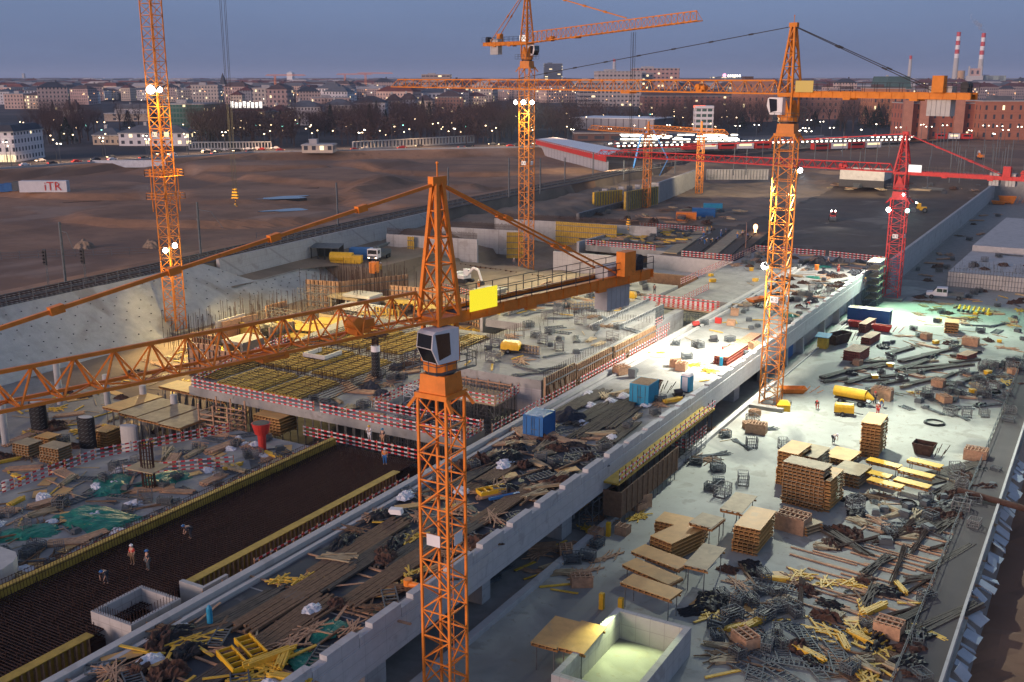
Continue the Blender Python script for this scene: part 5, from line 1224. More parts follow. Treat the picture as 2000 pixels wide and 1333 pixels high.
# upper yard, rows of dark beams and crates
scatter(['beams8','beams5','beams8'], pz((1640,700),(1900,670),(1880,760),(1600,760)), 22, z0, 'the upper yard', (1.0,.16), 31, gap=.9)
scatter(['tb4','pal','mess','crate','crateb','rust','blk','wbox2','pm','yb','pl_r','grate','messy'], pz((1770,640),(2000,600),(1995,800),(1690,780),(1650,720)), 90, z0, 'the upper yard', None, 32, gap=.5)
scatter(['crate','tubes','cage','grate','crateb','pm','tubes','coil'], pz((1850,740),(2000,700),(1995,835),(1760,800)), 60, z0, 'the upper yard', None, 33, gap=.4)
scatter(['rust','mess','crate','pal','pl_y','tubes'], pz((1760,580),(2000,560),(2000,640),(1800,640)), 40, z0, 'the green-lit yard', None, 34, gap=.6)
scatter(['pl_r','pl_w'], pz((1640,690),(1900,640),(1880,780),(1600,770)), 26, z0, 'the upper yard', (-.1,.1), 35, gap=.5)
scatter(['mess','rust','tubes','crate'], [(-14,220),(6,220),(6,244),(-18,244)], 24, .0, 'the ground before the unfinished slab', None, 36)
scatter(['rust','crate','cage','pal','tubes'], [(-28,250),(4,250),(4,278),(-28,278)], 34, 3.22, 'the unfinished slab', None, 37)
# under the bridge
scatter(['tb3','messy','pl_y','pl_d','tubes'], [(-56,58),(-43,58),(-43,100),(-56,100)], 18, .0, 'the ground under the bridge', (1.3,.4), 38)
for (a0_, b0_, nm_) in ((36,55,'near'),(55.2,74,'middle'),(74.2,97,'far')): solo('dark_sheeting', MB().box(-55.6,-44.2,a0_,b0_,6.004,6.02), mat('dark_form_sheet_'+nm_, (.045,.05,.06), .6, var=.35, sc=.5, spots=[((.15,.15,.15),.4,.6,.6),((.1,.07,.05),1.2,.6,.5)]), nm_+' stretch of dark sheeting under the beams on the bridge deck', 'sheeting')
# bridge deck, near part: long beams along the deck with cross bearers
zd = 6.02; dz = 'the bridge deck'
scatter(['pl_l'], [(-55,38),(-44.5,38),(-44.5,98),(-55,98)], 30, zd, dz, (.03,.05), 41, gap=1.1)
OCCk = list(OCC); OCC[:] = OCC2
scatter(['long','long','longg','long'], [(-54.5,45),(-45,45),(-45,84),(-54.5,84)], 12, zd+.14, dz, (PI/2,.04), 42, gap=1.1)
scatter(['longg'], [(-54.8,96),(-45,96),(-45,114),(-54.8,114)], 8, zd+.14, dz, (PI/2,.03), 43, gap=1.1)
scatter(['mess','pl_d','pl_r','pal','blk','rust','sheetply','pl_w','pl_y','messy','grate','wsheet','pl_d','mess'], [(-56,36),(-43.6,36),(-43.6,92),(-56,92)], 120, zd+.2, dz, (1.3,.6), 44, gap=.4)
scatter(['messy','pl_y','sheetply','tb3','grate','mess','pl_y'], [(-57,34),(-43.6,34),(-43.6,50),(-57,50)], 34, zd+.3, dz, None, 45, gap=.4)
scatter(['rust','blk','grate','pal','mess','tb4','crate','blk','rust'], [(-56,80),(-43.8,80),(-43.8,98),(-56,98)], 46, zd+.05, dz, None, 46, gap=.4)
scatter(['pal','tb3','crate','grate','wsheet','pl_w','mess'], [(-56,100),(-43.8,100),(-43.8,118),(-56,118)], 26, zd+.1, dz, (1.5,.4), 47, gap=.6)
scatter(['pl_w','messy','crate','pm','pl_y','wbox2'], [(-56,126),(-43.8,126),(-43.8,172),(-56,172)], 34, zd, 'the bright middle of the bridge deck', None, 48, gap=.8)
scatter(['crate','grate','tubes','rust','blk','pal','pm','pl_r','dbl','cage','mess'], [(-56,172),(-43.8,172),(-43.8,234),(-56,234)], 95, zd, 'the far bridge deck', None, 49, gap=.6)
scatter(['mess','pal','rust','crate','tb4','cage'], [(-70,214),(-57,214),(-57,236),(-71,236)], 40, 6.04, 'the broad grey slab', None, 50, gap=.6)
scatter(['yb','pl_w','pm'], [(-70,178),(-58.5,178),(-58.5,212),(-70,212)], 9, 6.04, 'the broad grey slab', None, 51)
# left slab areas
OCC[:] = OCC2
ls = 'the cluttered left slab'
scatter(['grate','crate','pal','tb4','pl_w','tb3','tb4','pal','tubes','sheetply','pl_r','crateb','mess','wsheet'], [(-94,36),(-76,36),(-76,86),(-88,86),(-94,70)], 130, 4.02, ls, None, 52, gap=.5)
scatter(['crate','grate','pl_w','pl_y','pm','pipe','wsheet','cage','pl_d'], [(-94,36),(-76,36),(-76,86),(-88,86),(-94,70)], 110, 4.02, ls, None, 152, gap=.25, scale=(.6,.95))
scatter(['grate','pipe','pl_w','pl_d','sheetply','crate','pm','tubes'], [(-94,40),(-76,40),(-76,70),(-90,70)], 50, 4.1, ls, None, 153, gap=.2, scale=(.7,1))
scatter(['tb3','pal','tb4','sheetply','pl_y','mess','messy','pl_w','crate','rust','pl_y'], [(-128,60),(-96,60),(-96,90),(-104,110),(-132,110)], 200, .02, 'the lit pit floor at left', None, 53, gap=.5)
scatter(['pal','messy','sheetply','mess','pl_y','tb4','pl_w'], [(-134,112),(-111,112),(-111,150),(-136,150)], 130, .02, 'the pit floor around the left crane', None, 54, gap=.5)
scatter(['tb4','crate','tubes','pal','crateb','dbl','pm','pl_r','mess','rust'], [(-84,94),(-76.5,94),(-76.5,112),(-78,118),(-84,118)], 34, 6.02, 'the mid-level slab', None, 55, gap=.5)
scatter(['pal','tb4','crate','pl_w','tubes'], [(-75,93.2),(-61,93.2),(-61,96),(-75,96)], 14, 6.02, 'the narrow front strip', (0,.3), 155, gap=.4)
scatter(['longg','tb4'], [(-84,112),(-78,112),(-77,134),(-86,134)], 8, 6.02, 'the mid-level slab', (.1,.1), 56, gap=1.2)
scatter(['pl_w','pl_y','tubes','pm','crate','pal','cage','grate','pipe','mess'], [(-76,113),(-61,113),(-61,147),(-76,147)], 46, 8.22, 'the raised grey slab', None, 57, gap=1)
scatter(['mess','pl_y','tubes','crate','pal'], [(-83,142),(-68,148),(-68,161),(-83,161)], 46, 8.22, 'the far part of the raised slab', None, 58, gap=.7)
scatter(['pal','tubes','pm','mess','crate'], [(-84,165),(-74,165),(-76,187),(-88,187)], 24, 6.12, 'the compressor slab', None, 59, gap=.7)
scatter(['tb4','longg','pal','tb3','mess','crate','messy','pl_w'], [(-109,228),(-91,228),(-93,260),(-111,260)], 110, 6.02, 'the timber-piled far deck', None, 60, gap=.7)
scatter(['pal','mess','crate','rust','sheetply','messy'], [(-125,176),(-96,170),(-90,198),(-125,198)], 80, .02, 'the pit floor before the middle crane', None, 61, gap=.6)
scatter(['messy','tb3','sheetply','pl_y'], [(-110,140),(-92,140),(-94,160),(-112,160)], 90, .02, 'the lit pit beside the near crane top', None, 62, gap=.5)
# ------------------------------------------------ particular objects
container('blue container with double doors at the near end of the bridge beams', (-53.4,98.6,6.03), -PI/2, 2.9, 2.45, 2.6, 'blu')
container('teal-blue container farther along the bridge deck beside the rusty skip', (-48.0,115.8,6.03), -PI/2, 3.2, 2.45, 2.65, 'teal', 'plyg')
container('blue yard container with a plywood-covered roof below the red crane', P(1697,630,.05)+Vector((0,0,0)), .0, 7.6, 2.5, 2.7, 'blu', 'plyg')
MBr = MB(); skip('low red skip in front of the plywood-roofed blue container', P(1722,648,.05), 0, 3.6, 1.3, 1.2, 'redp'); skip('low red skip left behind the stacked red beams', P(1672,640,.05), 0, 3.0, 1.3, 1.2, 'redp')
skip('rusty open skip standing alone behind the yellow tables', P(1804,888,.05), -.1, 2.6, 1.9, 1.5, 'rust'); skip('rusty skip on the bridge right behind the teal container', (-49.2,120.5,6.03), .1, 3.0, 1.9, 1.4, 'rust')
skip('orange tray skip on the bridge near the footbridge', P(1478,590,6.03), 1.2, 4.2, 1.8, .7, 'or'); skip('brown rusty tank box beside the stacked red beams', P(1637,672,.05), 1.2, 5.0, 2.2, 1.9, 'rust')
skip('orange skip tray lying behind the foot of the tall orange crane', P(1548,768,.05), .5, 4.0, 2.0, .8, 'or')
def redstack(label, loc, rz, n, L, rows):
    r = T('formwork_beam_stack', label, 'beam stack', loc, rz)
    for i in range(n):
        c = MB(); x = (i-(n-1)/2)*.36
        for k in range(rows): z = k*.42; c.box(x-.15,x+.15,-L/2,L/2,z,z+.05); c.box(x-.15,x+.15,-L/2,L/2,z+.33,z+.38); c.box(x-.03,x+.03,-L/2,L/2,z+.05,z+.33)
        c.build('beam', M['redb'], r)
        MB().box(x-.15,x+.15,-L/2,L/2,rows*.42-.035,rows*.42).build('top_flange', M['timb'], r)
    return r
for k_, (px, py, rz, n, L, rows) in enumerate(((1672,700,-.12,8,5.0,4),(1700,668,-.12,5,5.5,3),(1693,645,-.1,4,6.0,4))): redstack(['nearest block','right rear block','left rear block'][k_]+' of upright red formwork beams in the yard', P(px,py,.05), rz, n, L, rows)
redstack('near pale-red row of formwork beams lying on the bright bridge deck', P(1428,700,6.03), -.02, 6, 9, 3); redstack('far pale-red row of formwork beams lying on the bright bridge deck', P(1452,672,6.03), -.02, 5, 12, 1)
redstack('short stack of red formwork beams on the far right yard', P(1888,700,.05), -.3, 5, 4, 2)
r = T('portable_toilet', 'white and dark blue portable toilet on the bridge edge', 'portable toilet', P(1341,765,6.03), -.1); MB().box(-.6,.6,-.6,.6,.1,2.1).build('cabin', M['teal'], r); MB().box(-.38,.38,-.64,-.6,.15,2.0).build('door', M['wht'], r); MB().rbox(0,0,2.1,1.25,1.25,.25,0,.8).build('roof', M['wht'], r); MB().box(-.6,.6,-.6,.6,0,.098).build('skid', M['dk'], r)
for loc, rz, l_ in ((P(998,690,8.2),.2,'yellow towable compressor on the raised grey slab'),(P(1228,588,6.12),.1,'yellow towable compressor beside the footbridge'),(P(1648,812,.05),.2,'yellow-topped compressor in the yard beside the yellow tank')): put('comp', loc, rz, l_)
r = T('mobile_screen', 'yellow cylindrical tank machine on wheels in the yard', 'machine', P(1664,790,.05), -.12); MB().cyl((-2.6,0,1.6),(1.9,0,1.6), .75, n=16).build('tank', M['yel'], r); MB().box(-2.4,2.6,-.6,.6,.6,.84).build('chassis', M['dk'], r); MB().cyl((1.9,0,1.6),(3.0,0,1.2), .6, .2, 12).build('outlet_cone', M['yel'], r)
for x in (-1.4,1.4):
    for s in (-1,1): wheel_(r, x, s*.8, .42, .3)
c = MB(); c.box(-.9,.9,-.7,.7,.0,.9); c.rbox(0,0,.9,1.8,1.4,.5,0,.55); solo('site_box', c, M['yel'], 'yellow house-shaped box at the foot of the tall orange crane', 'box', P(1530,802,.05), .3)
r = T('kiosk', 'small yellow shed with a blue roof beside the rusty tank box', 'shed', P(1607,680,.05), .0); MB().box(-.8,.8,-.8,.8,0,2.0).build('walls', M['ytim'], r); MB().hexa([(-1.2,-1.2,2.0),(1.2,-1.2,2.0),(1.2,1.2,2.3),(-1.2,1.2,2.3),(-1.2,-1.2,2.1),(1.2,-1.2,2.1),(1.2,1.2,2.4),(-1.2,1.2,2.4)]).build('roof', M['teal'], r)
# pickup
def pickup(label, loc, rz, m='wht', s=1.0):
    r = T('pickup_truck', label, 'pickup truck', loc, rz); r.scale = (s,)*3; c = MB()
    pr = [(-.6,.55),(2.6,.55),(2.7,1.0),(1.7,1.15),(1.1,1.85),(-.55,1.9),(-.6,1.0)]
    n0 = 0; c.v += [(x,-.9,z) for x, z in pr]+[(x,.9,z) for x, z in pr]; m_ = len(pr); c.f += [tuple(range(m_)), tuple(range(2*m_-1,m_-1,-1))]; c.m += [0,0]
    for i in range(m_): k = (i+1)%m_; c.f.append((i,m_+i,m_+k,k)); c.m.append(0)
    c.build('cabin', M[m], r); c = MB(); c.box(-3.2,-.65,-.95,.95,.7,.8)
    for s_ in (-1,1): c.box(-3.2,-.65,min(s_*.9,s_*.95),max(s_*.9,s_*.95),.8,1.15)
    c.box(-3.2,-3.15,-.9,.9,.8,1.15); c.build('load_bed', M['gal'], r)
    for s_ in (-1,1): MB().box(.2,1.05,min(s_*.9,s_*.92),max(s_*.9,s_*.92),1.2,1.75).build('side_window', M['glass'], r); MB().box(-.5,.1,min(s_*.9,s_*.92),max(s_*.9,s_*.92),1.2,1.75).build('side_window', M['glass'], r)
    MB().hexa([(1.72,-.8,1.17),(1.72,.8,1.17),(1.69,.8,1.16),(1.69,-.8,1.16),(1.14,-.75,1.83),(1.14,.75,1.83),(1.11,.75,1.82),(1.11,-.75,1.82)]).build('windscreen', M['glass'], r)
    for x in (-2.4,1.8):
        for s_ in (-1,1): wheel_(r, x, s_*.85, .36, .25)
    return r
pickup('white pickup truck in the green lamp light beyond the yard', P(1842,584,.05), math.radians(185), s=1.25)
# props bundle yellow
r = T('prop_rack', 'row of yellow and black prop feet standing in the green light', 'props', P(1900,612,.05), -.1)
for k in range(7): c = MB(); c.cyl((k*.9-2.7,0,.3),(k*.9-2.7,1.2,1.0), .28, .2, 8); c.build('yellow_sleeve', M['yel'], r); MB().cyl((k*.9-2.7,-.3,.1),(k*.9-2.7,0,.28), .3, n=8).build('black_foot', M['dk'], r)
# columns wrapped in black film, white column, steel column with reinforcement head
def column(label, loc, rx, ry, h, m, base=.8, rz=0, name='wrapped_column'):
    r = T(name, label, 'column', loc, rz); c = MB(); c.cyl((0,0,base),(0,0,h), 1, n=18)
    c.v = [(x*rx, y*ry, z) for x, y, z in c.v]; c.build('wrapping' if m=='blk' else 'shaft', M[m], r)
    if base: d = MB(); d.cyl((0,0,0),(0,0,base), 1, n=18); d.v = [(x*rx*.96,y*ry*.96,z) for x, y, z in d.v]; d.build('foot', M['concl'], r)
    d = MB(); d.cyl((0,0,h),(0,0,h+.05), 1, n=18); d.v = [(x*rx*.8,y*ry*.8,z) for x, y, z in d.v]; d.build('cap', M['concl'], r)
    if m == 'blk':
        d = MB()
        for k in range(7):
            z = base+.5+k*(h-base)/7.5
            for a in (-2.4,-1.9,-1.4,-.9): d.bar((rx*1.02*math.cos(a),ry*1.02*math.sin(a),z-.12),(rx*1.02*math.cos(a+.4),ry*1.02*math.sin(a+.4),z+.12), .05)
        d.build('binding', M['gal'], r)
    return r
column('left black film-wrapped column on the lit pit floor', P(78,840,.0), 1.2, .75, 3.8, 'blk', 0, .3); column('right black film-wrapped column with a pale foot, left of the white column', P(174,888,0), 1.15, .65, 4.8, 'blk', .9, .3)
column('plain pale oval column right of the black wrapped ones', P(256,886,0), 1.15, .6, 3.6, 'concl', 0, .3, 'oval_column')
column('slender black column with a white collar and rebar head on the mid-level slab', P(735,738,6.02), .58, .58, 3.6, 'blk', 0); c = MB()
for k in range(16): a = k*PI/8; c.bar((.4*math.cos(a),.4*math.sin(a),3.6),(.45*math.cos(a),.45*math.sin(a),5.8), .06)
for k in range(30): a = R.uniform(0,6.3); c.bar((.3*math.cos(a),.3*math.sin(a),5.6),(1.9*math.cos(a),1.9*math.sin(a),5.7+R.uniform(-.3,.3)), .07)
solo('rebar_cage', c, M['rebar'], 'dark branching rebar head on the slender black column', 'reinforcement', P(735,738,6.02)); solo('collar', MB().cyl((0,0,3.62),(0,0,4.4), .6, n=16), M['wht'], 'white collar around the top of the slender black column', 'collar', P(735,738,6.02))
for px, py, h in ((12,870,7),(118,790,6),(285,830,5.4),(345,850,5.4),(212,800,5),(20,1010,4)):
    column('round pale column rising from the left pit floor', P(px,py,0), .45, .45, h, 'concl', 0, 0, 'round_column')
# plywood table deck field
for i, (x, y, lx, ly, h, m) in enumerate(((-107.5,89.5,3.2,7,4.3,'ply'),(-103.8,88.9,3.4,7,4.3,'plyg'),(-100,88.5,3.6,6.8,4.3,'plyg'),(-96,88.2,3.6,6.6,4.3,'plyg'),(-106,97,6.5,3.4,4.6,'ply'),(-99.5,96.5,5.6,3.6,4.6,'plyg'),(-100.6,101.3,5.6,3.0,4.8,'ply'))):
    key = 'pt%d' % i; table_form(key, lx, ly, h, m, nl=3); put(key, (x,y-1.5,0), 0, ['leftmost front','second front','third front','rightmost front','left rear','middle rear','farthest rear'][i]+' plywood table in the raised field left of the mid-level slab')
props('forest of grey props under the raised plywood tables', -108.5, -94.5, 85.5, 98, 0, 4.0, 1.25)
# timber formwork tower and red bucket, panel stack behind
r = T('timber_tower', 'pinkish timber lattice tower between the plywood tables and the red bucket', 'timber tower', P(438,868,1.0), .1); c = MB()
for k in range(7): z = .3+k*.62; c.box(-2.3,2.3,-1.6,-1.5,z,z+.16); c.box(-2.3,2.3,1.5,1.6,z,z+.16); c.box(-2.3,-2.2,-1.5,1.5,z+.2,z+.34); c.box(2.2,2.3,-1.5,1.5,z+.2,z+.34)
c.build('crossbars', M['timb'], r)
for x in (-2.2,0,2.2):
    for y in (-1.65,1.65): MB().box(x-.08,x+.08,y-.08,y+.08,0,5.4).build('upright', M['timb'], r)
c = MB()
for s in (-1.75,1.75): c.bar((-2.2,s,.2),(0,s,3), .1); c.bar((2.2,s,.2),(0,s,3), .1); c.bar((0,s,.2),(-2.2,s,3), .1); c.bar((0,s,.2),(2.2,s,3), .1)
c.build('braces', M['timb'], r)
r = T('concrete_bucket', 'red funnel-shaped concrete bucket by the left yellow formwork', 'concrete bucket', P(513,882,4.02)); MB().cyl((0,0,2.1),(0,0,3.3), .75, 1.05, 16).build('funnel', M['redp'], r); MB().cyl((0,0,.0),(0,0,2.1), .42, .5, 12).build('barrel', M['redp'], r); MB().cyl((0,0,3.3),(0,0,3.36), 1.08, n=16).build('rim', M['redp'], r); MB().cyl((0,0,3.365),(0,0,3.38), .95, n=16).build('dark_mouth', M['dk'], r)
st(6, 4.2, 3.2, 540, 842, .0, 'plywood panel stack behind the red concrete bucket', 'ply', 21, .38, 2.6)
for i, (px, py, n, lx, ly, m, l_) in enumerate(((56,888,5,2.6,2.2,'plyg','small pale panel stack in front of the left wrapped column'),(112,900,6,3.0,2.2,'plyg','pale panel stack left of the right wrapped column'),(213,872,7,2.2,2.6,'ply','yellow panel stack between the wrapped column and the pale column'),(352,895,6,3.6,2.0,'timb','pinkish plank stack left of the timber tower'),(95,865,3,2.4,2.0,'ply','yellow panels lying just behind the pale panel stacks'))):
    st(n, lx, ly, px, py, .1, l_, m, 30+i, .34, .02)
# green tarps, rebar column
for px, py, z, s, l_ in ((215,948,4,1.8,'green tarpaulin beside the rebar column on the left slab'),(320,938,4,1.7,'green tarpaulin right of the rebar column on the left slab'),(190,1015,4,2.3,'broad green tarpaulin near the left guard rail'),(60,1040,4,1.5,'rolled green tarpaulin at the left picture edge'),(1590,543,6,1.0,'green tarpaulin on the far bridge deck, left one'),(1606,522,6,1.2,'green tarpaulin on the far bridge deck, right one'),(1545,617,6,1.2,'green tarpaulin at the bridge edge behind the tall orange crane'),(1455,575+65,6,.4,'x'),(640,1232,6.1,1.0,'green net heap at the near bridge parapet'),(590,1290,6.1,.9,'second green net heap at the near bridge parapet')):
    if l_ != 'x': put('grn', P(px,py,z+.03), R.uniform(0,3), l_, None, (s*.9,s*.8,s*.25))
c = MB()
for k in range(14): a = k*PI/7; c.bar((.8*math.cos(a),.5*math.sin(a),0),(.8*math.cos(a),.5*math.sin(a),5.0), .08)
for z in (.5,1.3,2.1,2.9,3.7,4.5): 
    for k in range(14): a, b = k*PI/7, (k+1)*PI/7; c.bar((.8*math.cos(a),.5*math.sin(a),z),(.8*math.cos(b),.5*math.sin(b),z), .05)
solo('rebar_cage', c, M['rebar'], 'upright green-dark rebar column cage standing on the left slab', 'reinforcement', P(292,955,4))
solo('platform_board', MB().box(-1.8,1.8,-1.3,1.3,2.3,2.4), M['plyg'], 'square board platform around the rebar column cage', 'board', P(292,955,4), .1)
solo('round_slab_end', MB().poly([(2.5*math.cos(a*PI/9)-2,4*math.sin(a*PI/9)) for a in range(-5,6)]+[(-7,4),(-7,-4)],0,1.6), M['concl'], 'rounded pale concrete block at the left picture edge beside the yellow formwork', 'concrete block', (-76.6,46.5,4.0))
# gas bottle, orange can, yellow/blue steel bits on the bridge
solo('gas_bottle', MB().cyl((0,0,0),(0,0,1.5), .22, n=12).cyl((0,0,1.5),(0,0,1.75), .2, .07, 12), M['teal'], 'single turquoise gas bottle near the shaft box', 'gas bottle', P(411,1225,6.05)); solo('orange_drum', MB().cyl((0,0,.0),(0,0,.8), .35, n=12).cyl((.2,0,.4),(1.2,.1,.5), .28, .15, 10), M['or'], 'orange drum beside the near bridge parapet', 'drum', P(797,1150,6.1))
solo('plastic_block', MB().rbox(0,0,0,1.3,.8,.45,.3,.85), M['wht'], 'white plastic block left of the near crane mast', 'block', P(773,1003,6.6)); solo('vent_grate', MB().rbox(0,0,0,1.9,1.3,.12,.4), M['gal'], 'small grey steel grate among the brown beams', 'grate', P(573,1165,6.3))
for px, py, rz, l_ in ((962,962,1.0,'open yellow trough rack on the bridge beside the near crane'),(455,1295,-.4,'yellow steel trough at the bottom left of the bridge'),(490,1270,-.4,'orange-yellow steel trough at the bottom left of the bridge')):
    c = MB(); c.box(-1.5,1.5,-.6,-.5,0,.45); c.box(-1.5,1.5,.5,.6,0,.45); c.box(-1.5,1.5,-.5,.5,0,.08)
    for k in range(5): c.box(-1.5+k*.73,-1.42+k*.73,-.5,.5,.08,.4)
    solo('steel_trough', c, M['yel'], l_, 'trough', P(px,py,6.25), rz)
solo('blue_post', MB().box(-1.6,1.6,-.15,.15,0,.25), M['blu'], 'blue steel profile right of the open yellow trough rack', 'profile', P(985,972,6.2), 1.0)
put('dbl', P(1112,820,6.05), .2, 'pile of dark blue bags between the two bridge containers', None, 1.6)
for px, py, z, l_ in ((1018,905+140,0,'yellow box post under the bridge beside the pier'),(1188,1048,.05,'small yellow box post standing in the yard near the bridge'),(1212,1200,.05,'yellow end post of the low frame behind the basin'),(1175,1190,.05,'second yellow post of the low frame behind the basin')):
    solo('yellow_post', MB().box(-.2,.2,-.2,.2,0,1.5), M['yel'], l_, 'post', P(px,py,z))
for px, py, z, s, l_ in ((1222,755,6.03,1,'grey electrical cabinet left of the rusty bridge skip'),):
    solo('cabinet', MB().box(-.5,.5,-.3,.3,0,1.2), M['gal'], l_, 'cabinet', P(1235,738,6.03))
for px, py, z, l_ in ((1359,640,6.03,'red-tipped grey mixer on the bright bridge deck'),(1394,668,6.03,'dark grey pump lying on the bright bridge deck'),(1325,775,6.03,'dark machine beside the portable toilet'),(1418,690,6.03,'red hose reel beside the pale-red beams')):
    r = T('site_machine', l_, 'machine', P(px,py,z), .6); MB().cyl((-.5,0,.5),(.5,0,.7), .45, .35, 12).build('drum', M['redp' if 'red' in l_ else 'dk'], r); MB().box(-.7,.7,-.4,.4,.1,.3).build('frame', M['dk'], r)
    for s in (-1,1): wheel_(r, .4, s*.45, .22, .12)
for px, py, z, l_ in ((1598,548,6.03,'orange barrel beside the green tarpaulins on the far deck'),): solo('barrel', MB().cyl((0,0,0),(0,0,1.1), .45, n=12), M['or'], l_, 'barrel', P(1595,528,6.03))
solo('canister', MB().box(-.5,.5,-.3,.3,0,.9), M['redp'], 'group of red canisters on the bright bridge deck', 'canister', P(1403,632,6.03)); solo('canister', MB().cyl((0,0,0),(0,0,1.2), .25, n=10), M['teal'], 'teal canister at the parapet by the red beams', 'canister', P(1408,715,6.03))
put('wbox', P(1477,846,.05), .1, 'pink timber box at the yard edge below the tall orange crane'); put('wbox', P(1548,1035,.05), -.15, 'pink timber crates right of the shiny panel stack', None, (1.2,1.3,1.3)); put('wbox', P(1905,898,.05), -.05, 'pink timber box at the walkway beyond the rust skip', None, (1,1.1,1)); put('wbox', P(1722,780,.05), -.1, 'pink timber box behind the yellow tank machine', None, (1.1,1,1.2)); put('wbox', P(1895,655+20,.05), -.1, 'orange-pink timber box in the upper yard')
put('wbox2', P(1455,1262,.05), -.6, 'small pink timber box with cross slats near the slatted panels', None, 1.2); put('wbox2', P(1735,1240,.05), -.1, 'small orange timber box with upright slats near the bottom right', None, 1.3)
r = T('timber_stair', 'pinkish timber stair lying on the yard kerb', 'stair', P(1245,990,.1), .9); c = MB(); c.box(-1.4,1.4,-.7,-.62,0,1.5); c.box(-1.4,1.4,.62,.7,0,1.5); c.build('side_frames', M['timb'], r)
for k in range(5): MB().box(-1.3+k*.55,-1.0+k*.55,-.6,.6,.1+k*.28,.16+k*.28).build('tread', M['timb'], r)
put('coil', P(1825,828,.05), 0, 'large black hose coil on the yard beside the steel clutter', None, (1.5,1.5,1)); put('coil', P(1660,1160,.05), 0, 'black tyre-like coil on the bearers', None, .6)
solo('steel_plate', MB().box(-2.2,2.2,-2.6,2.6,0,.03), M['rust'], 'rusty orange steel plate lying at the bottom right of the yard', 'plate', P(1755,1300,.06), .05)
r = T('pipe', 'thick rusty pipe crossing over the walkway', 'pipe', (-8.5,118,0)); MB().cyl((-3,0,1.0),(9,-2.5,.6), .35, n=12).build('tube', M['rust'], r)
for i, (px, py, z, lx, ly, rz) in enumerate(((600,640,3.2,7,5,.3),(655,628,3.4,8,5,.2),(700,640,3.2,7,4,.5),(575,655,3.0,5,3,.1),(735,612,3.4,6,3,.4),(560,628,3.2,6,3,-.2),(790,590,3,6,3,.3),(850,600,3.2,7,3.4,.3),(915,590,3.4,6,3,.35))):
    t_ = T('form_table', ['leftmost','second','third','small front','fourth','small rear','fifth','sixth','rightmost'][i]+' bright yellow form panel field glowing in the lamp light', 'form panels', P(px,py,z), rz); MB().box(-lx/2,lx/2,-ly/2,ly/2,-.1,0).build('panel', M['fyel'], t_); c = MB()
    for k in range(int(lx)): c.box(-lx/2+k+.2,-lx/2+k+.4,-ly/2,ly/2,-.4,-.1)
    c.build('beams', M['ytim'], t_); c = MB()
    for a_ in (-.42,0,.42):
        for b_ in (-.42,.42): c.bar((lx*a_,ly*b_,-z),(lx*a_,ly*b_,-.4), .09)
    c.build('legs', M['steel'], t_)
scaffold('grey scaffold beside the boarded core wall', -131, 152, 0, 6, 6, 4, (4,2), 'steel', lift=1.6); scaffold('grey scaffold left of the yellow panel fields', -126, 136, 0, 5, 7, 4, (4,2), 'steel', lift=1.6); scaffold('grey scaffold behind the yellow ribbed grid', -112, 143, 0, 6, 8, 3, (5,1), 'steel', lift=1.6)
# ------------------------------------------------ vehicles in the pits
def excavator(label, loc, rz, m='wht', s=1.0):
    r = T('excavator', label, 'excavator', loc, rz); r.scale = (s,)*3
    for sy in (-1,1): c = MB(); c.box(-1.7,1.7,sy*1.1-.3,sy*1.1+.3,.15,.75); c.cyl((-1.7,sy*1.1-.3,.45),(-1.7,sy*1.1+.3,.45), .38, n=12); c.cyl((1.7,sy*1.1-.3,.45),(1.7,sy*1.1+.3,.45), .38, n=12); c.build('track', M['dk'], r)
    c = MB(); c.box(-2.0,1.2,-1.25,1.25,.95,1.7); c.rbox(-1.3,0,1.7,1.4,2.4,.5,0,.85); c.build('house', M[m], r); cb = MB().box(-.2,1.2,.2,1.2,1.7,2.9).build('cab', M[m], r); MB().box(1.2,1.23,.3,1.1,1.8,2.7).build('windscreen', M['glass'], cb); MB().box(-.1,1.1,1.2,1.23,1.9,2.7).build('side_window', M['glass'], cb)
    c = MB(); c.bar((1.0,-.2,1.5),(3.2,-.2,3.6), .35,.5); c.bar((3.2,-.2,3.6),(4.6,-.2,3.3), .32,.45); c.build('boom', M['wht'], r); MB().bar((4.6,-.2,3.3),(5.6,-.2,1.0), .28,.4).build('stick', M['wht'], r); MB().hexa([(5.2,-.7,.1),(6.1,-.7,.2),(6.1,.3,.2),(5.2,.3,.1),(5.3,-.7,1.1),(5.9,-.7,.9),(5.9,.3,.9),(5.3,.3,1.1)]).build('bucket', M['dk'], r)
excavator('white excavator digging behind the apex of the nearest crane', G(905,552), math.radians(-10)); excavator('small orange excavator on the far right gravel field', P(1915,312,8), 2.0, 'or')
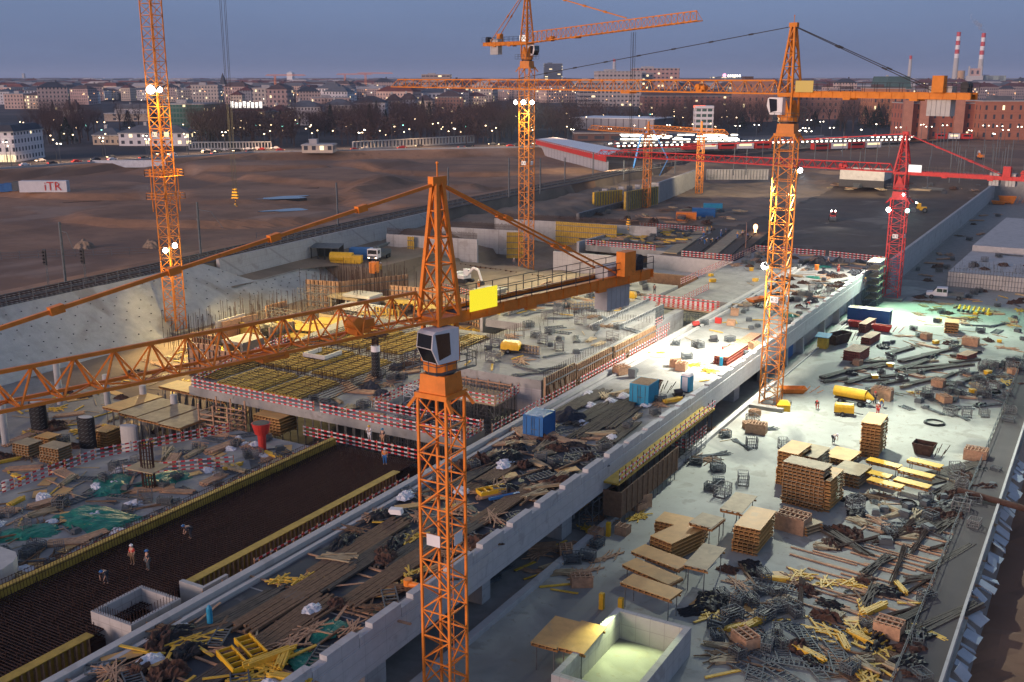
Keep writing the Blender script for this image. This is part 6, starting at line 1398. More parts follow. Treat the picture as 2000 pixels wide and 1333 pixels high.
def truck(label, loc, rz, cabm='wht', load='pump', s=1.0):
    r = T('truck', label, 'truck', loc, rz); r.scale = (s,)*3; c = MB(); c.box(1.9,4.1,-1.2,1.2,.9,3.0); cb = c.build('cab', M[cabm], r)
    MB().box(4.1,4.13,-1.05,1.05,1.9,2.8).build('windscreen', M['glass'], cb); MB().box(4.1,4.14,-1.0,1.0,1.0,1.5).build('grille', M['gal'], cb)
    for sy in (-1,1): MB().box(4.14,4.17,sy*.85-.18,sy*.85+.18,.95,1.15).build('headlight', M['L_c' if load=='pump' else 'wht'], cb); MB().box(2.6,3.7,min(sy*1.2,sy*1.23),max(sy*1.2,sy*1.23),1.9,2.7).build('side_window', M['glass'], cb)
    MB().box(-4.6,1.8,-.6,.6,.7,1.0).build('chassis', M['dk'], r)
    if load == 'pump':
        c = MB()
        for k, (y_, z_) in enumerate(((-.6,2.4),(-.2,2.8),(.25,2.5),(.65,2.9))): c.bar((-4.8,y_,z_+.3),(2.6,y_,z_+.35), .28,.34)
        c.build('folded_boom', M['gal'], r); MB().box(-4.4,1.6,-1.2,1.2,1.0,1.9).build('deck', M['gal'], r)
    elif load == 'flat': MB().box(-4.6,1.7,-1.2,1.2,1.05,1.3).build('flat_bed', M['gal'], r)
    else:
        c = MB(); c.box(-4.6,1.7,-1.2,1.2,1.0,2.6); c.build('box_body', M['gal'], r)
    for x in (-3.6,-2.3,3.0):
        for sy in (-1,1): wheel_(r, x, sy*1.05, .52, .35)
    return r
truck('white concrete pump truck with folded boom beside the broad wall panel', P(741,508,4.65), math.radians(-75)); truck('red flatbed truck near the far concrete tanks', P(1838,380,.3)+Vector((0,0,.6)), math.radians(175), 'redp', 'flat')
container('blue container between the yellow bulk tank and the pump truck', P(708,506,4.65), .4, 5.5, 2.4, 2.5, 'blu')
r = T('bulk_container', 'black-roofed open shelter beside the orange tank on the terrace', 'shelter', P(640,508,4.65), .35); MB().hexa([(-3.4,-2,2.9),(3.4,-2,2.9),(3.4,2,3.4),(-3.4,2,3.4),(-3.4,-2,3.0),(3.4,-2,3.0),(3.4,2,3.5),(-3.4,2,3.5)]).build('roof', M['gal'], r)
for x in (-3.2,-1.6,0,1.6,3.2): MB().box(x-.1,x+.1,-1.9,-1.7,0,2.9).build('post', M['dk'], r)
MB().box(-3.3,3.3,1.7,1.9,0,3.3).build('back_wall', M['dk'], r)
solo('mixer_tank', MB().cyl((-2.6,0,1.3),(2.6,0,1.3), 1.1, n=14).box(-2.4,2.4,-.8,.8,0,.4), M['yel'], 'orange-yellow tank lying before the black-roofed shelter', 'tank', P(668,514,4.65), .35); solo('mixer_tank', MB().box(-2,2,-.8,.8,.2,1.8).box(-1.8,1.8,-.6,.6,0,.2), M['yel'], 'small yellow tank left of the blue terrace container', 'tank', P(690,515,4.65), .35)
solo('site_box', MB().box(-.8,.8,-.8,.8,0,2.4), M['or'], 'orange upright box in front of the pump truck', 'box', P(731,534,4.6), .2)
container('orange container in the far pit beside the blue ones', G(1340,432), .35, 6, 2.5, 2.6, 'or'); container('blue container behind the orange one in the far pit', G(1374,424), .35, 7, 2.5, 2.6, 'blu'); container('light blue container farthest back of the three in the far pit', G(1392,414), .35, 6, 2.5, 2.6, 'teal')
def tractor(label, loc, rz, m):
    r = T('roller', label, 'roller', loc, rz); MB().box(-1.8,.3,-.9,.9,.8,1.9).build('body', M[m], r); cb = MB().box(.0,1.2,-.8,.8,1.3,3.0).build('cab', M[m], r); MB().box(1.2,1.23,-.7,.7,1.9,2.8).build('windscreen', M['glass'], cb)
    for s in (-.6,.6): MB().ball((1.3,s,3.1), .2, 8, 5).build('work_lamp', M['L_w'], cb); wheel_(r, -1.2, s*1.6, .8, .4)
    MB().cyl((2.2,-1,.75),(2.2,1,.75), .75, n=16).build('drum', M['gal'], r); return r
tractor('red roller with lit work lamps on the brown graded field', G(1626,432), math.radians(-75), 'redp'); tractor('green-lit roller near the red crane on the brown field', G(1797,416), math.radians(200), 'yel')
spot(P(1626,440,3)+Vector((0,0,4)), P(1620,470,3), 900, (1,.95,.85), 100)
# concrete pump boom (blue) far, boom crane
r = T('pump_boom', 'tall blue folded concrete pump boom beyond the middle crane', 'boom', P(1232,352,4), .0); c = MB(); c.bar((0,0,0),(4,0,18), .6); c.bar((4,0,18),(9,0,21), .5); c.bar((9,0,21),(16,0,9), .4); c.bar((16,0,9),(12,0,1), .3); c.build('boom', M['blu'], r); MB().box(-5,5,-1.3,1.3,-.5,1.6).build('carrier', M['blu'], r)
for x in (-3,3): wheel_(r, x, -1.3, .6)
# far pit walls, tanks
for i, (px0,py0,px1,py1,z,h,m) in enumerate(((1160,410,1215,404,3.6,5.5,'ytim'),(1222,412,1285,400,3.4,6,'fyel'),(1285,398,1358,368,3.2,7,'wallc'),(1380,352,1500,352,6,4,'wallc'),(1130,432,1235,402,3.2,2.2,'steel'))):
    a, b = P(px0,py0,z), P(px1,py1,z); d = b-a; r = T('pit_wall', ['greenish column formwork in the far left pit','yellow formwork wall by the small far crane','pale grey wall by the small far crane','whitish wall at the back of the far pit','low grey formwork beam in the far left pit'][i], 'wall', a, math.atan2(d.y,d.x)); MB().box(0,d.length,0,.8,0,h).build('panel', M[m], r); c = MB()
    for k in range(int(d.length/1.2)): c.box(.3+k*1.2,.5+k*1.2,-.2,0,.1,h-.1)
    c.build('ribs', M['steel' if i != 2 else 'concl'], r)
for i in range(9): solo('wall_block', MB().rbox(0,0,0,1.8,1.2,4.5), M['concl' if i%2 else 'gal'], 'pale upright wall block in the far left pit', 'block', P(1165+i*16,398-i*2.2,4), .2, 'upright blocks in the far left pit')
for px, py, z, l_ in ((1690,358,6.5,'left of the two open concrete tanks behind the red jib'),(1820,372,1,'right open concrete tank with a dark base near the red flatbed truck')):
    r = T('concrete_tank', l_, 'tank', P(px,py,z)); c = MB(); 
    for (x0_,x1_,y0_,y1_) in ((-8,8,-7,-6.3),(-8,8,6.3,7),(-8,-7.3,-6.3,6.3),(7.3,8,-6.3,6.3)): c.box(x0_,x1_,y0_,y1_,1.6,5)
    c.build('walls', M['concl'], r); MB().box(-8.1,8.1,-7.1,7.1,-1,1.6).build('base', M['dk'], r)
for i in range(3):
    crx = [(1262,405,265,'am','small amber crane mast rising from the far left pit'),(1365,378,262,'am','second small amber crane mast at the end of the pale far wall'),(1952,0,0,'','')][i]
    if not crx[3]: continue
    p = P(crx[0], crx[1], 3.5); hh = (crx[1]-crx[2])*Q(p)[2]/F; r = T('tower_crane', crx[4], 'tower crane', p); c = MB(); lattice_mast(c, 0,0,0,hh,2.0,.22,2.4); c.build('mast', M['am'], r); c = MB(); tri_jib(c, -14 if i else -10, 34, 1.5, 1.5, .2, 2.6); j = c.build('jib', M['am'], r); j.location = (0,0,hh); j.rotation_euler = (0,0,math.radians(150 if i else 150)); MB().bar((0,0,hh),(0,0,hh+4), .6).build('tower_top', M['am'], r)
scatter(['rust','mess','crate','pal'], [(-150,250),(-100,250),(-100,330),(-150,330)], 60, 3.6, 'the far left pit', None, 63, gap=1.2, scale=(1.2,1.9))
scatter(['rust','mess','crate','pal','tubes'], [(-95,395),(-45,395),(-45,432),(-95,432)], 40, 5.2, 'the back of the far pit', None, 64, gap=1.2, scale=(1.2,2))
scatter(['rust','mess','crate','tb4'], [(-40,250),(-33,250),(-33,400),(-40,400)], 20, .1, 'the ground beside the long pale wall', None, 65, gap=1)
skip('larger orange skip beyond the long pale wall', P(1966,398,.1), .2, 6, 3, 2.6, 'or'); skip('flat orange skip beyond the long pale wall', P(1950,400,.1), .1, 5, 2.5, 1.2, 'or')
# ------------------------------------------------ people
W = [(752,908,5.2,-1.0,'or','blu','wht','stand','worker in an orange vest and white helmet at the end of the reinforcement bed'),
(722,862,5.2,-1.3,'wht','wht','yel','reach','worker in white overalls and a yellow helmet before the guard rail'),
(748,868,5.2,-1.5,'cloth','timb','teal','stand','worker in a dark jacket behind the orange-vested one'),
(260,1103,5.0,-1.4,'redp','timbd','wht','stand','worker with a red vest and white helmet on the dark reinforcement'),
(290,1114,5.0,-1.8,'cloth','gal','blu','stand','worker with a blue helmet and grey trousers on the dark reinforcement'),
(208,1140,5.0,-1.2,'cloth','cloth','blu','bend','bending worker with a blue helmet in the darkest part of the reinforcement'),
(373,1052,5.0,-2,'cloth','cloth','blu','bend','bending worker with a blue helmet farther up the reinforcement'),
(1637,535,6.03,-1.2,'redp','redp','redp','walk','worker all in red walking on the far bridge deck'),
(1617,520,6.03,-1.2,'cloth','cloth','wht','stand','worker with a white helmet beside the orange barrel'),
(1688,560-4,6.03,-1.2,'cloth','cloth','yel','bend','bending worker at the parapet notch'),
(1575,604,6.03,.4,'redp','cloth','wht','bend','worker in red bending near the bridge parapet'),
(1596,800,.06,-1.5,'cloth','redp','redp','bend','bending worker with red trousers beside the yard compressor'),
(1714,812,.06,-1.5,'redp','redp','wht','stand','worker in red trousers in front of the yellow tank machine'),
(1708,790,.06,-1.5,'cloth','cloth','redp','stand','worker with a red helmet behind the yellow tank machine'),
(1722,797,.06,-1.5,'yel','blu','yel','bend','worker with a bright yellow vest beside the yellow tank machine'),
(935,564,.1,-1.2,'yel','or','wht','stand','worker in a yellow-green vest beside the white excavator'),
(744,530,4.65,-1.2,'yel','yel','wht','stand','worker in a yellow-green suit before the pump truck'),
(1146,608,6.12,-1.2,'cloth','cloth','wht','stand','worker with a white helmet on the slab beside the pale free-standing wall'),
(1278,575,6.12,-1.2,'cloth','cloth','cloth','stand','dark figure on the compressor slab'),
(1004,520,.3,-1.2,'gal','gal','wht','stand','grey figure near the soldier piles'),
(1627,867,.06,-.5,'wht','cloth','wht','bend','worker bending over white equipment in the middle of the yard'),
(718,846+30,5.1,2.0,'wht','cloth','yel','stand','')]
for px, py, z, rz, j, lg, hm, ps, ll in W:
    if ll: person(ll, (G(px,py) if px in (935,1004) else P(px,py,z)), rz, j, lg, hm, ps, 1.03)
for i, (px, py, j, hm, ps) in enumerate(((1374,462,'or','wht','stand'),(1381,457,'yel','yel','stand'),(1389,455,'cloth','yel','stand'),(1408,462,'blu','wht','stand'),(1417,460,'cloth','blu','stand'),(1366,474,'blu','wht','bend'),(1376,476,'yel','wht','bend'),(1387,476,'yel','wht','bend'),(1398,474,'blu','blu','bend'),(1440,465,'yel','yel','stand'),(1450,463,'wht','yel','stand'),(1461,467,'blu','blu','bend'))):
    person(['leftmost standing orange-clad','second standing yellow-clad','third standing dark-clad','fourth standing blue-clad','fifth standing dark-clad','leftmost bending blue-clad','second bending yellow-clad','third bending yellow-clad','fourth bending blue-clad','right-hand standing yellow-clad','rightmost standing white-clad','rightmost bending blue-clad'][i]+' worker of the concreting crew on the far deck', P(px,py+2,6.16), -1.2+i*.3, j, 'cloth' if i%3 else 'blu', hm, ps, 1.05)
put('pm', P(1512,458,6.2), 0, 'lit box lamp beside the far deck strips')
solo('heater_lamp', MB().ball((0,0,1.4), .6, 10, 6, 1.3).cyl((0,0,0),(0,0,.8), .3, n=8), M['L_o'], 'glowing orange flame heater behind the far deck strips', 'heater', P(1475,455,6.1))
spot(P(1475,455,6.1)+Vector((0,-2,3)), P(1475,462,6), 400, (1,.55,.2), 120)
# ------------------------------------------------ the city beyond the site
RC = random.Random(77)
FM = {}
def fac(wall, win=(.05,.055,.07), dx=3.2, dz=3.6, fx=.42, fz=.5, lit=.06):
    k = (wall, dx, dz, fx, fz, lit)
    if k not in FM: FM[k] = facade('facade_%d' % len(FM), wall, win, dx, dz, fx, fz, lit)
    return FM[k]
RF = {'red': mat('red_tile_roof', (.17,.06,.05), .9, var=.3, sc=.2), 'grey': mat('grey_roof', (.13,.14,.16), .8, var=.25, sc=.2), 'dark': mat('dark_roof', (.06,.065,.08), .8, var=.3, sc=.2), 'pale': mat('pale_flat_roof', (.4,.38,.38), .8, var=.2, sc=.1), 'brown': mat('brown_roof', (.12,.08,.075), .9, var=.3, sc=.2), 'white': mat('white_roof', (.75,.75,.76), .5, var=.06, sc=.1), 'green': mat('green_copper_roof', (.07,.13,.12), .7, var=.25, sc=.1)}
def bldg(label, px0, px1, yb, yt, depth, wall, roof='red', kind='hip', zb=8, rh=.28, name='apartment_building', cat='building', **kw):
    a, b = P(px0, yb, zb), P(px1, yb, zb); d = b-a; L = d.length; h = (yb-yt)*Q((a+b)/2)[2]/F
    r = T(name, label, cat, a, math.atan2(d.y, d.x)); hw = h*(1-rh) if kind in ('hip','gable','mansard') else h
    MB().box(0,L,0,depth,0,hw).build('walls', fac(wall, **kw), r)
    MB().box(-.4,L+.4,-.5,depth+.5,hw,hw+.5).build('cornice', M['concl'], r)
    c = MB(); e = .6; z0, z1 = hw+.5, h
    if kind == 'hip':
        i = min(depth*.5, L*.4); c.v += [(-e,-e,z0),(L+e,-e,z0),(L+e,depth+e,z0),(-e,depth+e,z0),(i,depth/2,z1),(L-i,depth/2,z1)]; c.f += [(0,1,5,4),(1,2,5),(2,3,4,5),(3,0,4),(0,3,2,1)]; c.m += [0]*5
    elif kind == 'mansard':
        c.hexa([(-e,-e,z0),(L+e,-e,z0),(L+e,depth+e,z0),(-e,depth+e,z0),(2,2,z1),(L-2,2,z1),(L-2,depth-2,z1),(2,depth-2,z1)])
    elif kind == 'gable':
        c.v += [(-e,-e,z0),(L+e,-e,z0),(L+e,depth+e,z0),(-e,depth+e,z0),(-e,depth/2,z1),(L+e,depth/2,z1)]; c.f += [(0,1,5,4),(2,3,4,5),(1,2,5),(3,0,4),(0,3,2,1)]; c.m += [0]*5
    else: c.box(0,L,0,depth,z0,z0+.25); c.box(L*.2,L*.45,depth*.3,depth*.7,z0+.25,z0+2.6)
    c.build('roof', RF[roof], r)
    if kind != 'flat':
        for k in range(max(1, int(L/18))): x = 4+k*18+RC.uniform(0,6); 
        MB().box(L*.3,L*.3+1.6,depth*.45,depth*.55,z1-1.5,z1+1.6).build('chimney', M['concl'], r)
    return r
PINK = (.58,.42,.36); CRM = (.62,.5,.4); WHI = (.68,.65,.66); BEI = (.5,.43,.38); BRK = (.36,.13,.085); GRY = (.3,.29,.31)
bldg('large orange-cream corner building with a dark red roof and a white roof sign', 446, 520, 256, 207, 40, (.55,.35,.22), 'red'); bldg('orange-cream wing with a dark red roof right of the roof-sign building', 520, 556, 252, 208, 35, (.5,.33,.23), 'red')
hs = T('roof_sign', 'bright white lit letters on the roof of the orange-cream building', 'sign', P(454, 256, 8)+Vector((0,0,0))); zz_ = (256-213)*Q(hs.location)[2]/F
for i in range(8): h_ = [3.6,3,3,3.6,3,3,3,3.4][i]; q = MB().box(i*2.9,i*2.9+2.0,-.3,0,zz_,zz_+h_*1.3).build('lit_letter', M['L_s'], hs)
hs.rotation_euler = (0,0,math.atan2((P(520,256,8)-P(446,256,8)).y,(P(520,256,8)-P(446,256,8)).x)); MB().box(-.5,23,0,.3,zz_-.6,zz_-.2).build('sign_rail', M['dk'], hs)
bldg('white neo-classical building with a grey roof right of the orange-cream one', 557, 627, 246, 199, 30, WHI, 'grey', dx=2.6, lit=.02)
bldg('brown-pink building with a grey roof right of the white one', 630, 688, 240, 196, 30, BEI, 'grey'); bldg('long white building with a dark roof above the park trees', 689, 753, 238, 190, 30, WHI, 'dark'); bldg('pink building with a brown roof above the park trees', 753, 780, 236, 186, 30, PINK, 'brown'); bldg('pale building with a brown roof next along the park edge', 780, 812, 233, 184, 30, WHI, 'brown'); bldg('cream building at the end of the park edge row', 812, 845, 228, 188, 30, CRM, 'brown'); bldg('wide brown-red building behind the middle crane mast', 850, 905, 222, 180, 30, (.3,.17,.13), 'brown'); bldg('small cream block right of the wide brown-red building', 905, 950, 212, 182, 30, CRM, 'red')
bldg('green glass office building left of the roof-sign building', 322, 402, 262, 207, 40, (.12,.2,.18), 'pale', 'flat', name='office_building', win=(.03,.12,.10), dx=2.2, dz=3.4, fx=.8, fz=.7, lit=.05)
bldg('long beige wall building with three small dark windows at left', 204, 292, 238, 224, 14, (.4,.33,.27), 'pale', 'flat', name='hall', dx=18, fx=.15, lit=0)
bldg('white hall with a grey curved roof left of the left crane', 226, 290, 224, 205, 30, WHI, 'grey', 'mansard', name='hall', rh=.5, lit=.02)
bldg('small house with a grey gable roof beside the street', 182, 232, 284, 252, 16, (.5,.4,.3), 'grey', 'hip', name='house', rh=.45, lit=.1); bldg('long white lit building behind the left crane mast', 233, 370, 286, 247, 18, WHI, 'grey', 'hip', rh=.4, lit=.14, dx=4.5)
bldg('pale apartment building at the left picture edge with a lit ground floor', -60, 32, 318, 247, 30, WHI, 'dark', 'mansard', rh=.2, lit=.05)
lf = T('shop_front', 'row of lit shop windows at the foot of the left edge building', 'shop front', P(-10, 318.5, 8)); d_ = (P(32,318.5,8)-P(-10,318.5,8)); lf.rotation_euler = (0,0,math.atan2(d_.y,d_.x))
for k in range(8): MB().box(k*d_.length/8+.2,(k+1)*d_.length/8-.3,-.5,-.2,.3,3.4).build('shop_window', M['L_win'], lf)
# church spire, pinnacles, towers
def tower(label, px, yb, yt, w, m, spire=.35, sm='dark', name='church_tower', zb=8):
    p = P(px, yb, zb); h = (yb-yt)*Q(p)[2]/F; r = T(name, label, 'tower', p, .3); MB().rbox(0,0,0,w,w,h*(1-spire)).build('shaft', m if not isinstance(m, str) else M[m], r)
    if spire: MB().rbox(0,0,h*(1-spire),w*1.1,w*1.1,h*spire,0,.04).build('spire', RF[sm], r)
    return r
tower('church tower with a dark pointed spire under the hanging ropes', 438, 196, 145, 9, fac(WHI, dx=4, dz=9, fx=.4, fz=.6), .42); tower('left of two pale church pinnacles at left', 135, 228, 197, 8, 'concl', .6, 'brown'); tower('right of two pale church pinnacles at left', 150, 228, 196, 8, 'concl', .6, 'brown'); tower('short brown tower in the roofs left of centre', 503, 190, 165, 12, 'concl', .3, 'brown'); tower('tall slim pale tower on the far left skyline', 48, 164, 145, 14, 'concl', 0, name='tower'); tower('white floodlit tower on the skyline above the park', 569, 172, 141, 22, 'L_c' if False else 'wht', .1, 'white', name='tower')
bldg('big pale office block with rows of dark windows right of the middle crane', 1166, 1252, 210, 143, 60, (.46,.40,.38), 'pale', 'flat', name='office_building', dx=5.0, dz=5.2, fx=.55, fz=.45, lit=.03); bldg('stepped left wing of the big pale office block', 1132, 1170, 210, 160, 60, (.4,.36,.35), 'pale', 'flat', name='office_building', dx=5, dz=5.2, fx=.9, fz=.4); bldg('pink-ended rear office block right of the big pale one', 1240, 1325, 204, 137, 60, (.48,.3,.27), 'pale', 'flat', name='office_building', dx=6, dz=5.6, fx=.5, fz=.4)
bldg('right part of the big pale office block above the jib', 1252, 1275, 208, 146, 50, (.44,.36,.34), 'pale', 'flat', name='office_building', dx=5, dz=5.2, fx=.55, fz=.45)
bldg('dark glass tower with a white roof sign on the skyline', 1063, 1098, 178, 127, 70, (.08,.09,.11), 'dark', 'flat', name='office_tower', dx=12, dz=7, fx=.7, fz=.35, lit=.25); bldg('pale slab block behind the horizontal orange jib', 824, 880, 190, 148, 50, (.42,.32,.27), 'pale', 'flat', name='office_building', dx=8, dz=6, fx=.8, fz=.4); bldg('low dark building with a lit roof sign right of the pale blocks', 1390, 1456, 168, 152, 60, (.07,.09,.09), 'dark', 'flat', name='office_building', dx=14, dz=8, fx=.7, lit=.5)
ls_ = T('roof_sign', 'lit pink disc and small white letters on the dark low building', 'sign', P(1414,168,8)); MB().ball((0,0,(168-152)*Q(ls_.location)[2]/F+8), 9, 10, 6).build('lit_disc', emit('lit_pink', (1,.35,.55), 2.5), ls_)
for i in range(6): q = MB().box(16+i*11,22+i*11,-2,0,(168-153)*Q(ls_.location)[2]/F+3,(168-153)*Q(ls_.location)[2]/F+13).build('lit_letter', M['L_p'], ls_)
# pavilion on stilts, long low roof, open frame tower
p0, p1 = P(1118,258,8), P(1277,262,8); d = p1-p0; r = T('museum_pavilion', 'wide grey-white pavilion box on a brown base beyond the station', 'pavilion', p0, math.atan2(d.y,d.x)); L = d.length; zc = Q(p0)[2]/F
MB().box(4,L-2,4,34,0,5*zc).build('base', M['timbd'], r); MB().box(0,L,0,40,5*zc,26*zc).build('upper_box', stripes('pavilion_glass', (.4,.38,.39), (.16,.14,.15), 0, 5.5, .86, vary=None), r); MB().box(-.5,L+.5,-.5,40.5,26*zc,27.4*zc).build('roof', RF['white'], r)
bldg('long low brown roofed hall behind the station platforms', 1122, 1370, 276, 262, 22, (.16,.09,.075), 'brown', 'flat', name='hall', dx=10, fx=.6, lit=.02)
p = P(1372,266,8); zc = Q(p)[2]/F; r = T('frame_tower', 'pale open-frame tower with five floors and red lights on top', 'tower', p, .45); w_ = 11
for k in range(6): MB().rbox(0,0,k*10.5*zc,w_+1,w_+1,1.6).build('floor_slab', M['wht'], r)
c = MB()
for x in (-w_/2,-w_/6,w_/6,w_/2):
    for y in (-w_/2,w_/2): c.bar((x,y,0),(x,y,52*zc), .7)
c.build('columns', M['wht'], r); MB().rbox(0,0,0,w_-1.2,w_-1.2,52*zc).build('glazing', M['gglass'], r)
for x in (-4,0,): MB().cyl((x-1,-3,54*zc),(x-1,-3,58*zc), 1.9, n=10).build('roof_light', emit('red_tank_light', (1,.12,.04), 1.6), r)
# brick barracks on the right
BW = dict(dx=5.2, dz=5.4, fx=.26, fz=.5, lit=.02)
bldg('long brick-red barracks wing at the right edge above the station', 1765, 1910, 272, 205, 25, BRK, 'brown', 'flat', name='brick_building', **BW); bldg('brick-red barracks wing cut by the right picture edge', 1912, 2060, 274, 201, 25, (.4,.16,.1), 'grey', 'flat', name='brick_building', **BW)
for px in (1768,1800,1868,1910,1953): tower('brick corner turret of the barracks '+{1768:'at its left end',1800:'second from its left end',1868:'left of the counter-jib end',1910:'between its two wings',1953:'near the right edge'}[px], px, 272.4, 198, 5.5, mat('brick_turret', (.42,.2,.14), .9, var=.2, sc=.3), 0, name='turret')
bldg('brick-pink block behind the tall orange crane mast, left part', 1445, 1508, 240, 160, 40, (.38,.2,.15), 'brown', 'flat', name='brick_building', **BW); bldg('brick-pink block behind the tall orange crane mast, right part', 1556, 1640, 236, 186, 40, (.38,.2,.15), 'brown', 'flat', name='brick_building', **BW)
bldg('brown-red long building behind the horizontal jib, left of the brick blocks', 1255, 1440, 222, 176, 30, (.26,.13,.11), 'brown', 'hip', name='brick_building', rh=.3, dx=6); bldg('reddish building below the machinery deck at right', 1640, 1708, 230, 178, 40, (.36,.18,.13), 'brown', 'flat', name='brick_building', **BW); bldg('orange-lit brick building behind the dark fir trees', 1700, 1762, 246, 176, 30, (.5,.22,.12), 'brown', 'flat', name='brick_building', **BW)
r = bldg('building with a dark green dome-like mansard roof near the chimneys', 1728, 1776, 210, 152, 60, (.4,.2,.14), 'green', 'mansard', name='brick_building', rh=.42, dx=8); bldg('wide red-roofed hall below the chimneys', 1775, 1925, 200, 166, 60, (.42,.25,.2), 'red', 'hip', name='hall', rh=.45, dx=10)
# power plant
def chimney(label, px, yb, yt, w, banded=True):
    p = P(px, yb, 8); zc = Q(p)[2]/F; h = (yb-yt)*zc; r = T('industrial_chimney', label, 'chimney', p); MB().cyl((0,0,0),(0,0,h*(.55 if banded else .9)), w*zc*.62, w*zc*.5, 14, False).build('shaft', M['concl'], r)
    k = 6 if banded else 1
    for i in range(k):
        u0, u1 = (.55+.45*i/k, .55+.45*(i+1)/k) if banded else (.9,1.0); MB().cyl((0,0,h*u0),(0,0,h*u1), w*zc*(.5-.08*(u0-.55)/.45), w*zc*(.5-.08*(u1-.55)/.45), 14, i==k-1).build('painted_band', M['redp'] if i%2 or not banded else M['wht'], r)
    return r
chimney('left of the two tall red and white banded chimneys', 1862, 176, 68, 9); chimney('right of the two tall red and white banded chimneys, smoking', 1910, 178, 70, 9); chimney('slim pale chimney with a lit red tip left of the banded pair', 1773, 180, 112, 6, False); chimney('small pinkish chimney above the big pale office block', 1199, 170, 118, 6, False)
p = P(1873,176,8); zc = Q(p)[2]/F; solo('storage_tank', MB().cyl((0,0,0),(0,0,36*zc), 8*zc, n=20), mat('ochre_tank', (.5,.32,.16), .7, var=.1, sc=.01), 'ochre cylindrical tank right of the left banded chimney', 'tank', p)
p = P(1900,178,8); zc = Q(p)[2]/F; r = T('power_station_block', 'pale pinkish boiler house between the banded chimneys', 'building', p, .2); MB().rbox(0,0,0,30*zc,20*zc,28*zc).build('lower_block', M['concl'], r); MB().rbox(0,0,28*zc,20*zc,16*zc,14*zc).build('upper_block', fac((.5,.33,.28), dx=14, dz=20), r)
for s in (-1,1): MB().rbox(s*11*zc,-8*zc,0,3*zc,3*zc,46*zc).build('lit_stair', M['L_p'] if False else M['concl'], r)
bldg('green-white industrial hall right of the power station', 1922, 1962, 178, 150, 120, (.35,.42,.38), 'pale', 'flat', name='hall', dx=30, fx=.5)
# plume
pl_ = T('smoke_plume', 'small white smoke plume drifting from the right banded chimney', 'smoke'); P0 = P(1910,178,8); zc = Q(P0)[2]/F; sp_ = []; c = MB(); q = random.Random(4)
for i in range(9):
    u = i/8; c.ball((-26*zc*u+q.uniform(-2,2)*zc, 0, (110+30*u)*zc+q.uniform(-1.5,1.5)*zc), zc*(2+6*u*(1.3-u)), 10, 8)
sm_ = bpy.data.materials.new('smoke'); sm_.use_nodes = True; n_, l_ = nodes(sm_); n_.remove(n_['Principled BSDF']); v_ = n_.new('ShaderNodeVolumePrincipled'); v_.inputs['Density'].default_value = .006; v_.inputs['Color'].default_value = (.99,.95,.95,1); v_.inputs['Anisotropy'].default_value = .2
tn = n_.new('ShaderNodeTexNoise'); tn.inputs['Scale'].default_value = .02; tn.inputs['Detail'].default_value = 4; tcg = n_.new('ShaderNodeTexCoord'); l_.new(tcg.outputs['Object'], tn.inputs['Vector']); mrr = n_.new('ShaderNodeMapRange'); mrr.inputs['From Min'].default_value = .42; mrr.inputs['From Max'].default_value = .7; mrr.inputs['To Max'].default_value = .16; l_.new(tn.outputs['Fac'], mrr.inputs['Value']); l_.new(mrr.outputs[0], v_.inputs['Density'])
l_.new(v_.outputs[0], n_['Material Output'].inputs['Volume']); q = c.build('smoke', sm_, pl_); pl_.location = P0
# station: white roof with red fascia, platforms
a, b, c_, d_ = P(1046,266,14), P(1182,296,14), P(1212,284,14), P(1085,262,14)
r = T('station_roof', 'white roof with a red fascia and grey side wall at the station end', 'station hall', a); ce = a.copy(); q = MB(); q.poly([(v.x-ce.x,v.y-ce.y) for v in (a,b,c_,d_)], -2.4, -1.9); q.build('roof', RF['white'], r)
def wallseg(m_, u, v, z0, z1, off=0): m_.hexa([(u.x-ce.x,u.y-ce.y,z0),(v.x-ce.x,v.y-ce.y,z0),(v.x-ce.x+.3,v.y-ce.y+.6,z0),(u.x-ce.x+.3,u.y-ce.y+.6,z0),(u.x-ce.x,u.y-ce.y,z1),(v.x-ce.x,v.y-ce.y,z1),(v.x-ce.x+.3,v.y-ce.y+.6,z1),(u.x-ce.x+.3,u.y-ce.y+.6,z1)])
q = MB(); wallseg(q, a, b, -4.6, -1.8); q.build('red_fascia', M['redp'], r); q = MB(); dv = Vector((.6,1.2,0)); wallseg(q, a+dv, b+dv, -11, -4.6); q.build('side_wall', stripes('panel_wall', (.4,.4,.42), (.2,.2,.22), 0, 4, .9, obj=False), r)
# platform canopies
def canopy(label, pxa, ya, pxb, yb_, z=12, w=7, lamps=30):
    a, b = P(pxa,ya,z), P(pxb,yb_,z); d = b-a; L = d.length; r = T('platform_canopy', label, 'canopy', (a.x,a.y,8), math.atan2(d.y,d.x)); MB().box(0,L,-w/2,w/2,4,4.3).build('roof', RF['grey'], r)
    c = MB(); 
    for k in range(int(L/12)+1): c.bar((k*12,0,0),(k*12,0,4), .35)
    c.build('columns', M['gal'], r); c = MB()
    for k in range(lamps): x = (k+.5)*L/lamps; c.box(x-L/lamps*.22,x+L/lamps*.22,-w/2-.1,-w/2-.02,3.3,4.0)
    c.build('lamp_strip', M['L_p'], r); MB().box(0,L,-w/2,w/2,0,.5).build('platform', M['conc'], r); return r
canopy('front platform canopy with a dense row of lamps', 1196, 284, 1770, 271, 12, 8, 60); canopy('second platform canopy with a dense row of lamps', 1180, 278, 1700, 268, 12.5, 7, 40); canopy('third platform canopy behind the tall orange crane', 1380, 272, 1780, 264, 12.5, 7, 34)
q = MB(); pts = [P(1195,276,12.8),P(1450,272,12.8),P(1440,263,12.8),P(1240,262,12.8)]; solo('glass_station_roof', MB().poly([(v.x,v.y) for v in pts], 12.8, 13.2), RF['dark'], 'broad dark flat roof over the tracks dotted with square lamps', 'station roof')
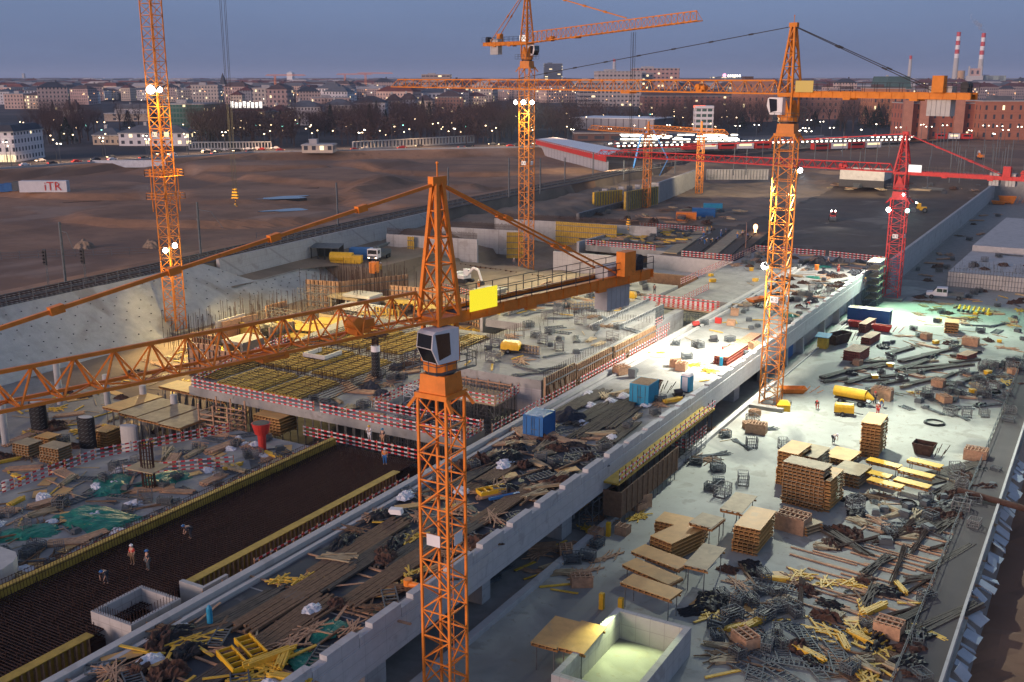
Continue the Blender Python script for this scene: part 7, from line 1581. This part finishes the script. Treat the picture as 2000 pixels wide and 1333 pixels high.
for k in range(64): p = P(1215+RC.uniform(0,225), RC.choice([265,268,271,274]), 13.3); solo('roof_lamp', MB().rbox(0,0,0,3.4,2.0,.5), M['L_p'], 'small square lamp on the dark station roof', 'lamp', p, 0, 'square lamps on the station roof')
# trains
def train(label, pxa, ya, pxb, yb_, n=3):
    a, b = P(pxa,ya,8.3), P(pxb,yb_,8.3); d = b-a; L = d.length/n; r = T('train', label, 'train', a, math.atan2(d.y,d.x))
    for k in range(n):
        q = MB().box(k*L+.4,(k+1)*L-.4,-1.4,1.4,.8,3.9).build('coach', M['redp'] if k%2==0 else M['wht'], r); MB().box(k*L+1.5,(k+1)*L-1.5,-1.44,-1.4,2.2,3.2).build('window_band', M['L_win'] if k%2 else M['glass'], q); MB().box(k*L+.8,(k+1)*L-.8,-1.3,1.3,3.9,4.15).build('coach_roof', M['gal'], q); MB().box(k*L+2,(k+1)*L-2,-1.1,1.1,.1,.8).build('bogies', M['dk'], q)
    return r
train('red and white train nearest the site, right of the tall orange crane', 1585, 296, 1718, 291, 4); train('red and white train left of the tall orange crane', 1330, 296, 1505, 293, 5); train('train half hidden under the platform roof at left', 1200, 291, 1320, 288, 3); train('white and blue train before the brick barracks', 1825, 274, 1900, 275, 3)
# long fences / colonnades and kiosk along the street
def colonnade(label, pxa, ya, pxb, yb_, h=4, n=30):
    a, b = P(pxa,ya,8), P(pxb,yb_,8); d = b-a; L = d.length; r = T('colonnade', label, 'colonnade', a, math.atan2(d.y,d.x)); c = MB(); c.box(0,L,-.8,.8,h-.5,h); c.box(0,L,-.8,.8,0,.7)
    for k in range(n+1): c.box(k*L/n-.3,k*L/n+.3,-.5,.5,.7,h-.5)
    c.build('frame', M['concl'], r); return r
colonnade('long pale colonnade by the street right of the kiosk', 690, 294, 925, 280, 4.4, 36); colonnade('pale colonnade behind the street left of the kiosk', 370, 293, 530, 292, 4, 26)
bldg('white flat-roofed lit kiosk beside the street', 590, 650, 300, 286, 12, (.6,.5,.4), 'pale', 'flat', name='kiosk', dx=4, dz=5, fx=.5, lit=.3)
# road ribbon along the street
c = MB(); c2 = MB()
def off(i, o):
    p = Vector((*STR[i],0)); a = Vector((*STR[max(0,i-1)],0)); b = Vector((*STR[min(len(STR)-1,i+1)],0)); t = (b-a).normalized(); return p+Vector((-t.y,t.x,0))*o
for i in range(len(STR)-1):
    a0, a1, b0, b1 = off(i,1.5), off(i,34), off(i+1,1.5), off(i+1,34); c.face([(a0.x,a0.y,8.05),(b0.x,b0.y,8.05),(b1.x,b1.y,8.05),(a1.x,a1.y,8.05)])
    for w0 in (11,20):
        u0, u1, v0, v1 = off(i,w0), off(i,w0+.3), off(i+1,w0), off(i+1,w0+.3); c2.face([(u0.x,u0.y,8.06),(v0.x,v0.y,8.06),(v1.x,v1.y,8.06),(u1.x,u1.y,8.06)])
struct('road', c, M['asph']); struct('road_markings', c2, M['wht'])
kb = MB()
for i in range(len(STR)-1):
    u0, u1, v0, v1 = off(i,.9), off(i,1.5), off(i+1,.9), off(i+1,1.5); kb.hexa([(u0.x,u0.y,7.6),(v0.x,v0.y,7.6),(v1.x,v1.y,7.6),(u1.x,u1.y,7.6),(u0.x,u0.y,8.8),(v0.x,v0.y,8.8),(v1.x,v1.y,8.8),(u1.x,u1.y,8.8)])
solo('street_parapet', kb, M['concl'], 'pale parapet strip between the street and the earth bank', 'parapet')
# cars
def carproto(key, m, tail):
    r = T('car', 'car', 'car'); c = MB(); c.box(-2.1,2.1,-.85,.85,.3,.85); c.hexa([(-1.5,-.8,.85),(1.0,-.8,.85),(1.0,.8,.85),(-1.5,.8,.85),(-1.1,-.65,1.4),(.5,-.65,1.4),(.5,.65,1.4),(-1.1,.65,1.4)]); c.build('body', M[m], r)
    for s in (-1,1): MB().box(2.1,2.14,s*.6-.2,s*.6+.2,.5,.75).build('headlight', M['L_c'], r); MB().box(-2.14,-2.1,s*.6-.2,s*.6+.2,.5,.75).build('taillight', M['L_r'], r)
    MB().hexa([(1.02,-.7,.87),(1.02,.7,.87),(.98,.7,.87),(.98,-.7,.87),(.56,-.6,1.36),(.56,.6,1.36),(.5,.6,1.36),(.5,-.6,1.36)]).build('windscreen', M['glass'], r)
    for x in (-1.3,1.3):
        for s in (-1,1): MB().cyl((x,s*.86-.1,.32),(x,s*.86+.1,.32), .32, n=10).build('wheel', M['blk'], r)
    PR[key] = far(r)
for k, m in (('car_w','wht'),('car_d','dk'),('car_r','redp'),('car_s','gal')): carproto(k, m, 0)
CC = {'car_w':'white','car_d':'dark','car_r':'red','car_s':'silver'}
def street_pt(t, o):
    n = len(STR)-2; i = min(n, int(t)); u = t-i; a, b = off(i,o), off(i+1,o); p = a.lerp(b, u); an = math.atan2((b-a).y,(b-a).x); return p, an
for i in range(80):
    t = RC.uniform(.7,5.2); lane = RC.choice([5,8.5,14,17.5,23,27]); p, an = street_pt(t, lane); k = RC.choice(list(CC)); 
    if not free(p, 2.6): continue
    OCC.append((p, 2.6)); put(k, (p.x,p.y,8.06), an+(0 if lane < 13 else PI), CC[k]+' car on the street', 'cars on the street beyond the bank')
# street lamps
for i in range(13):
    p, an = street_pt(1.0+i*.3, 16); spot((p.x,p.y,22), (p.x,p.y,8), 15000, (1,.6,.3), 140)
def lampproto(key, h, m, two=False):
    r = T('street_lamp', 'street lamp', 'street lamp'); MB().cyl((0,0,0),(0,0,h), .16, .09, 6).build('pole', M['gal'], r)
    for s in ((-1,1) if two else (1,)): MB().bar((0,0,h),(s*1.6,0,h+.2), .1).build('arm', M['gal'], r); MB().ball((s*1.6,0,h+.05), .38, 8, 5, .6).build('lamp_head', M[m], r)
    PR[key] = far(r)
lampproto('sl_w', 9, 'L_cw', True); lampproto('sl_o', 9, 'L_c'); lampproto('sl_p', 5, 'L_c'); lampproto('sl_g', 6, 'L_g')
for i in range(56):
    p, an = street_pt(.5+i*.088, 3 if i%2 else 33); put(RC.choice(['sl_w','sl_o','sl_o']), (p.x,p.y,8.05), an+PI/2, 'street lamp along the street', 'street lamps')
for i in range(95):
    px = RC.uniform(30,1450); y = RC.uniform(262,286) if px < 1000 else RC.uniform(240,262); put(RC.choice(['sl_p','sl_p','sl_o','sl_g'] if RC.random() < .3 else ['sl_p','sl_o']), P(px, y, 8)+Vector((0,0,RC.uniform(0,3))*1), RC.uniform(0,6), 'lamp among the park trees', 'park lamps')
for i in range(30): put('sl_w', P(RC.uniform(1500,2000), RC.uniform(262,300), 8), RC.uniform(0,3), 'lamp in the station yard', 'station lamps')
# trees: bare crowns
def treeproto(key, h, w, seed, m='twig', n=1500, ever=False):
    q = random.Random(seed); r = T('bare_tree' if not ever else 'fir_tree', 'tree', 'tree'); c = MB(); c.cyl((0,0,0),(0,0,h*.35), .35,.22, 6)
    tips = []
    for k in range(11 if not ever else 0):
        a = q.uniform(0,6.3); z0_ = h*q.uniform(.2,.4); e = Vector((math.cos(a)*w*q.uniform(.2,.42), math.sin(a)*w*q.uniform(.2,.42), h*q.uniform(.5,.95))); c.cyl((0,0,z0_), e, .16, .03, 4, False); tips.append(e)
        for j in range(3): e2 = e*q.uniform(.6,.9)+Vector((q.uniform(-1,1)*w*.16,q.uniform(-1,1)*w*.16,q.uniform(0,.2)*h)); c.cyl(e*.6+Vector((0,0,z0_*.4)), e2, .06, .02, 3, False); tips.append(e2)
    if ever: c.cyl((0,0,0),(0,0,h*.9), .25,.05,5)
    c.build('trunk', M['bark'], r); c = MB()
    for k in range(n):
        if ever:
            u = q.random()**.7; z = h*(.1+.88*(1-u)); rad = w*.5*u*q.uniform(.2,1)**.5; a = q.uniform(0,6.3); p = Vector((math.cos(a)*rad, math.sin(a)*rad, z)); s = .55
        else:
            t = q.choice(tips); p = t+Vector((q.gauss(0,w*.12),q.gauss(0,w*.12),q.gauss(0,h*.08))); s = .3
            if p.z > h: p.z = h-q.random()
        d1 = Vector((q.gauss(0,1),q.gauss(0,1),q.gauss(.3,1))).normalized()*s*q.uniform(.8,2.4 if not ever else 1.3); d2 = Vector((q.gauss(0,1),q.gauss(0,1),q.gauss(0,1))).normalized()*s*(.4 if not ever else .8)
        c.face([p-d1*.5-d2*.5, p+d1*.5-d2*.2, p+d1*.3+d2*.5])
    c.build('crown', M[m], r); PR[key] = far(r)
for i, (h, w) in enumerate(((17,13),(15,14),(19,12),(13,11))): treeproto('tree%d'%i, h, w, 40+i, n=2400)
treeproto('fir0', 15, 7, 60, 'leaf', 1500, True); treeproto('fir1', 11, 9, 61, 'leaf', 1300, True)
tl = [(60,330,252,284),(60,330,252,284),(370,1000,258,288),(370,1000,258,288),(430,1010,240,266),(640,1020,232,250),(1000,1130,232,270),(1100,1450,228,254),(1275,1450,226,262),(1440,1770,240,262),(380,450,268,290)]
nt = 0
for i in range(1500):
    if nt >= 286: break
    b = RC.choice(tl); px, y = RC.uniform(b[0],b[1]), RC.uniform(b[2],b[3]); p = P(px, y, 8)
    if seg_dist((p.x,p.y), STR) > -38 and px < 1050: continue
    if 175 < px < 375 and 262 < y: continue
    if 585 < px < 655 and y > 274: continue
    if not free(p, 2.4): continue
    OCC.append((p, 3.2)); fir = RC.random() < .12; put(('fir%d'%RC.randrange(2)) if fir else 'tree%d'%RC.randrange(4), (p.x,p.y,7.9), RC.uniform(0,6.3), 'dark evergreen in the park' if fir else 'bare tree in the park', 'park trees', RC.uniform(1.0,1.45)); nt += 1
for px, y, s in ((1688,252,1.5),(1712,254,1.7),(1722,250,1.6),(1755,256,1.9),(1640,256,1.3),(1590,252,1.2)): put('fir1', P(px,y,8), RC.uniform(0,6), 'dark fir before the orange-lit brick building', 'firs at the barracks', s)
wd = MB()
for i in range(330):
    b = RC.choice(tl[2:9]); px, y = RC.uniform(b[0],b[1]), RC.uniform(b[2],b[3]); p = P(px, y, 8)
    if seg_dist((p.x,p.y), STR) > -38 and px < 1050 or (575 < px < 660 and y > 272): continue
    h = RC.uniform(11,19); w_ = h*.8; wd.cyl(p, p+Vector((0,0,h*.5)), .3, .15, 4, False)
    for k in range(230):
        a = RC.uniform(0,6.3); rr = w_*.5*RC.random()**.5; q = p+Vector((math.cos(a)*rr, math.sin(a)*rr, h*RC.uniform(.28,.95)*(1-.25*(rr/w_)**2))); d1 = Vector((RC.gauss(0,.7),RC.gauss(0,.7),RC.gauss(.6,.5)))*.9; d2 = Vector((RC.gauss(0,.2),RC.gauss(0,.2),RC.gauss(0,.2))); wd.face([q-d1,q+d2,q+d1])
o = wd.build('bare_wood', M['twig']); o['kind'] = 'stuff'; o['label'] = 'bare brown wood filling the park between the trees'; o['category'] = 'wood'; TH.append(o)
for i in range(5): spot(P(1240+i*120,285,22), P(1240+i*120,288,8), 13000, (1,.8,.5), 150)
spot(P(1205,300,16), P(1195,298,8), 30000, (1,.85,.6), 150)
# rows of mid-distance houses: individuals, then the far city as one mass
WL_ = [PINK, CRM, WHI, BEI, GRY, (.5,.38,.34), (.42,.3,.28)]; KN = ['pinkish','cream','whitish','beige','grey','rosy','brownish']
protos = []
for i in range(10):
    L_, D_, H_ = RC.uniform(22,44), RC.uniform(14,20), RC.uniform(13,21); k = i % 7; r = T('apartment_building', KN[k]+' house', 'building'); MB().box(-L_/2,L_/2,-D_/2,D_/2,0,H_).build('walls', fac(WL_[k], lit=.05), r); c = MB(); i_ = D_*.5; z0_, z1_ = H_, H_+RC.uniform(3,5)
    if i % 4 == 3: c.box(-L_/2-.3,L_/2+.3,-D_/2-.3,D_/2+.3,H_,H_+.6); c.box(-L_/4,0,-2,3,H_+.6,H_+3)
    else: c.v += [(-L_/2-.6,-D_/2-.6,z0_),(L_/2+.6,-D_/2-.6,z0_),(L_/2+.6,D_/2+.6,z0_),(-L_/2-.6,D_/2+.6,z0_),(-L_/2+i_,0,z1_),(L_/2-i_,0,z1_)]; c.f += [(0,1,5,4),(1,2,5),(2,3,4,5),(3,0,4),(0,3,2,1)]; c.m += [0]*5; c.box(L_*.1,L_*.1+1.5,-.8,.8,z0_+1,z1_+1.5)
    c.build('roof', RF[['red','brown','grey','pale','red','dark','brown','pale','red','grey'][i]], r); PR['h%d'%i] = far(r); protos.append(('h%d'%i, KN[k]))
OCCB = []
def bfree(p, r): return all((p.x-q.x)**2+(p.y-q.y)**2 > r*r for q in OCCB)
nb = 0
BANN = [(415,460,168,215),(120,165,190,232),(430,700,236,300),(140,420,205,300),(1100,1300,196,260),(680,860,222,300),(1440,2000,215,300),(1250,1440,210,260)]
for i in range(6000):
    if nb >= 290: break
    px = RC.uniform(-20,2020); y = 153+ (RC.random()**1.2)*(70 if px < 900 else 50)
    if y < 171: continue
    if any(a < px < b and c_ < y < d_ for a, b, c_, d_ in BANN): continue
    p = P(px, y, 8)
    if not bfree(p, 34): continue
    OCCB.append(p); k, w_ = RC.choice(protos); put(k, (p.x,p.y,8), YAW+RC.choice([0,.35,PI/2,-.4])+RC.uniform(-.1,.1), w_+' house in the middle distance', 'city houses', RC.uniform(.9,1.4)); nb += 1
cm = [MB() for _ in range(4)]; cmats = [[fac(CRM, lit=.07), RF['red']],[fac(WHI, lit=.06), RF['grey']],[fac(PINK, lit=.06), RF['brown']],[fac(BEI, lit=.08), RF['dark']]]
C1 = MB(); lights = MB(); lo = MB()
allm = [fac(CRM, lit=.07), fac(WHI, lit=.06), fac(PINK, lit=.06), fac(BEI, lit=.08), RF['red'], RF['grey'], RF['brown'], RF['pale'], M['leaf']]
for i in range(5200):
    px = RC.uniform(-60,2060); y = 150.2+ (RC.random()**1.6)*46; p = P(px, y, 8); dist = p.length
    if dist > 13000: continue
    s = min(3.2, max(1, dist/1500)); w_ = RC.uniform(18,50)*s; d_ = RC.uniform(12,24)*s; h = RC.uniform(10,20)*(1+.12*s); a = YAW+RC.choice([0,.35,-.4,PI/2])+RC.uniform(-.1,.1)
    if RC.random() < .22: C1.mat(8).rbox(p.x,p.y,8,w_*1.6,d_*1.5,h*.8,a,.8); continue
    if dist < 1400 and not bfree(p, 30): continue
    C1.mat(RC.randrange(4)).rbox(p.x,p.y,8,w_,d_,h,a); C1.mat(4+RC.randrange(4)).rbox(p.x,p.y,8+h,w_+1,d_+1,h*.25,a,.7)
o = C1.build('far_city', allm); o['kind'] = 'stuff'; o['label'] = 'far city of pale houses and roofs reaching to the horizon'; o['category'] = 'city'; TH.append(o)
for i in range(900):
    px = RC.uniform(-20,2020); y = 150.5+(RC.random()**1.4)*70; p = P(px, y, 8); r_ = max(.35, p.length*F**-1*.36*RC.choice([.7,1,1,1.5])); (lights if RC.random() < .2 else lo).ball(p+Vector((0,0,RC.uniform(8,22))), r_, 5, 3)
for i in range(120):
    px = RC.uniform(540,680); y = RC.uniform(160,166); p = P(px,y,8); lo.ball(p+Vector((0,0,10)), p.length/F*.5, 5, 3)
for i in range(40):
    px = 1680+i*3.5+RC.uniform(-1,1); p = P(px,146+RC.uniform(0,14),8) if False else P(px,152+RC.uniform(0,10),8); lights.ball(p+Vector((0,0,14)), p.length/F*.5, 5, 3)
for mb_, m_, n_ in ((lights,'L_w','white'),(lo,'L_o','orange')):
    o = mb_.build('city_lights', M['L_cw' if m_=='L_w' else m_]); o['kind'] = 'stuff'; o['label'] = 'countless small '+n_+' lights of the far city'; o['category'] = 'lights'; TH.append(o)
# distant construction lamps & cranes
for px, yb_, yt in ((539,190,150),(675,186,148),(715,186,146)):
    p = P(px, yb_, 8); zc = Q(p)[2]/F; r = T('tower_crane', 'tiny orange crane in the city, '+{539:'left of the horizontal jib tip',675:'just left of the horizontal jib tip',715:'behind the horizontal jib tip'}[px], 'tower crane', p, YAW); c = MB(); lattice_mast(c,0,0,0,(yb_-yt)*zc,3,.5,5); c.build('mast', M['or'], r); c = MB(); tri_jib(c,-18,60,2,2,.5,5); j = c.build('jib', M['or'], r); j.location = (0,0,(yb_-yt)*zc); MB().ball((0,-2,5*zc), 3.2, 8, 5).build('flood_lamp', M['L_w'], r)
# things in the open field
def fieldbox(label, px, y, L_, W_, H_, m, rz, zb=5.5):
    return container(label, G(px,y), rz, L_, W_, H_, m)
r = fieldbox('long white site container with a red painted word in the field at left', 88, 377, 16, 3, 3.8, 'wht', YAW+.05)
text('iTR', 4.2, M['redp'], r, (3.4,-1.62,1.9), (PI/2,0,0)); 
for k, px in enumerate((8,24)): fieldbox(['leftmost','second'][k]+' small dark blue container left of the long white one', px, 374, 5, 3, 2.6, 'blu', YAW, 5.5)
fieldbox('grey round-ended tank container between the blue and long white ones', 38, 375, 3.5, 3, 3, 'gal', YAW, 5.5)
solo('graffiti_wall', MB().box(-16,16,-.3,.3,0,3.2), M['sheet'], 'pale blue-white painted wall under the street bank', 'wall', P(253,328,6), YAW+.05)
c = MB(); c2 = MB()
for (px, y, rx, ry, a) in ((552,398,9,4.2,.5),(565,421,7,3.2,.6),(608,377,3,1.6,.3),(160,392,6,1.2,.4),(1085,358,0,0,0)):
    if rx: 
        p = P(px,y,5.0); z = hgt(p.x,p.y)+.12; pts = []
        for k in range(20): t = k*PI/10; rr = 1+.25*math.sin(3*t+px)+.15*math.sin(5*t); pts.append((p.x+rx*rr*math.cos(t)*math.cos(a+YAW)-ry*rr*math.sin(t)*math.sin(a+YAW), p.y+rx*rr*math.cos(t)*math.sin(a+YAW)+ry*rr*math.sin(t)*math.cos(a+YAW)))
        c.poly(pts, z-1.5, z)
struct('puddle_water', c, M['water'])
for px, y, l_ in ((163,465,'small earth lump left of the left crane'),(297,466,'small earth lump by the left crane mast'),(1655,285+2,'pale gravel pile beyond the red crane apex')):
    p = P(px,y,7); heap('eh%d'%px, 2.6 if px < 1000 else 12, 2 if px < 1000 else 8, 1.8 if px < 1000 else 5, 'soilp', l_, 'earth_mound', 'earth mound', px); put('eh%d'%px, (p.x,p.y,hgt(p.x,p.y)-.1), 0, l_)
# construction fence lines in the field
for k, (x0_,y0_,x1_,y1_) in enumerate(((0,487,300,478),(500,452,760,436))):
    a, b = P(x0_,y0_,7), P(x1_,y1_,7); d = b-a; r = T('mesh_fence', ['low mesh fence across the field at left','low mesh fence across the field near the railway masts'][k], 'fence', (a.x,a.y,hgt(a.x,a.y)), math.atan2(d.y,d.x)); c = MB()
    for z_ in (.4,1,1.7): c.bar((0,0,z_),(d.length,0,z_+hgt(b.x,b.y)-hgt(a.x,a.y)), .06)
    c.build('rails', M['gal'], r)
    for i in range(int(d.length/4)): MB().box(i*4-.06,i*4+.06,-.06,.06,-.5,2).build('post', M['gal'], r)
# haze: one closed box of thin air
hz = MB().box(-36000,20000,-3500,36500,-6,178); hm = bpy.data.materials.new('haze'); hm.use_nodes = True; n_, l_ = nodes(hm); n_.remove(n_['Principled BSDF']); v_ = n_.new('ShaderNodeVolumePrincipled'); v_.inputs['Density'].default_value = .00008; v_.inputs['Color'].default_value = (.62,.76,1,1); v_.inputs['Anisotropy'].default_value = .0
l_.new(v_.outputs[0], n_['Material Output'].inputs['Volume']); o = hz.build('haze', hm); o['kind'] = 'stuff'; o['label'] = 'thin evening haze over the whole city'; o['category'] = 'haze'
# ------------------------------------------------ unique labels for repeats
LM = [('the blue bridge container',P(1046,840,6)),('the teal bridge container',P(1255,780,6)),('the portable toilet',P(1341,755,6)),('the red crane foot',P(1740,585,0)),('the tall orange crane foot',P(1505,795,0)),('the near crane mast',P(865,960,6)),
('the concrete basin',P(1210,1260,0)),('the shiny panel stack',P(1470,1060,0)),('the big panel stack',P(1572,980,0)),('the rust skip',P(1804,888,0)),('the yellow tank machine',P(1664,790,0)),('the red beam blocks',P(1672,690,0)),('the white pickup',P(1842,584,0)),
('the red concrete bucket',P(513,880,4)),('the rebar column',P(292,945,4)),('the black wrapped columns',P(130,850,0)),('the slender black column',P(735,735,6)),('the shaft box',P(280,1200,6)),('the turquoise gas bottle',P(411,1220,6)),('the footbridge',P(1330,600,6)),
('the left crane foot',P(345,640,0)),('the middle crane foot',P(1028,545,0)),('the timber tower',P(438,860,1)),('the pump truck',P(741,505,4)),('the flame heater',P(1475,455,6)),('the stair tower',P(1690,560,6)),('the green tarps',P(1600,535,6)),('the steel plate',P(1755,1300,0)),('the black tyre coil',P(1660,1160,0)),
('the hose coil',P(1825,828,0)),('the yellow prop row',P(1900,612,0)),('the far containers',P(1360,425,3)),('the red roller',P(1626,432,3)),('the long pale wall',P(1850,430,0)),('the near yellow trough',P(962,962,6)),('the unfinished slab',P(1930,520,3)),
('the roof-sign building',P(480,250,8)),('the white hall',P(255,224,8)),('the kiosk',P(620,300,8)),('the church spire',P(438,196,8)),('the pavilion',P(1200,260,8)),('the frame tower',P(1372,266,8)),('the office block',P(1210,210,8)),('the banded chimneys',P(1885,178,8)),('the station roof',P(1120,285,10)),('the left crane mast',P(310,290,8)),('the brick barracks',P(1850,270,8)),('the glass tower',P(1080,178,8)),('the domed building',P(1750,210,8)),('the lit white building',P(300,286,8)),('the white skyline tower',P(569,172,8))]
LMQ = [(n_, Q(p)) for n_, p in LM]
def rank_word(i, n):
    W_ = ['nearest it','second nearest','third nearest','fourth nearest','fifth nearest','sixth nearest','seventh nearest','eighth nearest']
    return W_[i] if i < 8 else None
byl = {}
for o in TH:
    try: byl.setdefault(o['label'], []).append(o)
    except ReferenceError: pass
for lab, os_ in byl.items():
    if len(os_) < 2: continue
    sub = {}
    for o in os_:
        q = Q(o.location); best = min(LMQ, key=lambda t: math.hypot(t[1][0]-q[0], (t[1][1]-q[1])*1.3)+abs(t[1][2]-q[2])*.4)
        dx, dy = q[0]-best[1][0], q[1]-best[1][1]
        if abs(dx) > abs(dy)*1.3: rel = 'right of' if dx > 0 else 'left of'
        else: rel = 'in front of' if dy > 0 else 'behind'
        base = lab
        if ' on ' in base and len(base.split()) > 6: base = base.split(' on ')[0]
        sub.setdefault(base+' '+rel+' '+best[0], []).append((math.hypot(dx, dy), o))
    for l2, lst in sub.items():
        lst.sort(key=lambda t: t[0])
        for i, (d, o) in enumerate(lst):
            w = rank_word(i, len(lst)); o['label'] = l2 if len(lst) == 1 else (l2+', '+w if w else l2+', farther off')
            if len(lst) > 8 and 'group' not in o: o['group'] = lab
seen = {}
for o in TH:
    try: seen.setdefault(o['label'], []).append(o)
    except ReferenceError: pass
for lab, os_ in seen.items():
    if len(os_) > 1:
        for o in os_: o['group'] = lab.split(',')[0]
for o in TH:
    try: w = o['label'].split()
    except ReferenceError: continue
    if len(w) < 4: o['label'] = o['label']+' lying on the building site'
for o in bpy.data.objects:      # prototypes that were never placed
    pass
for k, p in list(PR.items()):
    if not isinstance(p, bpy.types.Object): continue
    if not p.get('used'):
        for c in kids(p):
            for g_ in kids(c): bpy.data.objects.remove(g_)
            bpy.data.objects.remove(c)
        bpy.data.objects.remove(p); continue
    for a_ in ('used','base'):
        if a_ in p: del p[a_]
for o in bpy.data.objects:
    for a_ in ('used','base'):
        if a_ in o: del o[a_]
